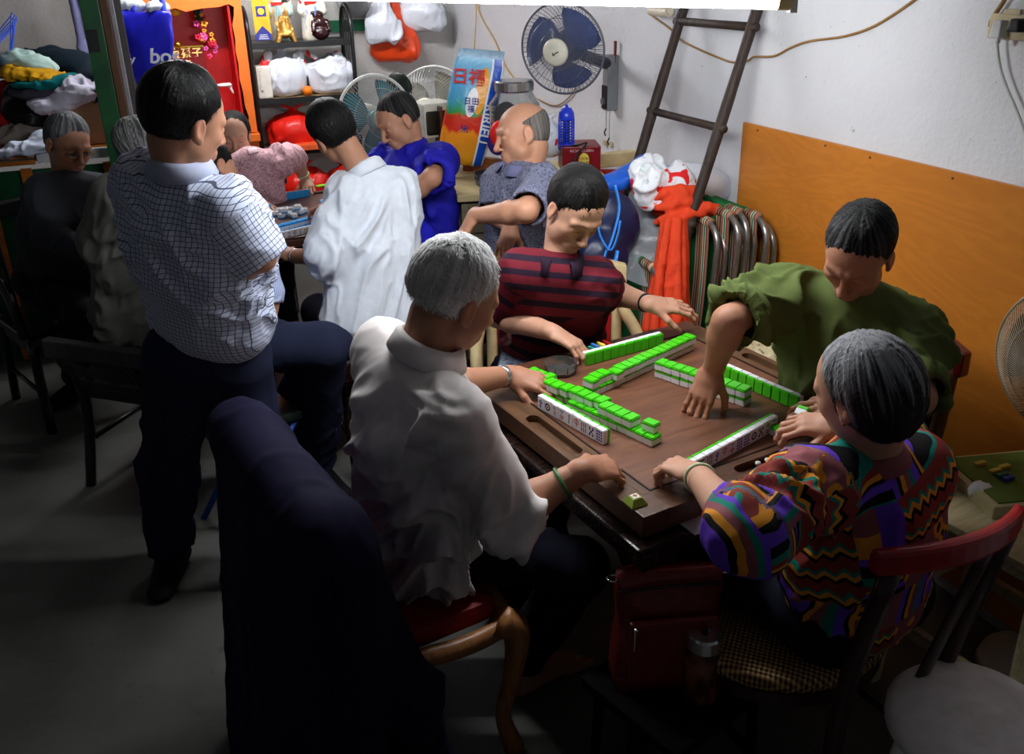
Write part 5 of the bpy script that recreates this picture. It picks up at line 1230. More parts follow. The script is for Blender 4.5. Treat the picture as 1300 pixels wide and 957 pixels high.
def M_greyp():
    def fn(t, s):
        x, y, z = t.sep(s); f = t.noise(t.map(s, (1, 1, 1)), 130, 2, .6, 1.0); g = t.noise(s, 320, 2)
        return t.ramp(t.math('ADD', t.math('MULTIPLY', f, .8), t.math('MULTIPLY', g, .2)), [(.42, srgb(120, 122, 142)), (.55, srgb(98, 100, 124)), (.60, srgb(46, 46, 64))])
    return pat('grey_print_cloth', fn)
def M_ethnic():
    """patchwork print: stripe, zigzag and dot blocks in purple, teal, orange, rust and black"""
    def fn(t, s):
        PUR, TEA, ORA, RUS, BLK, MAU = [srgb(*c) for c in ((104, 62, 196), (20, 124, 108), (222, 144, 40), (134, 52, 44), (16, 12, 16), (138, 78, 84))]
        s2 = t.n('ShaderNodeVectorMath', operation='ADD'); t.set(s2.inputs[0], s); nz = t.n('ShaderNodeTexNoise'); t.set(nz.inputs['Vector'], s); nz.inputs['Scale'].default_value = 9
        sc = t.n('ShaderNodeVectorMath', operation='SCALE'); t.set(sc.inputs[0], nz.outputs['Color']); sc.inputs['Scale'].default_value = .03; t.set(s2.inputs[1], sc.outputs[0]); q = s2.outputs[0]
        x, y, z = t.sep(q)
        def cell(px_, py_, sx, sy, k):    # random value of a block
            cx_ = t.math('FLOOR', t.math('DIVIDE', px_, sx)); cy_ = t.math('FLOOR', t.math('DIVIDE', py_, sy))
            w = t.n('ShaderNodeTexWhiteNoise', noise_dimensions='3D'); t.set(w.inputs['Vector'], t.comb(cx_, cy_, k)); return w.outputs['Value']
        r1 = cell(x, y, .090, .11, 1.0); r2 = cell(x, y, .09, .11, 5.0); r3 = cell(x, y, .045, .055, 9.0)
        zig = t.math('ADD', y, t.math('MULTIPLY', t.math('PINGPONG', x, .014), 1.0))
        bandz = t.math('FRACT', t.math('ADD', t.math('DIVIDE', zig, .055), 40.0)); bandx = t.math('FRACT', t.math('ADD', t.math('DIVIDE', x, .060), 40.0)); bandy = t.math('FRACT', t.math('ADD', t.math('DIVIDE', y, .075), 40.0))
        cz = t.ramp(bandz, [(0, RUS), (.25, BLK), (.42, ORA), (.6, TEA), (.75, RUS)], True); cx2 = t.ramp(bandx, [(0, PUR), (.2, BLK), (.34, ORA), (.5, MAU), (.7, TEA), (.86, PUR)], True)
        cy2 = t.ramp(bandy, [(0, BLK), (.26, PUR), (.46, BLK), (.55, ORA), (.66, RUS), (.8, TEA)], True)
        vo = t.n('ShaderNodeTexVoronoi'); t.set(vo.inputs['Vector'], q); vo.inputs['Scale'].default_value = 17; cd_ = t.ramp(vo.outputs['Distance'], [(0, PUR), (.14, BLK), (.24, ORA), (.40, MAU), (.60, MAU)], True)
        sol = t.ramp(r3, [(0, PUR), (.22, TEA), (.42, BLK), (.58, ORA), (.72, RUS), (.88, MAU)], True)
        c = t.mix(t.math('GREATER_THAN', r1, .22), cz, cx2); c = t.mix(t.math('GREATER_THAN', r1, .44), c, cy2); c = t.mix(t.math('GREATER_THAN', r1, .62), c, cd_); c = t.mix(t.math('GREATER_THAN', r1, .80), c, sol)
        return c
    return pat('patchwork_print_cloth', fn)
PEOPLE = {}
import os as _os, time as _time
for _f in (fig_white, fig_maroon, fig_green, fig_woman, fig_stand, fig_wshirt, fig_blue, fig_bald, fig_pink, fig_left, fig_grey, fig_cross):
    PEOPLE[_f.__name__[4:]] = _f()
# ================================================================ BACK OF THE ROOM
MBLKM = flat('black_metal', (20, 20, 22), .35, .5); MCREAM = flat('cream_laminate', (214, 200, 160), .45)
def sag(prims, name, m, label, cat, h=.008, amp=.008, wl=.06, group=None, parent=None, stretch=2, seed=0, base=None, kind=None, sharp=True):
    """soft goods: bags, cloth heaps"""
    c = np.array(base if base is not None else prims[0].get('c', prims[0].get('a')), float)
    for p in prims:
        for k in ('a', 'b', 'c'):
            if k in p: p[k] = p[k] - c
    o = blob(name, prims, m, parent, h=h, post=[folds(amp, wl, stretch, (.2, .1, 1), seed=seed, sharp=sharp)])
    o.location = tuple(c)
    return tag(o, label, cat, group, kind) if label else o
def text_on(s_, size, m, P, xdir, up, parent, name='lettering', depth=.0015, bold=0.0):
    cu = bpy.data.curves.new('t', 'FONT'); cu.body = s_; cu.size = size; cu.extrude = depth; cu.align_x = 'CENTER'; cu.align_y = 'CENTER'; cu.offset = bold
    to = bpy.data.objects.new('t', cu); C.objects.link(to); bpy.context.view_layer.update()
    me = bpy.data.meshes.new_from_object(to.evaluated_get(bpy.context.evaluated_depsgraph_get())); bpy.data.objects.remove(to)
    x = nrm(xdir); z = nrm(np.cross(x, up)); y = np.cross(z, x); M = mat4(np.array([x, y, z]).T, P); me.transform(M); return link(name, me, m, parent)
# --- black metal display rack -----------------------------------
RY = 6.02
rl = px(322, 90, y=RY)[0]; rr_ = px(449, 90, y=RY)[0]; RW = rr_ - rl; RZ = [px(390, 52, y=RY)[2], px(390, 122, y=RY)[2], px(390, 188, y=RY)[2], .42, .10]
rk = empty('display_rack', ((rl + rr_) / 2, RY + .15, 0), 0, 'black metal display rack with arched ends crowded with bags and figurines', 'shelf rack'); RO = np.array(rk.location)
for z in RZ:
    bm = NB(); bx(bm, (0, 0, z - .012), (RW, .30, .018)); build('shelf_board', bm, flat('rack_wood', (150, 120, 84), .5) if z < RZ[0] else MBLKM, rk, bevel=.003)
    bm = NB(); bx(bm, (0, -.155, z - .018), (RW + .02, .014, .034)); bx(bm, (0, .155, z - .018), (RW + .02, .014, .034)); build('shelf_edge', bm, MBLKM, rk)
zt_ = px(438, 6, y=RY)[2]
for sx in (-1, 1):
    x = sx * (RW / 2 + .006); P = [(x, -.155, 0), (x, -.155, zt_ - .16)] + [(x, -.155 * math.cos(t), zt_ - .16 + .16 * math.sin(t)) for t in np.linspace(.15, math.pi - .15, 12)] + [(x, .155, zt_ - .16), (x, .155, 0)]
    bm = NB(); tube(bm, P, .014, 8); build('end_frame', bm, MBLKM, rk, smooth=True)
    bm = NB()
    for y in (-.10, -.05, 0, .05, .10): tube(bm, [(x, y, .05), (x, y, zt_ - .16 + .14 * math.cos(y / .155 * 1.3))], .004, 5)
    build('end_bars', bm, MBLKM, rk)
def rk_pt(u, z, dy=.0): q = px(u, 90, y=RY + .12 + dy); return A(q[0], q[1], z)
MBAG = pat('white_print_bag', lambda t, s: t.mix(t.ramp(t.noise(t.obj(), 13, 2, .5, .8), [(.60, (0, 0, 0, 1)), (.62, (1, 1, 1, 1))]), t.mix(t.ramp(t.noise(t.obj(), 40, 2), [(.62, (0, 0, 0, 1)), (.64, (.5, .5, .5, 1))]), srgb(226, 228, 234), srgb(150, 190, 180)), srgb(222, 32, 36)), .35, .4, .05)
def plastic(name, rgb, alpha=.85, rough=.28):
    if name in _MC: return _MC[name]
    t = NT(name, rough, .6); t.col(srgb(*rgb)); t.b.inputs['Alpha'].default_value = alpha; t.b.inputs['Subsurface Weight'].default_value = 0; t.bump(t.noise(t.obj(), 60, 4, .6, .5), .35, .006); _MC[name] = t.m; return t.m
MWB = plastic('milky_bag', (222, 226, 236), 1.0); MRB = plastic('red_bag', (226, 34, 24), 1.0); MOB = plastic('orange_bag', (236, 72, 26), 1.0); MCLR = plastic('clear_film', (200, 206, 214), .45, .15)
def knotbag(u, z, w, h, m, label, m2=None, dy=0, knot=True, y=None, c=None, dep=.8):
    p = rk_pt(u, z, dy) if c is None else np.array(c); P = [ell(p + ZZ * h * .42, (w / 2, w / 2 * dep, h * .44), k=.03), ell(p + ZZ * h * .15, (w / 2 * .9, w / 2 * .8 * dep, h * .17), k=.04)]
    if knot: P += [cone(p + ZZ * h * .75, p + ZZ * h * .95, w * .14, w * .03, k=.04), cone(p + ZZ * h * .92, p + ZZ * h * 1.05 + IR * w * .2, .012, .008, k=.01), cone(p + ZZ * h * .92, p + ZZ * h * 1.03 - IR * w * .2, .012, .008, k=.01)]
    c_ = p.copy(); o = sag(P, 'plastic_bag', m, label, 'plastic bag', amp=.009, wl=.07, seed=int(u), base=c_, stretch=2.5)
    return o
b1 = knotbag(360, RZ[1], .30, .30, MWB, 'left of two bulging white plastic bags on the rack\'s middle shelf'); 
for bb, uu in ((b1, 346),):
    p = rk_pt(346, RZ[1]); [blob('printed_panel', [q_], MBAG, bb, h=.008, post=[folds(.006, .05)]) for q_ in (cone(A(-.11, -.02, .20), A(-.09, -.02, .26), .045, .03), cone(A(.09, -.03, .24), A(.135, -.03, .13), .03, .022))]
b2 = knotbag(418, RZ[1], .30, .27, MWB, 'right of two bulging white plastic bags on the rack\'s middle shelf', knot=False)
for q_ in (cone(A(.05, -.03, .23), A(.13, -.03, .12), .035, .026), cone(A(-.14, -.02, .26), A(-.09, -.04, .23), .018, .016)): blob('printed_panel', [q_], MBAG, b2, h=.008, post=[folds(.006, .05)])
bm = NB(); ball(bm, (0, 0, 0), (.032, .032, .031), 20); p = px(394, 112, y=RY - .09); simple('orange', bm, flat('orange_peel', (240, 122, 20), .45, bump=.4, scale=160), 'single orange sitting between the two white bags on the rack', 'fruit', smooth=True, loc=(p[0], RY + .03, RZ[1] + .031))
bm = NB(); bx(bm, (0, 0, .10), (.09, .10, .20)); bx(bm, (-.02, -.053, .11), (.012, .012, .12)); p = rk_pt(333, RZ[1], -.06); simple('white_jug', bm, flat('offwhite_plastic', (214, 210, 200), .4), 'square off-white plastic jug at the left end of the middle shelf', 'jug', loc=p, bevel=.012)
b3 = knotbag(366, RZ[2], .34, .26, MRB, 'knotted bright red plastic bag on the rack under the white bags')
bm = NB(); bx(bm, (0, 0, .02), (.22, .22, .035)); p = rk_pt(372, RZ[2], -.05); b = simple('orange_box', bm, flat('orange_card', (232, 96, 50), .5), 'flat orange box under the knotted red bag', 'box', loc=p + A(.06, -.06, 0), bevel=.004)
sag([ell(rk_pt(418, RZ[2] + .07), (.13, .11, .07), k=.02), cone(rk_pt(400, RZ[2] + .13), rk_pt(436, RZ[2] + .12), .03, k=.03)], 'grey_paper_bundle', flat('grey_paper', (178, 178, 184), .6), 'crumpled grey-white bundle at the right of the red bag on the rack', 'bundle', amp=.012, wl=.05)
knotbag(372, RZ[3], .32, .26, MRB, 'lower red plastic bag on the rack behind the far players', dy=-.05)
knotbag(425, RZ[3], .30, .24, MRB, 'dark red plastic bag at the right of the low rack shelf', dy=-.05)
# figurines, pennant, dark carved figure
MROBE = pat('glazed_robe', lambda t, s: t.ramp(t.noise(t.map(t.obj(), (1, 1, .3)), 34, 4, .6, 1.0), [(.40, srgb(150, 190, 196)), (.52, srgb(206, 216, 206)), (.60, srgb(196, 170, 120))]), .25, .5, .03)
MROBE2 = pat('glazed_white_robe', lambda t, s: t.ramp(t.noise(t.map(t.obj(), (1, 1, .3)), 30, 4, .6, 1.0), [(.42, srgb(222, 216, 196)), (.56, srgb(238, 230, 214)), (.62, srgb(120, 150, 200))]), .25, .5, .03)
MGOLD = flat('aged_gold', (196, 146, 70), .35, .5, metal=.5, bump=.6, scale=70)
def robed(u, m, label, h=.36, red=True, dy=.0):
    p = rk_pt(u, RZ[0], dy); P = [cone(p + ZZ * .02, p + ZZ * h * .55, .062, .050, k=.03, w=IR, s=1.25), cone(p + ZZ * h * .5, p + ZZ * h * .8, .052, .040, k=.03, w=IR, s=1.3), ell(p + ZZ * h * .93, (.028, .028, .034), k=.008),
                cone(p + ZZ * h * .75 + IR * .055, p + ZZ * h * .48 + IR * .075 - IA * .03, .022, .030, k=.02), cone(p + ZZ * h * .75 - IR * .055, p + ZZ * h * .48 - IR * .05 - IA * .04, .022, .030, k=.02), cone(p + ZZ * h * .98, p + ZZ * h * 1.1, .026, .018, k=.01)]
    o = sag(P, 'robed_figurine', m, label, 'figurine', h=.006, amp=.003, wl=.03, base=p)
    if red: bm = NB(); bx(bm, (-.07, -.03, h * .62), (.012, .008, .16), R=frame_from(y=A(0, 1, 0), z=A(-.2, 0, 1))); bx(bm, (0, -.055, h * .62), (.10, .006, .02)); build('red_sash', bm, flat('sash_red', (206, 40, 30), .5), o)
    return o
robed(362, MROBE, 'tall figurine in a pale teal glazed robe on the rack\'s top shelf', dy=.06); robed(403, MROBE2, 'tall white-robed figurine on the rack behind the dark carved figure', dy=.06)
p = rk_pt(368, RZ[0], -.09); sag([ell(p + ZZ * .045, (.055, .04, .02), k=.01), cone(p + ZZ * .05, p + ZZ * .12 - IR * .015, .030, .018, k=.01), cone(p + ZZ * .06 + IR * .02, p + ZZ * .17 + IR * .012, .026, .014, k=.01), ell(p + ZZ * .175 + IR * .014, .013, k=.004), ell(p + ZZ * .145 - IR * .022, .013, k=.004), cone(p + ZZ * .07 - IR * .04, p + ZZ * .11 - IR * .045, .014, .01, k=.01)] + [cone(p + A(x, y, .04), p + A(x * 1.3, y * 1.3, 0), .014, .011, k=.006) for x in (-.04, .04) for y in (-.02, .02)], 'gold_figurine', MGOLD, 'small gilded carved group on a pale footed stand on the rack', 'figurine', h=.004, amp=.004, wl=.015, base=p)
p = rk_pt(412, RZ[0], -.08); sag([ell(p + ZZ * .045, (.055, .042, .045), k=.02), ell(p + ZZ * .105, (.040, .034, .034), k=.015), ell(p + ZZ * .150, (.022, .022, .024), k=.006), cone(p + A(-.04, -.01, .11), p + A(-.05, -.03, .06), .015, .012, k=.01), cone(p + A(.04, -.01, .11), p + A(.05, -.03, .06), .015, .012, k=.01), cone(p + A(-.03, 0, .13), p + A(-.04, .0, .165), .010, .006, k=.005)], 'dark_figurine', flat('dark_carved_red', (44, 12, 14), .25, .6), 'dark red-black carved seated figure in front of the white robed figurine', 'figurine', h=.004, amp=.003, wl=.015, base=p)
# pennant hanging from the rack front
p0 = px(332, 24, y=RY - .02); pw = .098; ph = .255; pc = A(p0[0], RY - .025, 0); ztop = px(332, -10, y=RY)[2]; zb = px(332, 51, y=RY)[2]
bm = NB(); extrude(bm, [A(-pw / 2, 0, ztop), A(pw / 2, 0, ztop), A(pw / 2, 0, zb), A(-pw / 2, 0, zb)], A(0, .004, 0)); pn = simple('pennant', bm, flat('pennant_gold', (232, 170, 40), .6), 'gold pennant with a blue badge hanging at the left of the rack', 'pennant', loc=pc)
def pq(par, pts, m, name, dy=-.002): bm = NB(); extrude(bm, [A(x, dy, z) for x, z in pts], A(0, .0015, 0)); return build(name, bm, m, par)
MPB = flat('pennant_blue', (46, 52, 130), .6); zc = (ztop + zb) / 2 + .0
pq(pn, [(-pw / 2, zb), (pw / 2, zb), (pw / 2, zb + .035), (0, zb + .085), (-pw / 2, zb + .035)], MPB, 'blue_point'); pq(pn, [(-.030, zc + .0), (.030, zc), (.030, zc + .06), (-.030, zc + .06)], MPB, 'blue_badge')
bm = NB(); lathe(bm, [(.020, 0), (.020, .002)], (0, -.004, zc + .03), 24, R=frame_from(y=A(1, 0, 0), z=A(0, -1, 0))); build('gold_ring', bm, flat('pennant_gold2', (240, 190, 60), .5), pn)
pq(pn, [(-pw / 2, ztop - .02), (pw / 2, ztop - .02), (pw / 2, ztop), (-pw / 2, ztop)], MPB, 'blue_border'); 
for i in range(3): bm = NB(); bx(bm, (0, -.0035, zb + .010 + i * .011), (.06 - i * .008, .001, .004)); build('white_print', bm, flat('print_white', (220, 220, 225), .6), pn)
bm = NB(); bx(bm, (0, 0, 0), (.16, .12, .03)); p = px(447, 1, y=RY + .1); simple('cream_box', bm, MCREAM, 'cream box lid poking into view on top of the rack\'s right arch', 'box', loc=(p[0], p[1], p[2] + .02), bevel=.003)
# bags hanging on the back wall
gz = px(500, 30, y=WY)[2]; bm = NB(); gl = px(415, 30, y=WY)[0]; gr = px(540, 30, y=WY)[0]; bx(bm, (0, 0, 0), (gr - gl, .03, .075)); simple('green_wall_rail', bm, flat('green_paint', (24, 100, 66), .5), 'dark green painted batten on the back wall above the hanging bags', 'wall rail', loc=((gl + gr) / 2, WY - .016, gz), bevel=.003)
def hangbag(c, w, h, m, label, d=.10, seed=0, flare=1.0, amp=.010):
    c = np.array(c); P = [cone(c - ZZ * h * .30 - IR * w * .30, c - ZZ * h * .30 + IR * w * .30, d * .60, k=.05, w=ZZ, s=1.5), cone(c - ZZ * h * .42 - IR * w * .34 * flare, c - ZZ * h * .42 + IR * w * .34 * flare, d * .5, k=.05), cone(c - ZZ * h * .2, c + ZZ * h * .35, d * .75, .02, k=.05, w=IR, s=1.5), cone(c + ZZ * h * .3, c + ZZ * h * .6, .025, .015, k=.03, w=IR, s=1.6)]
    return sag(P, 'hanging_bag', m, label, 'plastic bag', amp=amp, wl=.06, seed=seed, base=c, stretch=3)
hangbag(px(500, 34, y=WY - .10), .34, .40, MOB, 'orange-red plastic bag hanging on the back wall', seed=2); hangbag(px(484, 10, y=WY - .20), .22, .42, MWB, 'translucent white bag hanging in front of the orange-red bag', seed=5, d=.08); hangbag(px(533, -2, y=WY - .12), .30, .36, MWB, 'white plastic bag hanging right of the orange-red bag', seed=8)
sag([ell(px(455, -6, y=WY - .12), (.16, .08, .14), k=.03)], 'grey_sack', flat('grey_sackcloth', (150, 150, 152), .6), 'grey sack half out of view above the rack\'s right end', 'sack', amp=.012, wl=.08)
# --- orange shrine cabinet ---------------------------------------
AY = 5.86; MORA = flat('shrine_orange', (234, 112, 34), .35, .4, var=.06); MRED = flat('shrine_red', (206, 14, 18), .4, .4, var=.06); MRED2 = flat('shrine_dark_red', (150, 8, 14), .4)
ax0 = px(172, 60, y=AY)[0]; ax1 = px(317, 90, y=AY)[0]; AW = ax1 - ax0; azb = px(320, 168, y=AY)[2]; azt = 2.05
al = empty('shrine_cabinet', ((ax0 + ax1) / 2, AY + .2, 0), 0, 'orange wooden shrine cabinet with a scalloped opening and bright red interior', 'shrine'); ao = np.array(al.location)
def AP(u, v, dy=0): q = px(u, v, y=AY + dy) - ao; return q
hole = [AP(*p) for p in ((214, 90), (211, 60), (213, 30), (211, 14), (222, 10), (236, 15), (249, 12), (262, 10), (278, 9), (290, 5), (297, 9), (297, 20), (295, 32), (299, 50), (299, 64), (303, 82), (304, 100), (309, 118), (311, 134), (316, 148), (316, 158), (214, 158))]
bm = NB(); out = [A(-AW / 2, -.2, azt), A(AW / 2, -.2, azt), A(AW / 2, -.2, azb), A(-AW / 2, -.2, azb)]
# frame made of the ring between the opening and a rectangle, sampled by angle
cx_ = sum(hole) / len(hole); dens = []
for i in range(len(hole)):
    for t in np.linspace(0, 1, 4, endpoint=False): dens.append(hole[i] * (1 - t) + hole[(i + 1) % len(hole)] * t)
inn, ou = [], []
for q in dens:
    q = A(q[0], -.2, q[2]); d = q - A(cx_[0], -.2, cx_[2]); sxx = ((AW / 2 - cx_[0]) / d[0] if d[0] > 0 else (-AW / 2 - cx_[0]) / d[0]) if abs(d[0]) > 1e-4 else 1e9; szz = ((azt - cx_[2]) / d[2] if d[2] > 0 else (azb - cx_[2]) / d[2]) if abs(d[2]) > 1e-4 else 1e9
    k = max(1.02, min(abs(sxx), abs(szz))); inn.append(q); ou.append(A(cx_[0], -.2, cx_[2]) + d * k)
def ringplate(bm, inn, ou, th):
    n = len(inn); a = [bm.verts.new(tuple(p)) for p in inn]; b = [bm.verts.new(tuple(p)) for p in ou]; c = [bm.verts.new(tuple(p + A(0, th, 0))) for p in inn]; d = [bm.verts.new(tuple(p + A(0, th, 0))) for p in ou]
    for i in range(n):
        j = (i + 1) % n; bm.faces.new((a[i], a[j], b[j], b[i])); bm.faces.new((c[i], d[i], d[j], c[j])); bm.faces.new((a[i], c[i], c[j], a[j])); bm.faces.new((b[i], b[j], d[j], d[i]))
ringplate(bm, inn, ou, .025); build('scalloped_front', bm, MORA, al)
bm = NB(); bx(bm, (0, .13, (azt + azb) / 2), (AW - .02, .015, azt - azb)); build('red_back', bm, MRED, al)
for s in (-1, 1): bm = NB(); bx(bm, (s * (AW / 2 - .075), -.03, (azt + azb) / 2), (.012, .31, azt - azb)); build('red_side', bm, MRED, al); bm = NB(); bx(bm, (s * (AW / 2 - .01), 0, azt / 2), (.02, .36, azt)); build('side_panel', bm, MORA, al)
bm = NB(); bx(bm, (0, -.02, azb - .03), (AW + .02, .42, .05)); bx(bm, (0, -.01, azb - .08), (AW, .38, .05)); build('ledge', bm, MORA, al, bevel=.006); bm = NB(); bx(bm, (0, 0, (azb - .1) / 2), (AW - .02, .34, azb - .1)); build('base_cupboard', bm, MORA, al)
def hang(name, u, v, dy, fn, label, cat): q = px(u, v, y=AY + .2 + dy); return fn(name, q, label, cat)
q = px(222, 14, y=AY + .28); bm = NB(); ball(bm, (0, 0, 0), (.035, .012, .03), 18); simple('gold_disc', bm, flat('bright_gold', (250, 205, 30), .3, .5), 'bright yellow disc at the top left inside the red shrine', 'ornament', loc=q, smooth=True)
q = px(226, 57, y=AY + .10); bm = NB(); ball(bm, (0, 0, 0), .022, 16); simple('gold_ball', bm, flat('gold_metal', (190, 150, 50), .2, .5, metal=.9), 'small shiny gold ball in the shrine beside the blue bag', 'ornament', loc=q, smooth=True)
q = px(259, 45, y=AY + .12); P = []
fl = empty('flower_garland', q, 0, 'hanging garland of red, pink and yellow artificial flowers inside the shrine', 'garland')
for i, (c_, nm) in enumerate((((228, 40, 70), 'red_flowers'), ((230, 90, 170), 'pink_flowers'), ((240, 160, 40), 'yellow_flowers'), ((20, 60, 34), 'leaves'))):
    bm = NB(); r_ = random.Random(i)
    for k in range(12):
        z = r_.uniform(-.13, .13) if i != 3 else r_.uniform(.08, .17); w = .05 * (1.3 - abs(z + .08) / .2); c0 = A(r_.uniform(-w, w) - z * .1, r_.uniform(-.03, .03), z); rad = r_.uniform(.008, .014)
        for a in range(5): ball(bm, c0 + A(math.cos(a * 1.26) * rad, -.004, math.sin(a * 1.26) * rad), (rad * .7, rad * .4, rad * .7), 6)
    build(nm, bm, flat('fl%d' % i, c_, .5), fl, smooth=True)
q = px(238, 78, y=AY + .10); pl_ = empty('shrine_plaque', q, 0, 'dark red plaque with gold Chinese characters standing inside the shrine', 'plaque'); bm = NB(); bx(bm, (0, 0, -.03), (.21, .012, .22)); build('board', bm, flat('plaque_red', (110, 10, 16), .4), pl_, bevel=.002); bm = NB(); bx(bm, (.01, -.004, .085), (.19, .01, .01)); build('gold_edge', bm, flat('gold_metal', (190, 150, 50), .2), pl_)
MGL = flat('gold_letter', (240, 205, 120), .4)
text_on('\u5bb6\u5b6b\u5b50', .062, MGL, A(0, -.008, .045), A(1, 0, 0), ZZ, pl_, 'gold_characters', bold=.001); text_on('\u54c1', .062, MGL, A(0.0, -.008, -.025), A(1, 0, 0), ZZ, pl_, 'gold_characters', bold=.001)
q = px(284, 108, y=AY + .05); sag([ell(q, (.05, .03, .012), k=.01), cone(q + A(.03, 0, 0), q + A(.05, 0, -.05), .012, .006, k=.01)], 'white_cup', flat('white_ceramic', (232, 225, 225), .3), 'small white shallow cup at the right of the shrine opening', 'cup', h=.004, amp=.001, base=q)
# --- blue bag on its hook ----------------------------------------
BD = 4.5; MBB = flat('blue_tarpaulin', (26, 26, 170), .28, .5, var=.12, bump=.2); q0 = px(182, 62, d=BD); bb = empty('blue_tote_bag', q0, 0, 'shiny blue tote bag hung between the green post and the shrine', 'bag')
def BP(u, v, dd=0): return px(u, v, d=BD + dd) - q0
outl = [BP(*p) for p in ((146, 12), (176, 15), (216, 14), (219, 32), (221, 52), (218, 78), (200, 100), (183, 122), (168, 96), (158, 68), (150, 40))]
bm = NB(); n = len(outl); fwv = ray(182, 62); fwv = nrm(fwv); rr2 = []
for dd_, sc_ in ((-.055, .86), (-.045, .96), (.0, 1.0), (.05, .96), (.06, .86)):
    cc = sum(outl) / n; rr2.append([cc + (p - cc) * sc_ + fwv * dd_ for p in outl])
rings(bm, rr2); bmesh.ops.triangulate(bm, faces=[f for f in bm.faces if len(f.verts) > 4]); bmesh.ops.subdivide_edges(bm, edges=bm.edges[:], cuts=3, use_grid_fill=True, smooth=0.3)
for v_ in bm.verts:
    nn_ = vnoise(np.array([[v_.co.x * 22, v_.co.y * 22, v_.co.z * 11]]))[0] + .6 * vnoise(np.array([[v_.co.x * 50, v_.co.y * 50, v_.co.z * 30 + 4]]))[0]; v_.co += Vector(tuple(fwv * nn_ * .010))
bd_ = build('bag_body', bm, MBB, bb, smooth=True)
for (u0, u1) in ((160, 196), (168, 208)):
    bm = NB(); tube(bm, smoothcurve([BP(u0, 16, -.03), BP(u0 + 4, -6, -.02), BP((u0 + u1) / 2, -22, 0), BP(u1 - 4, -4, -.02), BP(u1, 16, -.03)]), .007, 6, flat=2); build('handle', bm, flat('blue_strap', (40, 60, 200), .4), bb, smooth=True)
bm = NB(); 
o = blob('white_stuffing', [ell(BP(168, 8, .0), (.07, .04, .04), k=.02), ell(BP(200, 10, .0), (.06, .04, .035), k=.02)], MWB, bb, h=.007, post=[folds(.008, .04)])
rgt = nrm(RC[:, 0]); upv = nrm(-RC[:, 1]); MWL = flat('bag_white_print', (225, 228, 240), .4)
text_on('bos', .105, MWL, BP(209, 72, -.075), rgt, upv, bd_, 'white_lettering', bold=.0015); text_on('hi', .060, MWL, BP(165, 76, -.075), nrm(rgt + upv * -.5), upv, bd_, 'white_lettering', bold=.0015)
for i, c_ in enumerate(((200, 60, 60), (230, 200, 80), (90, 160, 90), (200, 200, 230), (200, 80, 120))):
    bm = NB(); bx(bm, BP(200 + i * 3.6, 88 - i * .6, -.074), (.006, .002, .032)); build('coloured_stripe', bm, flat('st%d' % i, c_, .5), bd_)
# --- green door post ---------------------------------------------
PY = 4.72
def post(name, u0, u1, v, m, dep, par, dy=0, z1=2.6):
    a = px(u0, v, y=PY + dy); b = px(u1, v, y=PY + dy); bm = NB(); bx(bm, ((a[0] + b[0]) / 2, PY + dy + dep / 2, z1 / 2), (b[0] - a[0], dep, z1)); return build(name, bm, m, par, bevel=.004)
MGP = NT('green_gloss_post', .3, .5); _f = MGP.noise(MGP.obj(), 6, 5, .7); MGP.col(MGP.mix(MGP.ramp(MGP.noise(MGP.obj(), 18, 4, .8), [(.66, (0, 0, 0, 1)), (.72, (1, 1, 1, 1))]), MGP.ramp(_f, [(.3, srgb(8, 66, 34)), (.7, srgb(22, 98, 52))]), srgb(30, 24, 16)))
dp = tag(empty('door_1'), kind='structure'); post('green_post', 121, 145, 110, MGP.m, .09, dp); post('brown_post', 145.5, 156, 110, wood_mat('post_brown_wood', (60, 36, 16), (104, 66, 30), rough=.5, axis=2), .10, dp, dy=.0); post('grey_strip', 157, 163, 110, flat('grey_paint', (150, 150, 156), .5), .05, dp, dy=.03); post('dark_post', 163, 172, 110, flat('dark_grey_paint', (70, 66, 64), .5), .05, dp, dy=.08)
bm = NB(); bx(bm, (px(118, 52, y=PY)[0], PY - .003, px(118, 52, y=PY)[2]), (.05, .006, .10)); build('bolt_recess', bm, flat('lock_dark', (20, 24, 20), .5), dp)
# --- clothes heap on the green/orange bench -----------------------
QY = 4.95; bz = .80
q1 = px(22, 196, y=QY); bz = q1[2]; bxl = -1.05; bxr = px(150, 200, y=QY)[0]
bn = empty('storage_bench', ((bxl + bxr) / 2, QY + .35, 0), 0, 'long bench with an orange top rail and green panels heaped with clothes', 'bench'); bw_ = bxr - bxl; MOW = wood_mat('orange_varnished_wood', (150, 82, 22), (204, 122, 38), rough=.3)
bm = NB(); bx(bm, (0, 0, bz - .02), (bw_, .72, .035)); build('bench_top', bm, MOW, bn); bm = NB(); bx(bm, (-bw_ * .22, -.37, bz - .02), (bw_ * .56, .03, .06)); build('front_rail', bm, MOW, bn, bevel=.005); bm = NB(); bx(bm, (bw_ * .28, -.37, bz - .02), (bw_ * .42, .03, .05)); build('white_front_rail', bm, flat('grey_enamel', (190, 194, 198), .3), bn, bevel=.005)
bm = NB(); tube(bm, [(-bw_ * .5, -.392, bz - .02), (bw_ * .06, -.392, bz - .02)], .005, 6); build('chrome_trim', bm, flat('chrome_trim', (220, 220, 220), .15, metal=1), bn)
bm = NB(); bx(bm, (0, -.34, bz / 2 - .04), (bw_, .015, bz - .08)); build('green_panel', bm, flat('bench_green', (14, 74, 44), .4), bn)
for k in range(5): bm = NB(); bx(bm, (-bw_ / 2 + .05 + k * (bw_ - .1) / 4, -.36, bz / 2 - .03), (.05, .02, bz - .08)); build('stile', bm, MOW, bn)
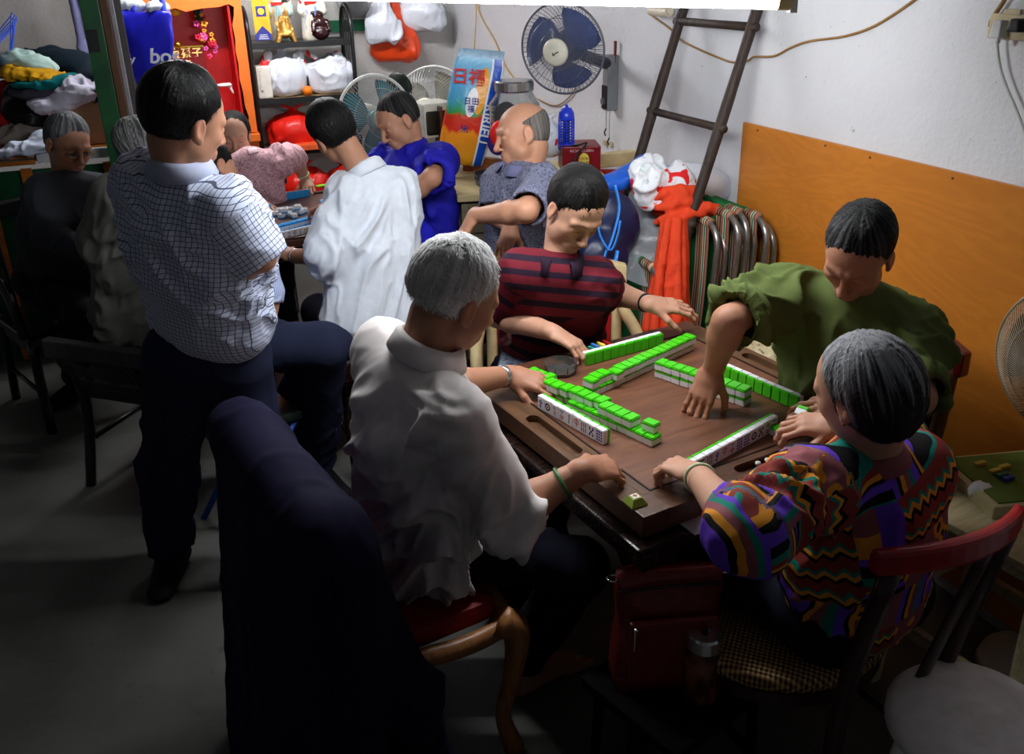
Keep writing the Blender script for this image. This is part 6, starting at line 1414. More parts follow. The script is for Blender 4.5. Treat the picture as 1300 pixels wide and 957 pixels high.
def heap(pts, name, rgb, label, cat='clothes', amp=.014, wl=.08, rough=.8, seed=0, h=.010, m=None):
    P = []; 
    for (u, v, d_, rx, rz, ry) in pts: P.append(ell(px(u, v, d=d_), (rx, ry, rz), R=frame_from(y=IA, z=ZZ), k=.05))
    return sag(P, name, m or cloth('heap_' + name + str(seed), rgb, rough=rough), label, cat, amp=amp, wl=wl, h=h, seed=seed, stretch=.7)
HD = 4.55
heap([(78, 84, HD + .25, .20, .09, .12), (108, 100, HD + .25, .10, .10, .12), (60, 76, HD + .3, .12, .05, .10)], 'navy_jacket', (10, 26, 36), 'large dark navy jacket on top of the clothes heap', seed=1)
heap([(32, 78, HD - .02, .10, .030, .09), (50, 87, HD - .02, .07, .026, .09), (22, 72, HD, .06, .025, .08)], 'pale_shirt', (168, 196, 188), 'pale mint folded shirt lying on the yellow garment', seed=2, h=.008)
heap([(34, 92, HD - .06, .11, .030, .10), (62, 100, HD - .06, .09, .030, .10), (20, 90, HD - .04, .05, .03, .08)], 'yellow_jacket', (214, 158, 24), 'mustard-yellow quilted jacket in the clothes heap', seed=3, amp=.012, wl=.04, h=.008)
heap([(45, 106, HD - .08, .12, .022, .10), (75, 105, HD - .08, .07, .028, .09), (90, 100, HD - .08, .03, .02, .06)], 'teal_garment', (10, 110, 112), 'teal garment beneath the yellow jacket', seed=4, h=.008)
heap([(50, 118, HD - .06, .14, .035, .11), (95, 116, HD - .04, .09, .035, .10)], 'grey_garment', (70, 68, 80), 'dark grey garment in the middle of the clothes heap', seed=5)
heap([(68, 134, HD - .12, .10, .030, .08), (92, 122, HD - .12, .09, .040, .08), (106, 112, HD - .12, .05, .025, .07), (52, 130, HD - .1, .06, .02, .06)], 'white_print_cloth', (206, 202, 220), 'crumpled white patterned cloth spilling from the heap', seed=6, amp=.018, wl=.05, h=.008)
heap([(118, 122, HD, .05, .05, .05)], 'blue_bundle', (16, 14, 84), 'deep blue bundle against the green post', seed=7)
bm = NB(); bx(bm, (0, 0, 0), (.25, .25, .26)); q = px(122, 164, y=QY + .25); cb = simple('cardboard_box', bm, flat('cardboard', (178, 142, 110), .8), 'tan cardboard box printed 11 5 behind the seated man with glasses', 'box', loc=(q[0] - .03, QY + .25, bz + .13), bevel=.003)
text_on('11   5', .042, flat('box_ink', (50, 36, 30), .7), A(.02, -.1265, .085), A(1, 0, 0), ZZ, cb, 'printed_numbers', bold=.001)
heap([(12, 120, HD + .05, .09, .07, .10), (6, 152, HD - .02, .06, .07, .08)], 'red_bag', (150, 10, 18), 'red sports bag at the left edge of the clothes heap', 'bag', seed=8); heap([(28, 140, HD - .04, .09, .08, .10), (42, 152, HD - .06, .06, .06, .08), (20, 120, HD, .05, .06, .08)], 'black_bag', (14, 12, 16), 'black bag with red trim left of the seated man with glasses', 'bag', seed=9, rough=.4)
heap([(38, 186, HD - .25, .10, .022, .06), (56, 176, HD - .22, .06, .045, .05), (18, 192, HD - .25, .07, .018, .05)], 'white_towel', (206, 214, 232), 'bluish-white towel on the bench behind the seated man with glasses', 'towel', seed=10, amp=.01, wl=.06, h=.007)
heap([(10, 176, HD - .1, .11, .03, .08), (40, 168, HD - .08, .08, .03, .06)], 'grey_cloth', (120, 112, 106), 'rumpled grey-brown cloth under the black bag', seed=11)
heap([(8, 84, HD + .15, .08, .05, .08)], 'grey_sack', (120, 118, 116), 'grey lump of cloth under the blue hangers', 'clothes', seed=12)
for k in range(6):
    q = px(4 + k * 2.2, 44 + k * 2, d=HD - .05); P = [(0, 0, .12), (.004, 0, .10), (-.045, 0, -.06), (-.05, 0, -.11), (-.03, 0, -.13), (.045, 0, -.09), (.05, 0, -.06), (.006, 0, .10)]; bm = NB(); tube(bm, smoothcurve([A(*p) + A(0, k * .006, 0) for p in P], 3), .0028, 5)
    o = simple('clothes_hanger', bm, flat('hanger_blue', (44, 90, 214), .4), '%s blue wire hanger from the left of the bunch at the top left' % ORD[k], 'hanger', 'bunch of blue hangers', smooth=True, loc=q); o.rotation_euler = (0, .5 + .05 * k, .2 * k)
bm = NB(); q = px(98, 22, y=QY + 1.0); sag([cone(q + ZZ * .3, q - ZZ * .18, .03, .025, k=.02), cone(q + ZZ * .2 + IR * .05, q - ZZ * .10 + IR * .05, .025, .02, k=.02)], 'hanging_scarf', cloth('scarf_cloth', (120, 120, 160)), 'thin blue-grey cloth hanging just left of the green post', 'cloth', amp=.008, wl=.03, base=q)
# ================================================================ DESK, RICE BAG, JAR, LAMP, FANS
DC = px(625, 200, z=.80); DC = A(1.62, 4.25, 0)
qa = px(600, 240, z=.74)
MDESK = flat('desk_cream', (196, 178, 132), .45, var=.1)
dx0 = px(592, 238, d=3.95); DZ = dx0[2]; dk = empty('drawer_desk', (dx0[0] + .33, dx0[1] + .10, 0), math.radians(-12), 'cream-topped desk with grey-green drawers behind the bald man', 'desk')
bm = NB(); bx(bm, (0, 0, DZ - .015), (.72, .62, .03)); build('desktop', bm, MDESK, dk, bevel=.004)
bm = NB(); bx(bm, (0, 0, DZ / 2 - .02), (.68, .58, DZ - .05)); build('carcass', bm, flat('desk_grey', (120, 112, 88), .5), dk)
for k in range(4):
    z = DZ - .11 - k * .15
    if z < .1: break
    bm = NB(); bx(bm, (-.16, -.295, z), (.30, .018, .125)); dr = build('drawer', bm, flat('drawer_olive', (112, 102, 76), .5), dk, bevel=.004); bm = NB(); ball(bm, (-.16, -.312, z), (.016, .014, .016), 12); build('knob', bm, MCREAM, dr, smooth=True)
DO = np.array(dk.location)
# rice bag
rp = px(584, 208, d=4.15); MRICE = NT('rice_bag_print', .3, .5)
def ricemat():
    t = MRICE; s = t.n('ShaderNodeAttribute', attribute_name='cloth').outputs['Vector']; x, y, z = t.sep(s)   # x -1..1 across, y 0..1 up
    f = t.noise(s, 2.4, 3); top = srgb(86, 176, 232); c = t.ramp(t.math('ADD', y, t.math('MULTIPLY', t.math('SUBTRACT', f, .5), .25)), [(0, srgb(246, 170, 30)), (.30, srgb(250, 150, 24)), (.34, srgb(220, 44, 28)), (.44, srgb(214, 60, 30)), (.46, srgb(60, 160, 60)), (.56, srgb(80, 170, 200)), (.72, srgb(96, 182, 236)), (1.0, srgb(150, 214, 244))])
    orb = t.math('LESS_THAN', t.math('ADD', t.math('POWER', t.math('SUBTRACT', x, .30), 2.0), t.math('POWER', t.math('MULTIPLY', t.math('SUBTRACT', y, .66), 1.3), 2.0)), .065); c = t.mix(orb, c, srgb(248, 168, 30))
    wh = t.math('LESS_THAN', t.math('ADD', t.math('POWER', t.math('SUBTRACT', x, .0), 2.0), t.math('POWER', t.math('MULTIPLY', t.math('SUBTRACT', y, .56), 1.8), 2.0)), .05); c = t.mix(wh, c, srgb(240, 240, 245))
    band = t.math('GREATER_THAN', x, .52); c = t.mix(band, c, srgb(240, 244, 250)); b2_ = t.math('MULTIPLY', t.math('GREATER_THAN', x, .60), t.math('LESS_THAN', x, .92)); c = t.mix(b2_, c, srgb(20, 84, 200))
    c = t.mix(t.math('GREATER_THAN', y, .93), c, srgb(200, 228, 246)); t.col(c); t.bump(t.noise(t.obj(), 24, 4, .6, .6), .4, .01)
ricemat()
rb = empty('rice_bag', rp, 0, 'tall printed rice sack lettered RIRIFU leaning on the desk', 'rice bag'); bm = NB(); RX = nrm(IR + ZZ * -.10); RU = nrm(ZZ * 1.0 + IR * .24); RF = nrm(np.cross(RX, RU)); H_ = .52; W_ = .105
rws = []; uvl = []
for i, t_ in enumerate(np.linspace(0, 1, 15)):
    th = .055 * math.sin(math.pi * min(1, t_ * 1.02 + .10)) ** .6 * (1 if t_ < .85 else (1 - t_) / .15 * .8 + .2); ww = W_ * (1 - .10 * math.sin(t_ * 3.1) * (-1) - .06 * (t_ > .9)); row = []
    for a in np.linspace(0, 2 * math.pi, 24, endpoint=False): row.append(RX * ww * math.cos(a) * (1 + .02 * math.sin(9 * t_)) + RF * -th * math.copysign(abs(math.sin(a)) ** .7, math.sin(a)) + RU * (t_ * H_)); uvl.append((math.cos(a), t_, 0))
    rws.append(row)
rings(bm, rws); me = bpy.data.meshes.new('sack'); bmesh.ops.recalc_face_normals(bm, faces=bm.faces[:]); bm.to_mesh(me); bm.free(); at = me.attributes.new('cloth', 'FLOAT_VECTOR', 'POINT'); at.data.foreach_set('vector', np.array(uvl, np.float32).ravel()); sk = link('sack', me, MRICE.m, rb, True)
_fn = -RF if (RF @ IA) > 0 else RF
MRW = flat('rice_white_letters', (240, 244, 250), .4); MRR = flat('rice_red_letters', (220, 40, 40), .4); MRN = flat('rice_navy_letters', (30, 40, 130), .4)
text_on('RIRIFU', .062, MRW, RU * .20 + RX * W_ * .76 + _fn * .046, -RU * 1.0 + _fn * 0, RX, sk, 'brand_lettering', depth=.002, bold=.001)
text_on('\u65e5\u798f', .075, MRR, RU * .40 - RX * .035 + _fn * .060, RX, RU, sk, 'red_characters', depth=.002, bold=.001); text_on('\u65e5\u7530\n\u798f', .034, MRN, RU * .28 + RX * .0 + _fn * .060, RX, RU, sk, 'blue_characters', depth=.002); text_on('\u7c73', .04, MRN, RU * .17 - RX * .01 + _fn * .060, RX, RU, sk, 'blue_characters', depth=.002)
# glass jar with a metal lid
jp = px(654, 180, d=4.0); jr = empty('glass_jar', jp, 0, 'large clear jar with a metal lid behind the bald man', 'jar'); bm = NB(); lathe(bm, [(.085, 0), (.105, .015), (.112, .06), (.112, .17), (.080, .215), (.078, .235), (.074, .235), (.076, .215), (.106, .168), (.106, .06), (.098, .018), (.0, .012)], (0, 0, 0), 28, cap=False); build('glass_body', bm, MGLASS, jr, smooth=True)
bm = NB(); lathe(bm, [(.085, .222), (.087, .228), (.087, .262), (.082, .268), (.0, .270)], (0, 0, 0), 28, cap=False); build('metal_lid', bm, flat('steel_lid', (170, 170, 168), .25, .5, metal=.9), jr, smooth=False)
sag([ell(px(642, 150, d=4.05), (.06, .05, .07), k=.03), ell(px(632, 178, d=4.1), (.05, .05, .07), k=.03)], 'purple_cloth', cloth('purple', (92, 60, 150)), 'purple cloth bundle between the rice sack and the jar', 'cloth', amp=.01, wl=.05)
bm = NB(); ball(bm, (0, 0, 0), (.050, .030, .058), 18); simple('red_ball', bm, flat('red_plastic', (226, 40, 30), .3), 'red round ball seen before the bald man\'s face', 'ball', loc=px(636, 170, d=3.75), smooth=True)
q = px(634, 205, d=3.98); bm = NB(); lathe(bm, [(.07, 0), (.085, .005), (.09, .05), (.087, .05), (.08, .008), (0, .006)], (0, 0, 0), 20, cap=False); simple('glass_bowl', bm, MGLASS, 'clear glass bowl on the cream desk', 'bowl', loc=(q[0] - .03, q[1], DZ + .001), smooth=True)
q = px(630, 208, d=3.9); bm = NB(); bx(bm, (0, 0, .006), (.12, .07, .012)); simple('yellow_packet', bm, flat('yellow_packet', (210, 196, 40), .4), 'yellow-green packet lying on the cream desk', 'packet', loc=(q[0], q[1], DZ + .001), bevel=.002)
# blue mosquito lamp on a red biscuit tin
tp = px(735, 212, d=4.0); tn = empty('biscuit_tin', (tp[0], tp[1], tp[2]), math.radians(-18), 'dark red biscuit tin with a yellow label under the blue lamp', 'tin'); bm = NB(); bx(bm, (0, 0, .05), (.17, .17, .115)); build('tin_body', bm, flat('tin_red', (126, 16, 26), .35), tn, bevel=.006)
bm = NB(); lathe(bm, [(.001, 0), (.034, 0), (.034, .003), (.001, .003)], (0.01, -.086, .045), 24, R=frame_from(y=A(1, 0, 0), z=A(0, -1, 0)) @ np.diag([1, .7, 1])); build('yellow_label', bm, flat('tin_yellow', (232, 214, 90), .4), tn); text_on('COOKIE\nTALES', .018, flat('tin_ink', (120, 16, 20), .5), A(.01, -.091, .045), A(1, 0, 0), ZZ, tn, 'label_lettering', depth=.001); text_on('RICHY QUEEN', .016, flat('tin_pale', (230, 190, 190), .5), A(0, -.087, .088), A(1, 0, 0), ZZ, tn, 'tin_lettering', depth=.001)
bl_ = empty('insect_lamp', px(719, 188, d=3.95), 0, 'bright blue caged insect lamp standing on the red tin', 'lamp'); MBL = flat('insect_blue', (34, 60, 210), .3, .5); bm = NB(); lathe(bm, [(.034, 0), (.036, .004), (.036, .022), (.030, .026)], (0, 0, 0), 24); build('lamp_base', bm, MBL, bl_, smooth=True)
bm = NB(); lathe(bm, [(.034, .125), (.036, .13), (.033, .155), (.022, .172), (.008, .178), (.006, .188), (0.001, .190)], (0, 0, 0), 24); build('lamp_dome', bm, MBL, bl_, smooth=True)
bm = NB()
for i in range(16): a = i * math.pi / 8; tube(bm, [(.034 * math.cos(a), .034 * math.sin(a), .02), (.034 * math.cos(a), .034 * math.sin(a), .13)], .0022, 5)
for k in range(9): tube(bm, [p * 1 + A(0, 0, .03 + k * .012) for p in circ(.034, 24)], .0018, 4, closed=True)
build('lamp_cage', bm, MBL, bl_); bm = NB(); tube(bm, [(0, 0, .02), (0, 0, .13)], .014, 12); build('inner_tube', bm, flat('lamp_inner', (60, 70, 90), .3), bl_, smooth=True)
cable('lamp_lead', [px(724, 186, d=3.9), px(735, 184, d=3.85), px(745, 181, d=3.85), px(741, 187, d=3.84), px(734, 194, d=3.83), px(728, 206, d=3.83)], .004, MS_K, 'black lead with a plug lying across the red tin')
knotbag(0, 0, .16, .17, MBAG, 'white plastic bag with red print between the bald man and the blue lamp', c=px(695, 196, d=4.02))
# small fans near the rack
f3, R3 = make_fan('desk_fan', 'teal-bladed fan with a white rim left of the blue-shirted man', px(478, 152, d=4.45), dv(.62, -.75, .10), .215, flat('fan_wire_pale', (190, 192, 190), .35), flat('fan_rim_white', (226, 226, 220), .3), flat('fan_teal_glass', (70, 140, 150), .2, .5), MIVORY, nw=80, rimr=.008)
bm = NB(); tube(bm, [(0, 0, -.12) + R3 @ A(0, 0, -.10), A(0, 0, -.75) + R3 @ A(0, 0, -.10)], .018, 10); lathe(bm, [(.001, 0), (.15, 0), (.14, .03), (.03, .05)], R3 @ A(0, 0, -.10) + A(0, 0, -f3.location[2]), 24); tube(bm, [(0, 0, -.60) + R3 @ A(0, 0, -.10), R3 @ A(0, 0, -.10) + A(0, 0, -f3.location[2] + .03)], .018, 10); build('stand', bm, MIVORY, f3, smooth=True)
f4, R4 = make_fan('spare_fan', 'white-rimmed pale fan standing behind the blue-shirted man', px(548, 142, d=4.75), dv(-.35, -.9, .25), .235, flat('fan_wire_pale', (190, 192, 190), .35), flat('fan_rim_white', (226, 226, 220), .3), flat('fan_cream_blade', (200, 196, 176), .3, .5), MIVORY, nw=70, rimr=.007)
bm = NB(); tube(bm, [R4 @ A(0, 0, -.10), R4 @ A(0, 0, -.10) + A(0, 0, -f4.location[2] + .02)], .018, 10); lathe(bm, [(.001, 0), (.15, 0), (.14, .03), (.03, .05)], R4 @ A(0, 0, -.10) + A(0, 0, -f4.location[2]), 24); build('stand', bm, MIVORY, f4, smooth=True)
q = px(506, 112, d=4.75); bm = NB(); lathe(bm, [(.001, .012), (.075, .012), (.085, .0), (.08, -.01), (.001, -.012)], (0, 0, 0), 24, R=frame_from(y=ZZ, z=dv(-.4, -.8, .2))); simple('black_round_lid', bm, MS_K, 'black round lid behind the blue-shirted man\'s head', 'lid', loc=q, smooth=True)
q = px(549, 150, d=4.3); tv = empty('small_television', (q[0], q[1], q[2]), math.radians(8), 'small cream box set with a black front left of the rice sack', 'television'); bm = NB(); bx(bm, (0, 0, .0), (.16, .16, .16)); build('case', bm, flat('tv_cream', (200, 198, 184), .4), tv, bevel=.01); bm = NB(); bx(bm, (0, -.082, -.01), (.14, .006, .11)); build('black_front', bm, MS_K, tv, bevel=.01)
bm = NB(); bx(bm, (0, 0, 0), (.014, .10, .30)); simple('brown_board', bm, MRIM, 'narrow brown board standing beside the rice sack', 'board', loc=px(557, 158, d=4.25) - ZZ * .062)
# ---------------------------------------------------------------- chairs
def side_chair(name, label, c, rot, sh=.45, sw=.42, sd=.42, bh=.92, m=None, seat_m=None, slats=3, arm=False, curved=.03, padded=False, thick=.022, topm=None, group=None, backlean=.06, cat='chair'):
    r = empty(name, (c[0], c[1], 0), rot, label, cat, group); m = m or MDRK; seat_m = seat_m or m      # chair faces local +y
    bm = NB(); prof = []
    for (x, y) in ((-1, -1), (1, -1), (1, 1), (-1, 1)): pass
    bx(bm, (0, 0, sh - .02), (sw, sd, .045)); build('seat', bm, seat_m, r, bevel=.012)
    bm = NB(); bx(bm, (0, 0, sh - .06), (sw - .03, sd - .03, .05)); build('seat_frame', bm, m, r)
    for sx in (-1, 1):
        bm = NB(); tube(bm, smoothcurve([(sx * (sw / 2 - .02), sd / 2 - .02, sh - .03), (sx * (sw / 2 - .015), sd / 2 - .015, sh * .5), (sx * (sw / 2 - .01), sd / 2, 0)], 4), [.021] * 9, 8); build('front_leg', bm, m, r, smooth=True)
        bm = NB(); P = smoothcurve([(sx * (sw / 2 - .02), -sd / 2 - .04, 0), (sx * (sw / 2 - .02), -sd / 2 + .02, sh * .6), (sx * (sw / 2 - .02), -sd / 2 + .01, sh), (sx * (sw / 2 - .02), -sd / 2 - backlean * .6, (sh + bh) / 2), (sx * (sw / 2 - .02), -sd / 2 - backlean, bh)], 4); tube(bm, P, .02, 8); build('back_post', bm, m, r, smooth=True)
        if arm:
            bm = NB(); P = smoothcurve([(sx * (sw / 2), -sd / 2 - .02, sh + .24), (sx * (sw / 2 + .02), 0, sh + .24), (sx * (sw / 2 + .02), sd / 2 - .06, sh + .22), (sx * (sw / 2 + .01), sd / 2 - .02, sh + .10), (sx * (sw / 2), sd / 2 - .03, sh)], 5); tube(bm, P, .022, 8); build('armrest', bm, m, r, smooth=True)
    bm = NB(); rws = []
    for t in np.linspace(-1, 1, 9):
        x = t * (sw / 2 + .015); y = -sd / 2 - backlean - curved * (1 - t * t) + .0; z = bh + .03 * (1 - t * t); e = thick
        rws.append([A(x, y - e, z - .035), A(x, y + e, z - .035), A(x, y + e * .9, z + .035), A(x, y - e * .9, z + .035)])
    rings(bm, rws); build('top_rail', bm, topm or m, r, bevel=.008)
    if padded: bm = NB(); bx(bm, (0, -sd / 2 - backlean * .6 - .005, (sh + bh) / 2 + .04), (sw - .08, .035, bh - sh - .12)); build('back_pad', bm, seat_m, r, bevel=.012)
    else:
        for i in range(slats):
            x = (i - (slats - 1) / 2) * (sw - .12) / max(1, slats - 1 + .6); bm = NB(); P = [A(x, -sd / 2 + .0, sh), A(x, -sd / 2 - backlean * .5 - .01, (sh + bh) / 2), A(x, -sd / 2 - backlean - curved * .8, bh)]
            tube(bm, smoothcurve(P, 4), .016, 6, flat=.5, wdir=A(0, 1, 0)); build('back_slat', bm, m, r, smooth=True)
    for sx in (-1, 1): bm = NB(); tube(bm, [(sx * (sw / 2 - .015), sd / 2 - .01, .18), (sx * (sw / 2 - .02), -sd / 2 - .01, .18)], .011, 6); build('stretcher', bm, m, r, smooth=True)
    return r
def rotof(d): return math.atan2(-d[0], d[1])
MCH = wood_mat('brown_chair_wood', (120, 66, 26), (176, 106, 48), rough=.35, axis=2); q = px(562, 262, d=4.02)
side_chair('dining_chair', 'brown wooden chair under the blue-shirted man', (q[0], q[1]), rotof(dv(-.72, -.5)), sh=.45, bh=.98, m=MCH, slats=4)
q = px(675, 375, z=.45); side_chair('dining_chair', 'dark red seated chair under the bald man', (q[0] + .0, q[1] + .02), rotof(dv(-.9, -.3)), bh=.85, m=MDRK, seat_m=flat('red_vinyl', (130, 16, 30), .35), padded=True)
q = (PEOPLE['maroon'][1]); MCW_ = flat('cream_chair_paint', (206, 184, 136), .4); MRV = flat('red_upholstery', (176, 20, 28), .6)
side_chair('armchair', 'cream-framed armchair with red upholstery under the maroon-shirted man', (q[0] + .06, q[1] + .02), rotof(dv(.0, -1)), sh=.46, bh=.82, sw=.50, m=MCW_, seat_m=MRV, padded=True, arm=True)
q = px(778, 212, z=.98); side_chair('upholstered_chair', 'cream-framed red upholstered chair against the wall behind the blue bag', (q[0] - .02, q[1] - .24), rotof(dv(-.2, -1)), sh=.46, bh=.98, sw=.46, m=MCW_, seat_m=MRV, padded=True)
q = PEOPLE['green'][1]; side_chair('padded_chair', 'dark red chair with plastic-wrapped top rail under the green-shirted man', (q[0] - .075, q[1] + .02), rotof(dv(-.82, -.45)), bh=.86, sw=.42, m=wood_mat('chair_brown', (70, 40, 24), (120, 78, 46), rough=.4, axis=2), seat_m=flat('maroon_vinyl', (90, 12, 20), .2, .6), topm=flat('maroon_vinyl', (90, 12, 20), .2, .6), padded=True, backlean=.05)
q = PEOPLE['wshirt'][1]; side_chair('wooden_stool_chair', 'dark wooden chair under the white-shirted man at the far table', (q[0], q[1]), rotof(dv(-.4, .9)), bh=.50, m=MDRK, slats=0)
q = PEOPLE['pink'][1]; side_chair('dining_chair', 'dark chair under the pink-bloused woman', (q[0], q[1]), rotof(dv(.2, -.9)), bh=.80, m=MDRK)
q = PEOPLE['left'][1]; side_chair('armchair', 'glossy black armchair under the man with glasses', (q[0], q[1]), rotof(dv(.6, -.6)), bh=.86, sw=.50, sd=.46, m=flat('black_lacquer', (10, 9, 10), .18, .6), arm=True)
q = PEOPLE['grey'][1]; side_chair('black_chair', 'low-backed black chair under the grizzled man', (q[0], q[1]), rotof(dv(.3, .9)), bh=.60, m=MBLKM, curved=.06)
q = PEOPLE['cross'][1]; bst = empty('folding_stool', (q[0], q[1], 0), .3, 'blue-legged folding stool under the man with the striped sleeve', 'stool'); bm = NB(); bx(bm, (0, 0, .44), (.32, .32, .03)); build('seat', bm, MS_K, bst, bevel=.01)
for sx in (-1, 1):
    for s in (-1, 1): bm = NB(); tube(bm, [(s * .15, sx * .13, .43), (-s * .15, sx * .13, .0)], .012, 8); build('leg', bm, flat('stool_blue', (40, 80, 170), .4), bst, smooth=True)
# ================================================================ PILE BY THE LADDER
MCHR = flat('folding_chrome', (150, 150, 146), .3, .5, metal=.85, var=.2, scale=60); MGCV = flat('green_canvas', (10, 92, 44), .7)
def webmat():
    t = NT('striped_webbing', .7, .2); o = t.obj(); x, y, z = t.sep(o); f = t.math('FRACT', t.math('ADD', t.math('DIVIDE', x, .058), 20.0))
    t.col(t.ramp(f, [(0, srgb(150, 110, 84)), (.14, srgb(90, 20, 30)), (.22, srgb(206, 176, 140)), (.34, srgb(16, 120, 100)), (.50, srgb(214, 196, 160)), (.58, srgb(120, 24, 34)), (.70, srgb(156, 116, 92)), (.88, srgb(40, 20, 24))], True)); t.bump(t.noise(t.map(o, (1, 1, 8)), 80, 2), .3, .002); return t.m
MWEB = webmat()
def folding_chair(c, rot, w, h, label, lean=.10):
    r = empty('folding_chair', (c[0], c[1], 0), rot, label, 'folding chair'); 
    def Q(x, z, dy=0): return A(x, dy + lean * z, z)
    rc = .09
    for part, ins, dy in (('tube_frame', 0, 0), ('inner_tube_frame', .035, .045)):
        ww = w / 2 - ins * .3; hh = h - ins; P = [Q(-ww, 0, dy), Q(-ww, hh - rc, dy)] + [Q(-ww + rc - rc * math.cos(t), hh - rc + rc * math.sin(t), dy) for t in np.linspace(.2, 1.4, 5)] + [Q(ww - rc + rc * math.sin(t), hh - rc + rc * math.cos(t), dy) for t in np.linspace(.1, 1.4, 6)] + [Q(ww, hh - rc, dy), Q(ww, 0, dy)]
        bm = NB(); tube(bm, P, .0125, 8); build(part, bm, MCHR, r, smooth=True)
    for x0, x1, m, nm, dz in ((w / 2 - .135, w / 2 - .06, MWEB, 'striped_webbing', 0), (-w / 2 + .06, -w / 2 + .135, MWEB, 'striped_webbing', 0), (-w / 2 + .135, w / 2 - .135, MGCV, 'green_canvas', .02)):
        bm = NB(); rws = []
        for z in np.linspace(.25, h - .005, 10):
            sg_ = .02 * math.sin((z - .25) * 4); rws.append([Q(x0, z, -.018 + sg_), Q(x1, z, -.018 + sg_), Q(x1, z, -.012 + sg_), Q(x0, z, -.012 + sg_)])
        rings(bm, rws); build(nm, bm, m, r)
        bm = NB(); tube(bm, [Q(x0, h, 0), Q(x1, h, 0)], .019, 10); build('wrapped_strap', bm, m, r, smooth=True)
    bm = NB(); tube(bm, [Q(w / 2, h * .55, .0), Q(w / 2 - .01, h * .38, -.03), Q(w / 2, h * .1, -.05)], .011, 6); tube(bm, [Q(w / 2, h * .50, .05), Q(w / 2 + .0, h * .34, .03)], .018, 8); build('hinge_arm', bm, MCHR, r, smooth=True)
    return r
fr_ = rotof(dv(.10, 1)) 
for i, (u, v, xx) in enumerate(((914, 288, 1.87), (941, 279, 1.92), (952, 275, 1.965), (977, 281, 2.01))):
    p = px(u, v, x=xx); W_ = .56; ax_ = A(0, -1, 0); h_ = p[2]; c_ = p - ax_ * (W_ / 2) - A(1, 0, 0) * .05 * h_
    folding_chair(c_, math.atan2(ax_[1], ax_[0]), W_, h_, '%s folded chrome chair with striped webbing, counted from the orange cloth' % ORD[i], lean=.05)
p = px(828, 330, x=1.62); folding_chair(A(p[0], p[1] + .25, 0), -math.pi / 2, .5, .80, 'folded striped chair behind the maroon-shirted man\'s raised arm', lean=.05)
# cloth, sheet and bags
ra, rb_ = RUNG3; rm = ra * .25 + rb_ * .75
oc = px(862, 272, d=3.40); P = []; rg_ = random.Random(4)
for i in range(15):      # hanging pleats
    t = i / 14; ub = 822 + 50 * t; ut = 843 + 26 * t; dd_ = 3.36 + .05 * math.sin(i * 2.4); pts_ = [px(ut + (ub - ut) * k / 5 + 1.5 * math.sin(i + k), 280 + (418 - 280) * k / 5, d=dd_) for k in range(6)]
    P += chain(pts_, [.015, .016, .017, .017, .018, .019], k=.006)
for i in range(22):      # gathered bundle over the rung
    cu_, cv_ = 862 + rg_.uniform(-20, 24), 272 + rg_.uniform(-20, 18); r1 = rg_.uniform(.05, .10); a0 = rg_.uniform(-.9, .6); c_ = px(cu_, cv_, d=3.42 + rg_.uniform(-.05, .04))
    pts_ = [c_ + IR * math.cos(a0 + k * .55) * r1 + ZZ * math.sin(a0 + k * .55) * r1 * .55 + IA * .03 * math.cos(k) for k in range(5)]; P += chain(pts_, [.013, .019, .021, .019, .012], k=.010)
P += [ell(px(868, 266, d=3.46), (.095, .045, .055), R=frame_from(y=IA, z=ZZ), k=.02)]
sag(P, 'orange_cloth', cloth('orange_cloth', (222, 70, 38), rough=.75), 'bright orange cloth draped over the lowest visible ladder rung', 'cloth', amp=.002, wl=.03, h=.005, base=oc)
def film(name, pts, m, label, cat, th=.003, seed=0, amp=.012, n=12):
    """creased plastic sheet through a 4-corner patch"""
    c = sum(pts) / 4; bm = NB(); V = []
    nn = nrm(np.cross(pts[1] - pts[0], pts[3] - pts[0]))
    for i in range(n + 1):
        row = []
        for j in range(n + 1):
            s_, t_ = i / n, j / n; p = (pts[0] * (1 - s_) * (1 - t_) + pts[1] * s_ * (1 - t_) + pts[2] * s_ * t_ + pts[3] * (1 - s_) * t_); q = vnoise((p * 9 + seed)[None])[0] + .5 * vnoise((p * 24 + seed)[None])[0]; row.append(bm.verts.new(tuple(p - c + nn * q * amp)))
        V.append(row)
    for i in range(n):
        for j in range(n): bm.faces.new((V[i][j], V[i + 1][j], V[i + 1][j + 1], V[i][j + 1]))
    bmesh.ops.solidify(bm, geom=bm.faces[:], thickness=th); return simple(name, bm, m, label, cat, smooth=True, loc=c)
film('clear_plastic_sheet', [px(782, 352, d=3.42), px(852, 372, d=3.39), px(862, 262, d=3.45), px(800, 236, d=3.51)], MCLR, 'clear plastic sheet hanging between the ladder rails', 'plastic sheet', seed=1, amp=.03)
film('clear_plastic_sheet', [px(782, 330, d=3.57), px(812, 345, d=3.57), px(828, 262, d=3.63), px(796, 252, d=3.65)], MCLR, 'folded clear film just left of the large hanging sheet', 'plastic sheet', seed=5, amp=.02)
film('white_plastic_sheet', [px(868, 300, d=3.38), px(946, 276, d=3.59), px(912, 232, d=3.85), px(850, 250, d=3.74)], plastic('white_film', (214, 216, 224), .9), 'white plastic sheet spread over the tops of the folded chairs', 'plastic sheet', seed=3, amp=.02)
q = px(866, 250, d=3.51); sag([ell(px(872, 232, d=3.56), (0.162, 0.097, 0.081), R=frame_from(y=IA, z=ZZ), k=.04), ell(px(902, 240, d=3.62), (0.086, 0.086, 0.065), k=.04)], 'plastic_bag', MWB, 'large white plastic bag lying across the pile behind the ladder', 'plastic bag', amp=.013, wl=.07, seed=44.28)
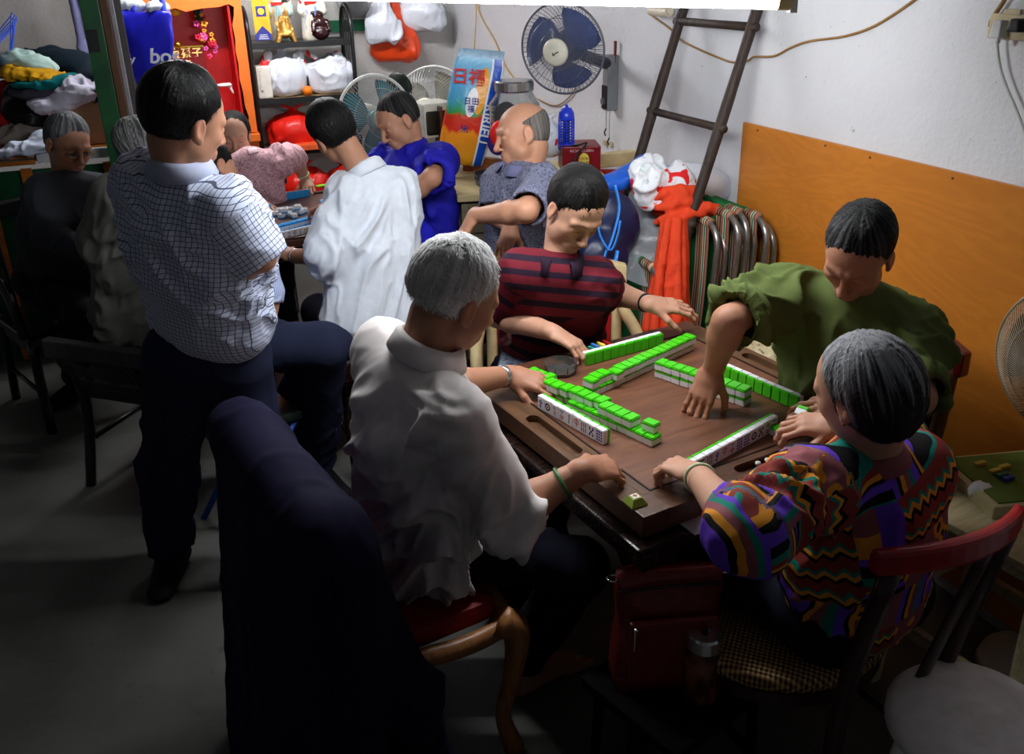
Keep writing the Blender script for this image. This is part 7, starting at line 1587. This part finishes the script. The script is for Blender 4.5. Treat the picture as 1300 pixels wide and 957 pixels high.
q = px(832, 250, d=3.37); sag([ell(px(824, 236, d=3.37), (0.063, 0.054, 0.092), k=.03), cone(px(820, 213, d=3.39), px(830, 206, d=3.39), .03, .02, k=.03), cone(px(845, 226, d=3.37), px(862, 215, d=3.39), .032, .03, k=.03), ell(px(866, 236, d=3.39), (0.054, 0.043, 0.065), k=.03)], 'plastic_bag', MBAG, 'white and red printed plastic bag tied up beside the ladder\'s left rail', 'plastic bag', amp=.012, wl=.045, seed=42, h=.006)
MBL2 = flat('blue_bag_film', (28, 92, 200), .35, .5, bump=.3); sag([ell(px(798, 220, d=3.51), (0.119, 0.076, 0.032), R=frame_from(y=IA, z=nrm(ZZ + IR * -.5)), k=.03), ell(px(822, 208, d=3.56), (0.054, 0.054, 0.038), k=.03), ell(px(778, 232, d=3.48), (0.076, 0.054, 0.032), k=.03)], 'blue_bag', MBL2, 'bright blue bag lying on top of the pile behind the ladder', 'bag', amp=.008, wl=.04, seed=43, h=.006)
sag([ell(px(772, 288, d=3.40), (0.119, 0.076, 0.140), R=frame_from(y=IA, z=ZZ), k=.04), ell(px(762, 330, d=3.37), (0.108, 0.076, 0.108), k=.04)], 'navy_bag', flat('navy_nylon', (22, 28, 66), .4, .4, bump=.3), 'navy nylon bag with light blue straps behind the maroon-shirted man', 'bag', amp=.010, wl=.06, seed=47.52); nb_ = bpy.context.scene.collection.objects['navy_bag']; nq = np.array(nb_.location)
for pts in (((781, 235), (786, 265), (778, 300), (771, 318)), ((757, 270), (762, 300), (775, 318), (784, 300), (788, 280)), ((770, 318), (768, 330), (780, 332), (784, 318))):
    bm = NB(); tube(bm, smoothcurve([px(u, v, d=3.26) - nq for u, v in pts], 5), .009, 6, flat=.35); build('blue_strap', bm, flat('strap_sky', (46, 130, 220), .5), nb_, smooth=True)
# ================================================================ FOREGROUND FURNITURE
MTAN = wood_mat('tan_chair_wood', (128, 78, 40), (186, 128, 78), rough=.35, axis=2, scratch=.5); MRVEL = flat('red_velvet_seat', (132, 10, 16), .6, .3)
# white-haired man's carved chair
wcx = A(.43, 1.72, 0) - IR * .10 + IA * .06; wrot = rotof(dv(.82, .50)); ac = empty('carved_armchair', wcx, wrot, 'tan carved wooden chair with a red seat under the white-haired man', 'chair')
cw, cdp, ch = .50, .40, .45
bm = NB(); bx(bm, (0, 0, ch - .015), (cw - .06, cdp - .04, .06)); build('red_seat', bm, MRVEL, ac, bevel=.022)
for s in (-1, 1):
    bm = NB(); pts = []
    for t in np.linspace(0, 1, 12): pts.append(A(s * (cw / 2), -cdp / 2 + cdp * t, ch - .045 + .012 * math.sin(t * 6.28)))
    tube(bm, pts, .026, 8, flat=.8); build('seat_rail', bm, MTAN, ac, smooth=True)
    bm = NB(); tube(bm, smoothcurve([(s * cw / 2, cdp / 2 - .03, ch - .02), (s * (cw / 2 + .012), cdp / 2 + .012, ch - .07), (s * (cw / 2), cdp / 2 + .005, ch - .2), (s * (cw / 2 - .012), cdp / 2 - .02, .12), (s * (cw / 2 + .0), cdp / 2 + .005, .0)], 5), [.040, .040, .039, .038, .036, .034, .033, .031, .029, .027, .026, .024, .023, .022, .021, .021, .021, .022, .024, .026, .027], 8); build('cabriole_leg', bm, MTAN, ac, smooth=True)
    bm = NB(); tube(bm, smoothcurve([(s * (cw / 2 - .03), -cdp / 2 - .05, 0), (s * (cw / 2 - .03), -cdp / 2, ch), (s * (cw / 2 - .05), -cdp / 2 - .06, .74)], 5), .022, 8); build('back_post', bm, MTAN, ac, smooth=True)
bm = NB(); tube(bm, [(-cw / 2, cdp / 2, ch - .045), (0, cdp / 2 + .03, ch - .05), (cw / 2, cdp / 2, ch - .045)], .024, 8); build('front_rail', bm, MTAN, ac, smooth=True)
bm = NB(); tube(bm, smoothcurve([(-cw / 2 + .03, -cdp / 2 - .06, .74), (0, -cdp / 2 - .08, .76), (cw / 2 - .03, -cdp / 2 - .06, .74)], 6), .026, 8); build('top_rail', bm, MTAN, ac, smooth=True)
bm = NB(); bx(bm, (0, -cdp / 2 - .045, .60), (.34, .03, .24)); build('back_panel', bm, MRVEL, ac, bevel=.01)
# navy coat over its back
a = px(322, 532, z=.93); b = px(432, 668, z=.90); ab = nrm(b - a); bk = nrm(A(-dv(.82, .5)[0], -dv(.82, .5)[1], 0)); a = a + bk * .02; b = b + bk * .02; c0 = (a + b) / 2
P = [cone(a, b, .042, .040, k=.04), cone(a - ab * .02 + bk * .02, b + ab * .02 + bk * .02, .035, k=.03)]
for t, zl, br in ((0, .16, .06), (.25, .08, .10), (.5, .05, .12), (.75, .10, .10), (1, .16, .06)):
    q = a + (b - a) * t; P.append(cone(q + bk * .02 - ZZ * .03, A(q[0], q[1], zl) + bk * br, .045, .060, w=ab, s=1.9, k=.07))
for t in (.15, .55, .95): q = a + (b - a) * t; P.append(cone(q - bk * .03 - ZZ * .02, A(q[0], q[1], .50) - bk * .07, .035, .04, w=ab, s=1.9, k=.06))
q = b + ab * .05; P.append(cone(q - ZZ * .05, A(q[0], q[1], .20) + bk * .04 + ab * .05, .045, .055, k=.06)); P.append(cone(b, A(b[0] + .12, b[1] + .02, .42), .04, .06, k=.07)); P.append(cone(A(b[0] + .12, b[1] + .02, .44), A(b[0] + .16, b[1] + .05, .14), .06, .07, k=.07))
sag(P, 'navy_coat', cloth('coat_cloth', (22, 20, 44), rough=.85, spec=.1), 'large dark navy coat draped over the back of the white-haired man\'s chair', 'coat', amp=.014, wl=.11, stretch=3, h=.009, base=c0, seed=50)
# woman's chair: red top rail, wicker seat
MWK = NT('woven_wicker', .5, .3); _o = MWK.obj(); _x, _y, _z = MWK.sep(_o); _k = MWK.math('MULTIPLY', MWK.math('SINE', MWK.math('MULTIPLY', _x, 420)), MWK.math('SINE', MWK.math('MULTIPLY', _y, 420))); MWK.col(MWK.ramp(MWK.math('ADD', MWK.math('MULTIPLY', _k, .5), .5), [(.25, srgb(60, 40, 20)), (.6, srgb(160, 124, 76)), (.9, srgb(196, 164, 110))])); MWK.bump(_k, .6, .003)
MRL = flat('red_lacquer', (150, 16, 26), .28, .5, var=.25, scale=30); MRLD = flat('dark_red_lacquer', (44, 8, 12), .3, .5)
wr0 = px(1122, 712, z=.86); wr1 = px(1296, 650, z=.87); rd = nrm((wr1 - wr0) * A(1, 1, 0)); wf_ = A(-rd[1], rd[0], 0); mid_ = (wr0 + wr1) / 2; ang = math.atan2(rd[1], rd[0])
cwid = np.linalg.norm((wr1 - wr0)[:2]); wc = empty('wicker_chair', (mid_[0] - .02, mid_[1] + .27, 0), ang, 'dark red lacquered chair with a woven wicker seat under the patterned-blouse woman', 'chair')
bm = NB(); lathe(bm, [(.001, .445), (.20, .448), (.235, .44), (.245, .425), (.235, .40), (.18, .395), (.001, .395)], (-.04, .11, 0), 36, R=np.diag([1.08, 1, 1])); build('wicker_seat', bm, MWK.m, wc, smooth=True)
bm = NB(); lathe(bm, [(.17, .395), (.235, .395), (.235, .36), (.17, .36)], (-.04, .11, 0), 32, R=np.diag([1.08, 1, 1])); build('seat_ring', bm, MRLD, wc)
bm = NB(); rws = []
for t in np.linspace(-1, 1, 13):
    x = t * (cwid / 2 + .01); y = -.27 - .05 * (1 - t * t); z = .865 + .012 * (1 - t * t); hh = .025; th = .015
    rws.append([A(x, y - th, z - hh), A(x, y + th, z - hh), A(x, y + th * .8, z + hh), A(x, y - th * .8, z + hh)])
rings(bm, rws); build('red_top_rail', bm, MRL, wc, bevel=.009)
for s in (-1, 1):
    bm = NB(); tube(bm, smoothcurve([(s * (cwid / 2 - .03), -.24, 0), (s * (cwid / 2 - .03), -.21, .42), (s * (cwid / 2 - .025), -.28, .84)], 6), .019, 8); build('back_post', bm, MRLD, wc, smooth=True)
    bm = NB(); tube(bm, [(s * .17 - .03, .25, .38), (s * .18 - .03, .27, 0)], .019, 8); build('front_leg', bm, MRLD, wc, smooth=True)
    bm = NB(); tube(bm, [(s * .17 - .03, .25, .18), (s * .20, -.22, .18)], .012, 8); build('stretcher', bm, MRLD, wc, smooth=True)
for x in (.05,): bm = NB(); tube(bm, smoothcurve([(x, -.22, .42), (x, -.27, .65), (x, -.315, .85)], 5), .020, 6, flat=.4, wdir=A(0, 1, 0)); build('back_slat', bm, MRLD, wc, smooth=True)
# pale stool with the green game board, right edge
sx_, sy_ = 1.83, 1.28; so = empty('wooden_stool', (sx_, sy_, 0), math.radians(8), 'worn cream wooden stool at the right edge behind the red chair', 'stool'); MCRW = wood_mat('worn_cream_wood', (150, 134, 96), (206, 192, 150), rough=.55, scratch=.4)
bm = NB(); bx(bm, (0, 0, .585), (.40, .40, .022)); bx(bm, (0, 0, .56), (.36, .36, .045)); build('stool_top', bm, MCRW, so, bevel=.004)
for qx in (-1, 1):
    for qy in (-1, 1): bm = NB(); tube(bm, [(qx * .17, qy * .17, .57), (qx * .19, qy * .19, 0)], .024, 4); build('leg', bm, MCRW, so)
    bm = NB(); bx(bm, (qx * .18, 0, .22), (.02, .34, .035)); build('crossbar', bm, MCRW, so); bm = NB(); bx(bm, (0, qx * .18, .30), (.34, .02, .035)); build('crossbar', bm, MCRW, so)
q = px(1282, 612, z=.62); gb = empty('game_board', (q[0] + .03, q[1], .597), math.radians(-14), 'cream-edged board with a green felt top lying on the worn stool', 'board'); bm = NB(); bx(bm, (0, 0, .016), (.30, .24, .034)); build('board_base', bm, flat('board_cream', (196, 184, 138), .5), gb, bevel=.003); bm = NB(); bx(bm, (.004, 0, .035), (.27, .215, .004)); build('green_felt', bm, flat('felt_green', (96, 122, 54), .8, bump=.2), gb)
for i, (x, y, c_, lab) in enumerate(((-.07, .06, (196, 166, 70), 'tan'), (-.055, .02, (196, 176, 80), 'yellow'), (-.05, .0, (20, 110, 100), 'teal'), (-.045, -.018, (30, 60, 140), 'blue'), (-.02, .035, (196, 176, 80), 'second yellow'))):
    p = mat4(np.array([[math.cos(-.244), -math.sin(-.244), 0], [math.sin(-.244), math.cos(-.244), 0], [0, 0, 1]]), gb.location) @ Vector((x, y, .0375)); bm = NB(); bx(bm, (0, 0, .005), (.034, .013, .010)); simple('game_piece', bm, flat('gp%d' % i, c_, .5), lab + ' small bar-shaped piece lying on the green board', 'game piece', 'pieces on the green board', loc=p, bevel=.002)
q = px(1243, 622, z=.62); sag([ell(q, (.030, .024, .020), k=.01), ell(q + A(.02, -.012, -.004), (.02, .018, .015), k=.01)], 'crumpled_tissue', cloth('tissue_paper', (226, 224, 226)), 'crumpled white tissue on the stool beside the green board', 'tissue', amp=.009, wl=.018, h=.003, base=A(q[0], q[1], .597) + A(0, 0, .02))
# floor fan at the right edge
q = px(1372, 470, x=1.90); f5, R5 = make_fan('floor_fan', 'cream-hubbed fan with a dense brown-grey cage at the right edge', q, dv(-.86, -.50, -.08), .205, flat('fan_wire_beige', (168, 152, 124), .4), flat('fan_wire_beige', (168, 152, 124), .4), flat('fan_blade_dark', (60, 50, 44), .3), flat('fan_cream_hub', (220, 210, 176), .4), nw=150, hubr=.30, wr=.0016, rimr=.004, nrings=2)
text_on('NO', .036, MS_K, R5 @ A(0, .012, .0925), R5 @ A(1, 0, 0), R5 @ A(0, 1, 0), f5, 'hub_lettering', depth=.0008); bm = NB(); zz0 = -q[2]; o5 = R5 @ A(0, 0, -.13); tube(bm, [o5, o5 + A(0, 0, zz0 + .03)], .018, 10); lathe(bm, [(.001, 0), (.14, 0), (.13, .03), (.03, .05)], o5 + A(0, 0, zz0), 24); build('stand', bm, MIVORY, f5, smooth=True)
# stool with torn foam top behind the green man's arm
q = px(975, 442, z=.64); ts = empty('foam_topped_stool', (q[0], q[1], 0), .2, 'stool with a torn pale foam top between the table and the plywood', 'stool'); bm = NB(); bx(bm, (0, 0, .62), (.30, .26, .03)); build('stool_top', bm, MDRK, ts)
for qx in (-1, 1):
    for qy in (-1, 1): bm = NB(); tube(bm, [(qx * .12, qy * .10, .61), (qx * .14, qy * .12, 0)], .016, 6); build('leg', bm, MDRK, ts)
MFO = NT('torn_foam', .9, .1); _f = MFO.noise(MFO.obj(), 26, 4, .7, 1.0); MFO.col(MFO.ramp(_f, [(.36, srgb(112, 92, 60)), (.44, srgb(214, 200, 160)), (.8, srgb(236, 226, 196))])); MFO.bump(_f, .9, .02)
o = blob('foam_slab', [cone(A(-.10, -.06, .645), A(.10, -.06, .645), .02, w=A(0, 1, 0), s=3, k=.02), cone(A(-.10, .06, .645), A(.10, .06, .645), .02, w=A(0, 1, 0), s=3, k=.02)], MFO.m, ts, h=.006, post=[folds(.008, .04, 1, seed=3)])
# handbag with tissue, thermos bottle
MBM_ = flat('matt_black_wood', (14, 12, 12), .9, .1); q = px(842, 852, d=2.10); HZ = q[2]; ls_ = empty('low_stool', (q[0] + .02, q[1] - .03, 0), .3, 'low black stool carrying the dark red handbag', 'stool'); bm = NB(); bx(bm, (0, 0, HZ - .016), (.34, .30, .028)); build('seat', bm, MBM_, ls_, bevel=.005)
for qx in (-1, 1):
    for qy in (-1, 1): bm = NB(); tube(bm, [(qx * .13, qy * .12, HZ - .02), (qx * .14, qy * .13, 0)], .014, 6); build('leg', bm, MBM_, ls_)
hb = empty('leather_handbag', (q[0], q[1], HZ), rotof(dv(-.10, 1)), 'dark red leather handbag standing on a low stool under the table corner', 'handbag'); MLE = flat('oxblood_leather', (112, 24, 26), .42, .5, var=.25, bump=.5, scale=50)
bm = NB(); rws = []
for t in np.linspace(0, 1, 12):
    w_ = .155 - .012 * t + .005 * math.sin(9 * t); th = .060 * (1 - .72 * t ** 1.4); rws.append([A(w_ * math.copysign(abs(math.cos(a)) ** .35, math.cos(a)) * .82, th * math.copysign(abs(math.sin(a)) ** .6, math.sin(a)) + .006 * math.sin(14 * t + 3 * a), .30 * t + .004 * math.sin(5 * a) * t) for a in np.linspace(0, 2 * math.pi, 36, endpoint=False)])
rings(bm, rws); hbm = build('bag_body', bm, MLE, hb, smooth=True)
bm = NB(); bx(bm, (0, -.062, .12), (.20, .014, .17)); build('front_pocket', bm, MLE, hb, bevel=.006); bm = NB(); tube(bm, [(-.12, -.03, .265), (0, -.032, .272), (.12, -.03, .265)], .004, 6); build('zip', bm, flat('zip_dark', (40, 20, 20), .3), hb)
bm = NB(); tube(bm, [(-.09, -.074, .19), (-.092, -.078, .14)], [.004, .0025], 6); ball(bm, (-.09, -.076, .195), .006, 8); build('zip_pull', bm, flat('bright_metal', (220, 220, 220), .15, metal=1), hb)
for s in (-1, 1): bm = NB(); tube(bm, [A(s * .128, 0, .28) + p for p in circ(.012, 14)], .0025, 6, closed=True); build('strap_ring', bm, flat('bright_metal', (220, 220, 220), .15, metal=1), hb, smooth=True)
q2 = px(848, 712, d=2.12); film('paper_tissue', [q2 + A(-.045, 0, -.07), q2 + A(.045, .01, -.07), q2 + A(.05, .02, .02), q2 + A(-.045, .02, .05)], flat('tissue_white', (212, 206, 200), .8), 'white paper tissue sticking up out of the dark red handbag', 'tissue', th=.0015, amp=.008, seed=2)
q = px(889, 880, z=HZ); th_ = empty('thermos_bottle', (q[0], q[1], HZ), 0, 'glass and steel drinking bottle standing in front of the handbag', 'bottle'); bm = NB(); lathe(bm, [(.001, 0), (.038, 0), (.041, .006), (.041, .125), (.036, .140), (.036, .146), (.001, .146)], (0, 0, 0), 28); tq = NT('tea_glass', .12, .6); tq.col(tq.ramp(tq.noise(tq.obj(), 20, 3), [(.4, srgb(70, 34, 28)), (.6, srgb(140, 80, 60))])); build('bottle_body', bm, tq.m, th_, smooth=True)
bm = NB(); lathe(bm, [(.037, .140), (.040, .142), (.040, .172), (.036, .177), (.014, .178), (.012, .173), (.001, .173)], (0, 0, 0), 28); build('steel_cap', bm, flat('steel_cap', (214, 214, 216), .18, .5, metal=.9, var=.03), th_, smooth=False); bm = NB(); lathe(bm, [(.001, .1785), (.007, .1785), (.007, .180), (.001, .180)], (0, 0, 0), 14); build('cap_button', bm, MS_K, th_)
# pale round stool at the bottom right corner
q = px(1243, 900, z=.50); rs_ = empty('round_stool', (q[0], q[1], 0), 0, 'pale round-topped stool at the bottom right corner', 'stool'); bm = NB(); lathe(bm, [(.001, .50), (.10, .497), (.15, .485), (.165, .465), (.165, .44), (.14, .43), (.001, .43)], (0, 0, 0), 40); build('seat', bm, flat('pale_plastic', (244, 238, 238), .5), rs_, smooth=True)
for a in range(4): bm = NB(); tube(bm, [(.11 * math.cos(a * 1.571 + .8), .11 * math.sin(a * 1.571 + .8), .44), (.16 * math.cos(a * 1.571 + .8), .16 * math.sin(a * 1.571 + .8), 0)], .017, 8); build('leg', bm, flat('pale_plastic', (244, 238, 238), .5), rs_, smooth=True)
# newspaper on the maroon man's lap side and sheet under the near table top
film('folded_newspaper', [px(630, 470, z=.70), px(668, 466, z=.70), px(690, 432, z=.72), px(640, 434, z=.72)], pat('newsprint', lambda t, s: t.mix(t.math('GREATER_THAN', t.noise(t.map(t.obj(), (1, 6, 1)), 60, 2), .58), srgb(176, 190, 210), srgb(90, 96, 120)), .8, .1), 'folded bluish newspaper lying on the knees at the far left table corner', 'newspaper', amp=.004)
u0 = tloc(-.28, -.432, TZ - .052); bm = NB(); d_ = tloc(.1, -.432, 0) - tloc(-.28, -.432, 0)
bm = NB(); bx(bm, (0, 0, 0), (.55, .10, .003)); o = simple('plastic_film', bm, plastic('table_film', (170, 172, 176), .9, .2), 'grey plastic film trapped between the two table tops at the front', 'plastic film', loc=tloc(-.03, -.405, TZ - .0525)); o.rotation_euler = (0, 0, TR)
# ---------------------------------------------------------------- things worn
def worn(key, fn):
    root = PEOPLE[key][0]; off = PEOPLE[key][1]; o = fn(root); o.location = tuple(-off) if o.parent == root else o.location; return o
MSTEEL = flat('watch_steel', (190, 192, 196), .25, .5, metal=.9); MJADE = flat('jade_dark', (60, 104, 60), .25, .5); MJADEP = flat('jade_pale', (180, 200, 160), .25, .5)
JW = {}
def band(key, side, back, r, w, th, m, name, fl=1.0):
    root, off, R, J = PEOPLE[key][:4]; W, E = J[side + 'w'], J[side + 'e']; d = nrm(W - E); o = loop_band(name, W - d * back, d, r, w, th, m, root, fl=fl); o.location = tuple(-off); return o
w_ = band('white', 'L', .030, .0275, .0095, .004, MSTEEL, 'steel_watch')
o = band('white', 'R', .055, .0330, .0050, .005, MJADE, 'jade_bangle')
band('woman', 'L', .045, .0310, .0042, .0045, MJADEP, 'pale_bangle'); band('maroon', 'L', .022, .0265, .008, .004, flat('watch_dark', (40, 44, 50), .3, metal=.6), 'wrist_watch'); band('wshirt', 'L', .02, .0275, .007, .004, MSTEEL, 'steel_watch'); band('pink', 'L', .03, .030, .005, .005, MJADEP, 'green_bangle')
def on_head(key, s, pts_fn):
    root, off, R, J = PEOPLE[key][:4]; pts_fn(lambda p: J['H'] + R @ (np.asarray(p, float) * s) - off, root)
def glasses(P, root):
    g = empty('glasses', (0, 0, 0)); g.parent = root; mg = flat('glasses_gold', (170, 130, 80), .25, .5, metal=.7)
    for s in (-1, 1):
        c = A(s * .033, .098, -.006); bm = NB(); tube(bm, [P(c + A(.024 * math.cos(a), -.003 * abs(math.cos(a)), .017 * math.sin(a))) for a in np.linspace(0, 2 * math.pi, 24, endpoint=False)], .0014, 6, closed=True); build('lens_rim', bm, mg, g, smooth=True)
        bm = NB(); V = [bm.verts.new(tuple(P(c + A(.023 * math.cos(a), -.003 * abs(math.cos(a)), .016 * math.sin(a))))) for a in np.linspace(0, 2 * math.pi, 24, endpoint=False)]; bm.faces.new(V); bmesh.ops.solidify(bm, geom=bm.faces[:], thickness=.0008); build('lens', bm, MGLASS, g)
        bm = NB(); tube(bm, [P(c + A(s * .024, -.004, .004)), P(A(s * .074, .055, .003)), P(A(s * .080, .0, .0))], .0014, 6); build('temple', bm, mg, g, smooth=True)
    bm = NB(); tube(bm, [P((-.010, .098, .0)), P((0, .101, .003)), P((.010, .098, 0))], .0014, 6); build('bridge', bm, mg, g, smooth=True)
on_head('left', .97, glasses)
def earring(P, root): bm = NB(); ball(bm, P((-.078, .004, -.044)), .0045, 10); build('gold_earring', bm, flat('gold_metal', (190, 150, 50), .2), root, smooth=True)
on_head('woman', .92, earring)
root, off, R, J = PEOPLE['pink'][:4]; M_, X_, Fw_, U_ = body_frame(J); c = M_ + U_ * .05; bm = NB(); ps = [c - off + X_ * .062 * math.sin(a) + Fw_ * (.062 * math.cos(a) + .018) - U_ * (.030 * (1 + math.cos(a))) for a in np.linspace(0, 2 * math.pi, 40, endpoint=False)]; tube(bm, ps, .0035, 6, closed=True); build('necklace', bm, flat('necklace_beads', (214, 200, 170), .3), root, smooth=True)
root, off, R, J = PEOPLE['maroon'][:4]; M_, X_, Fw_, U_ = body_frame(J)
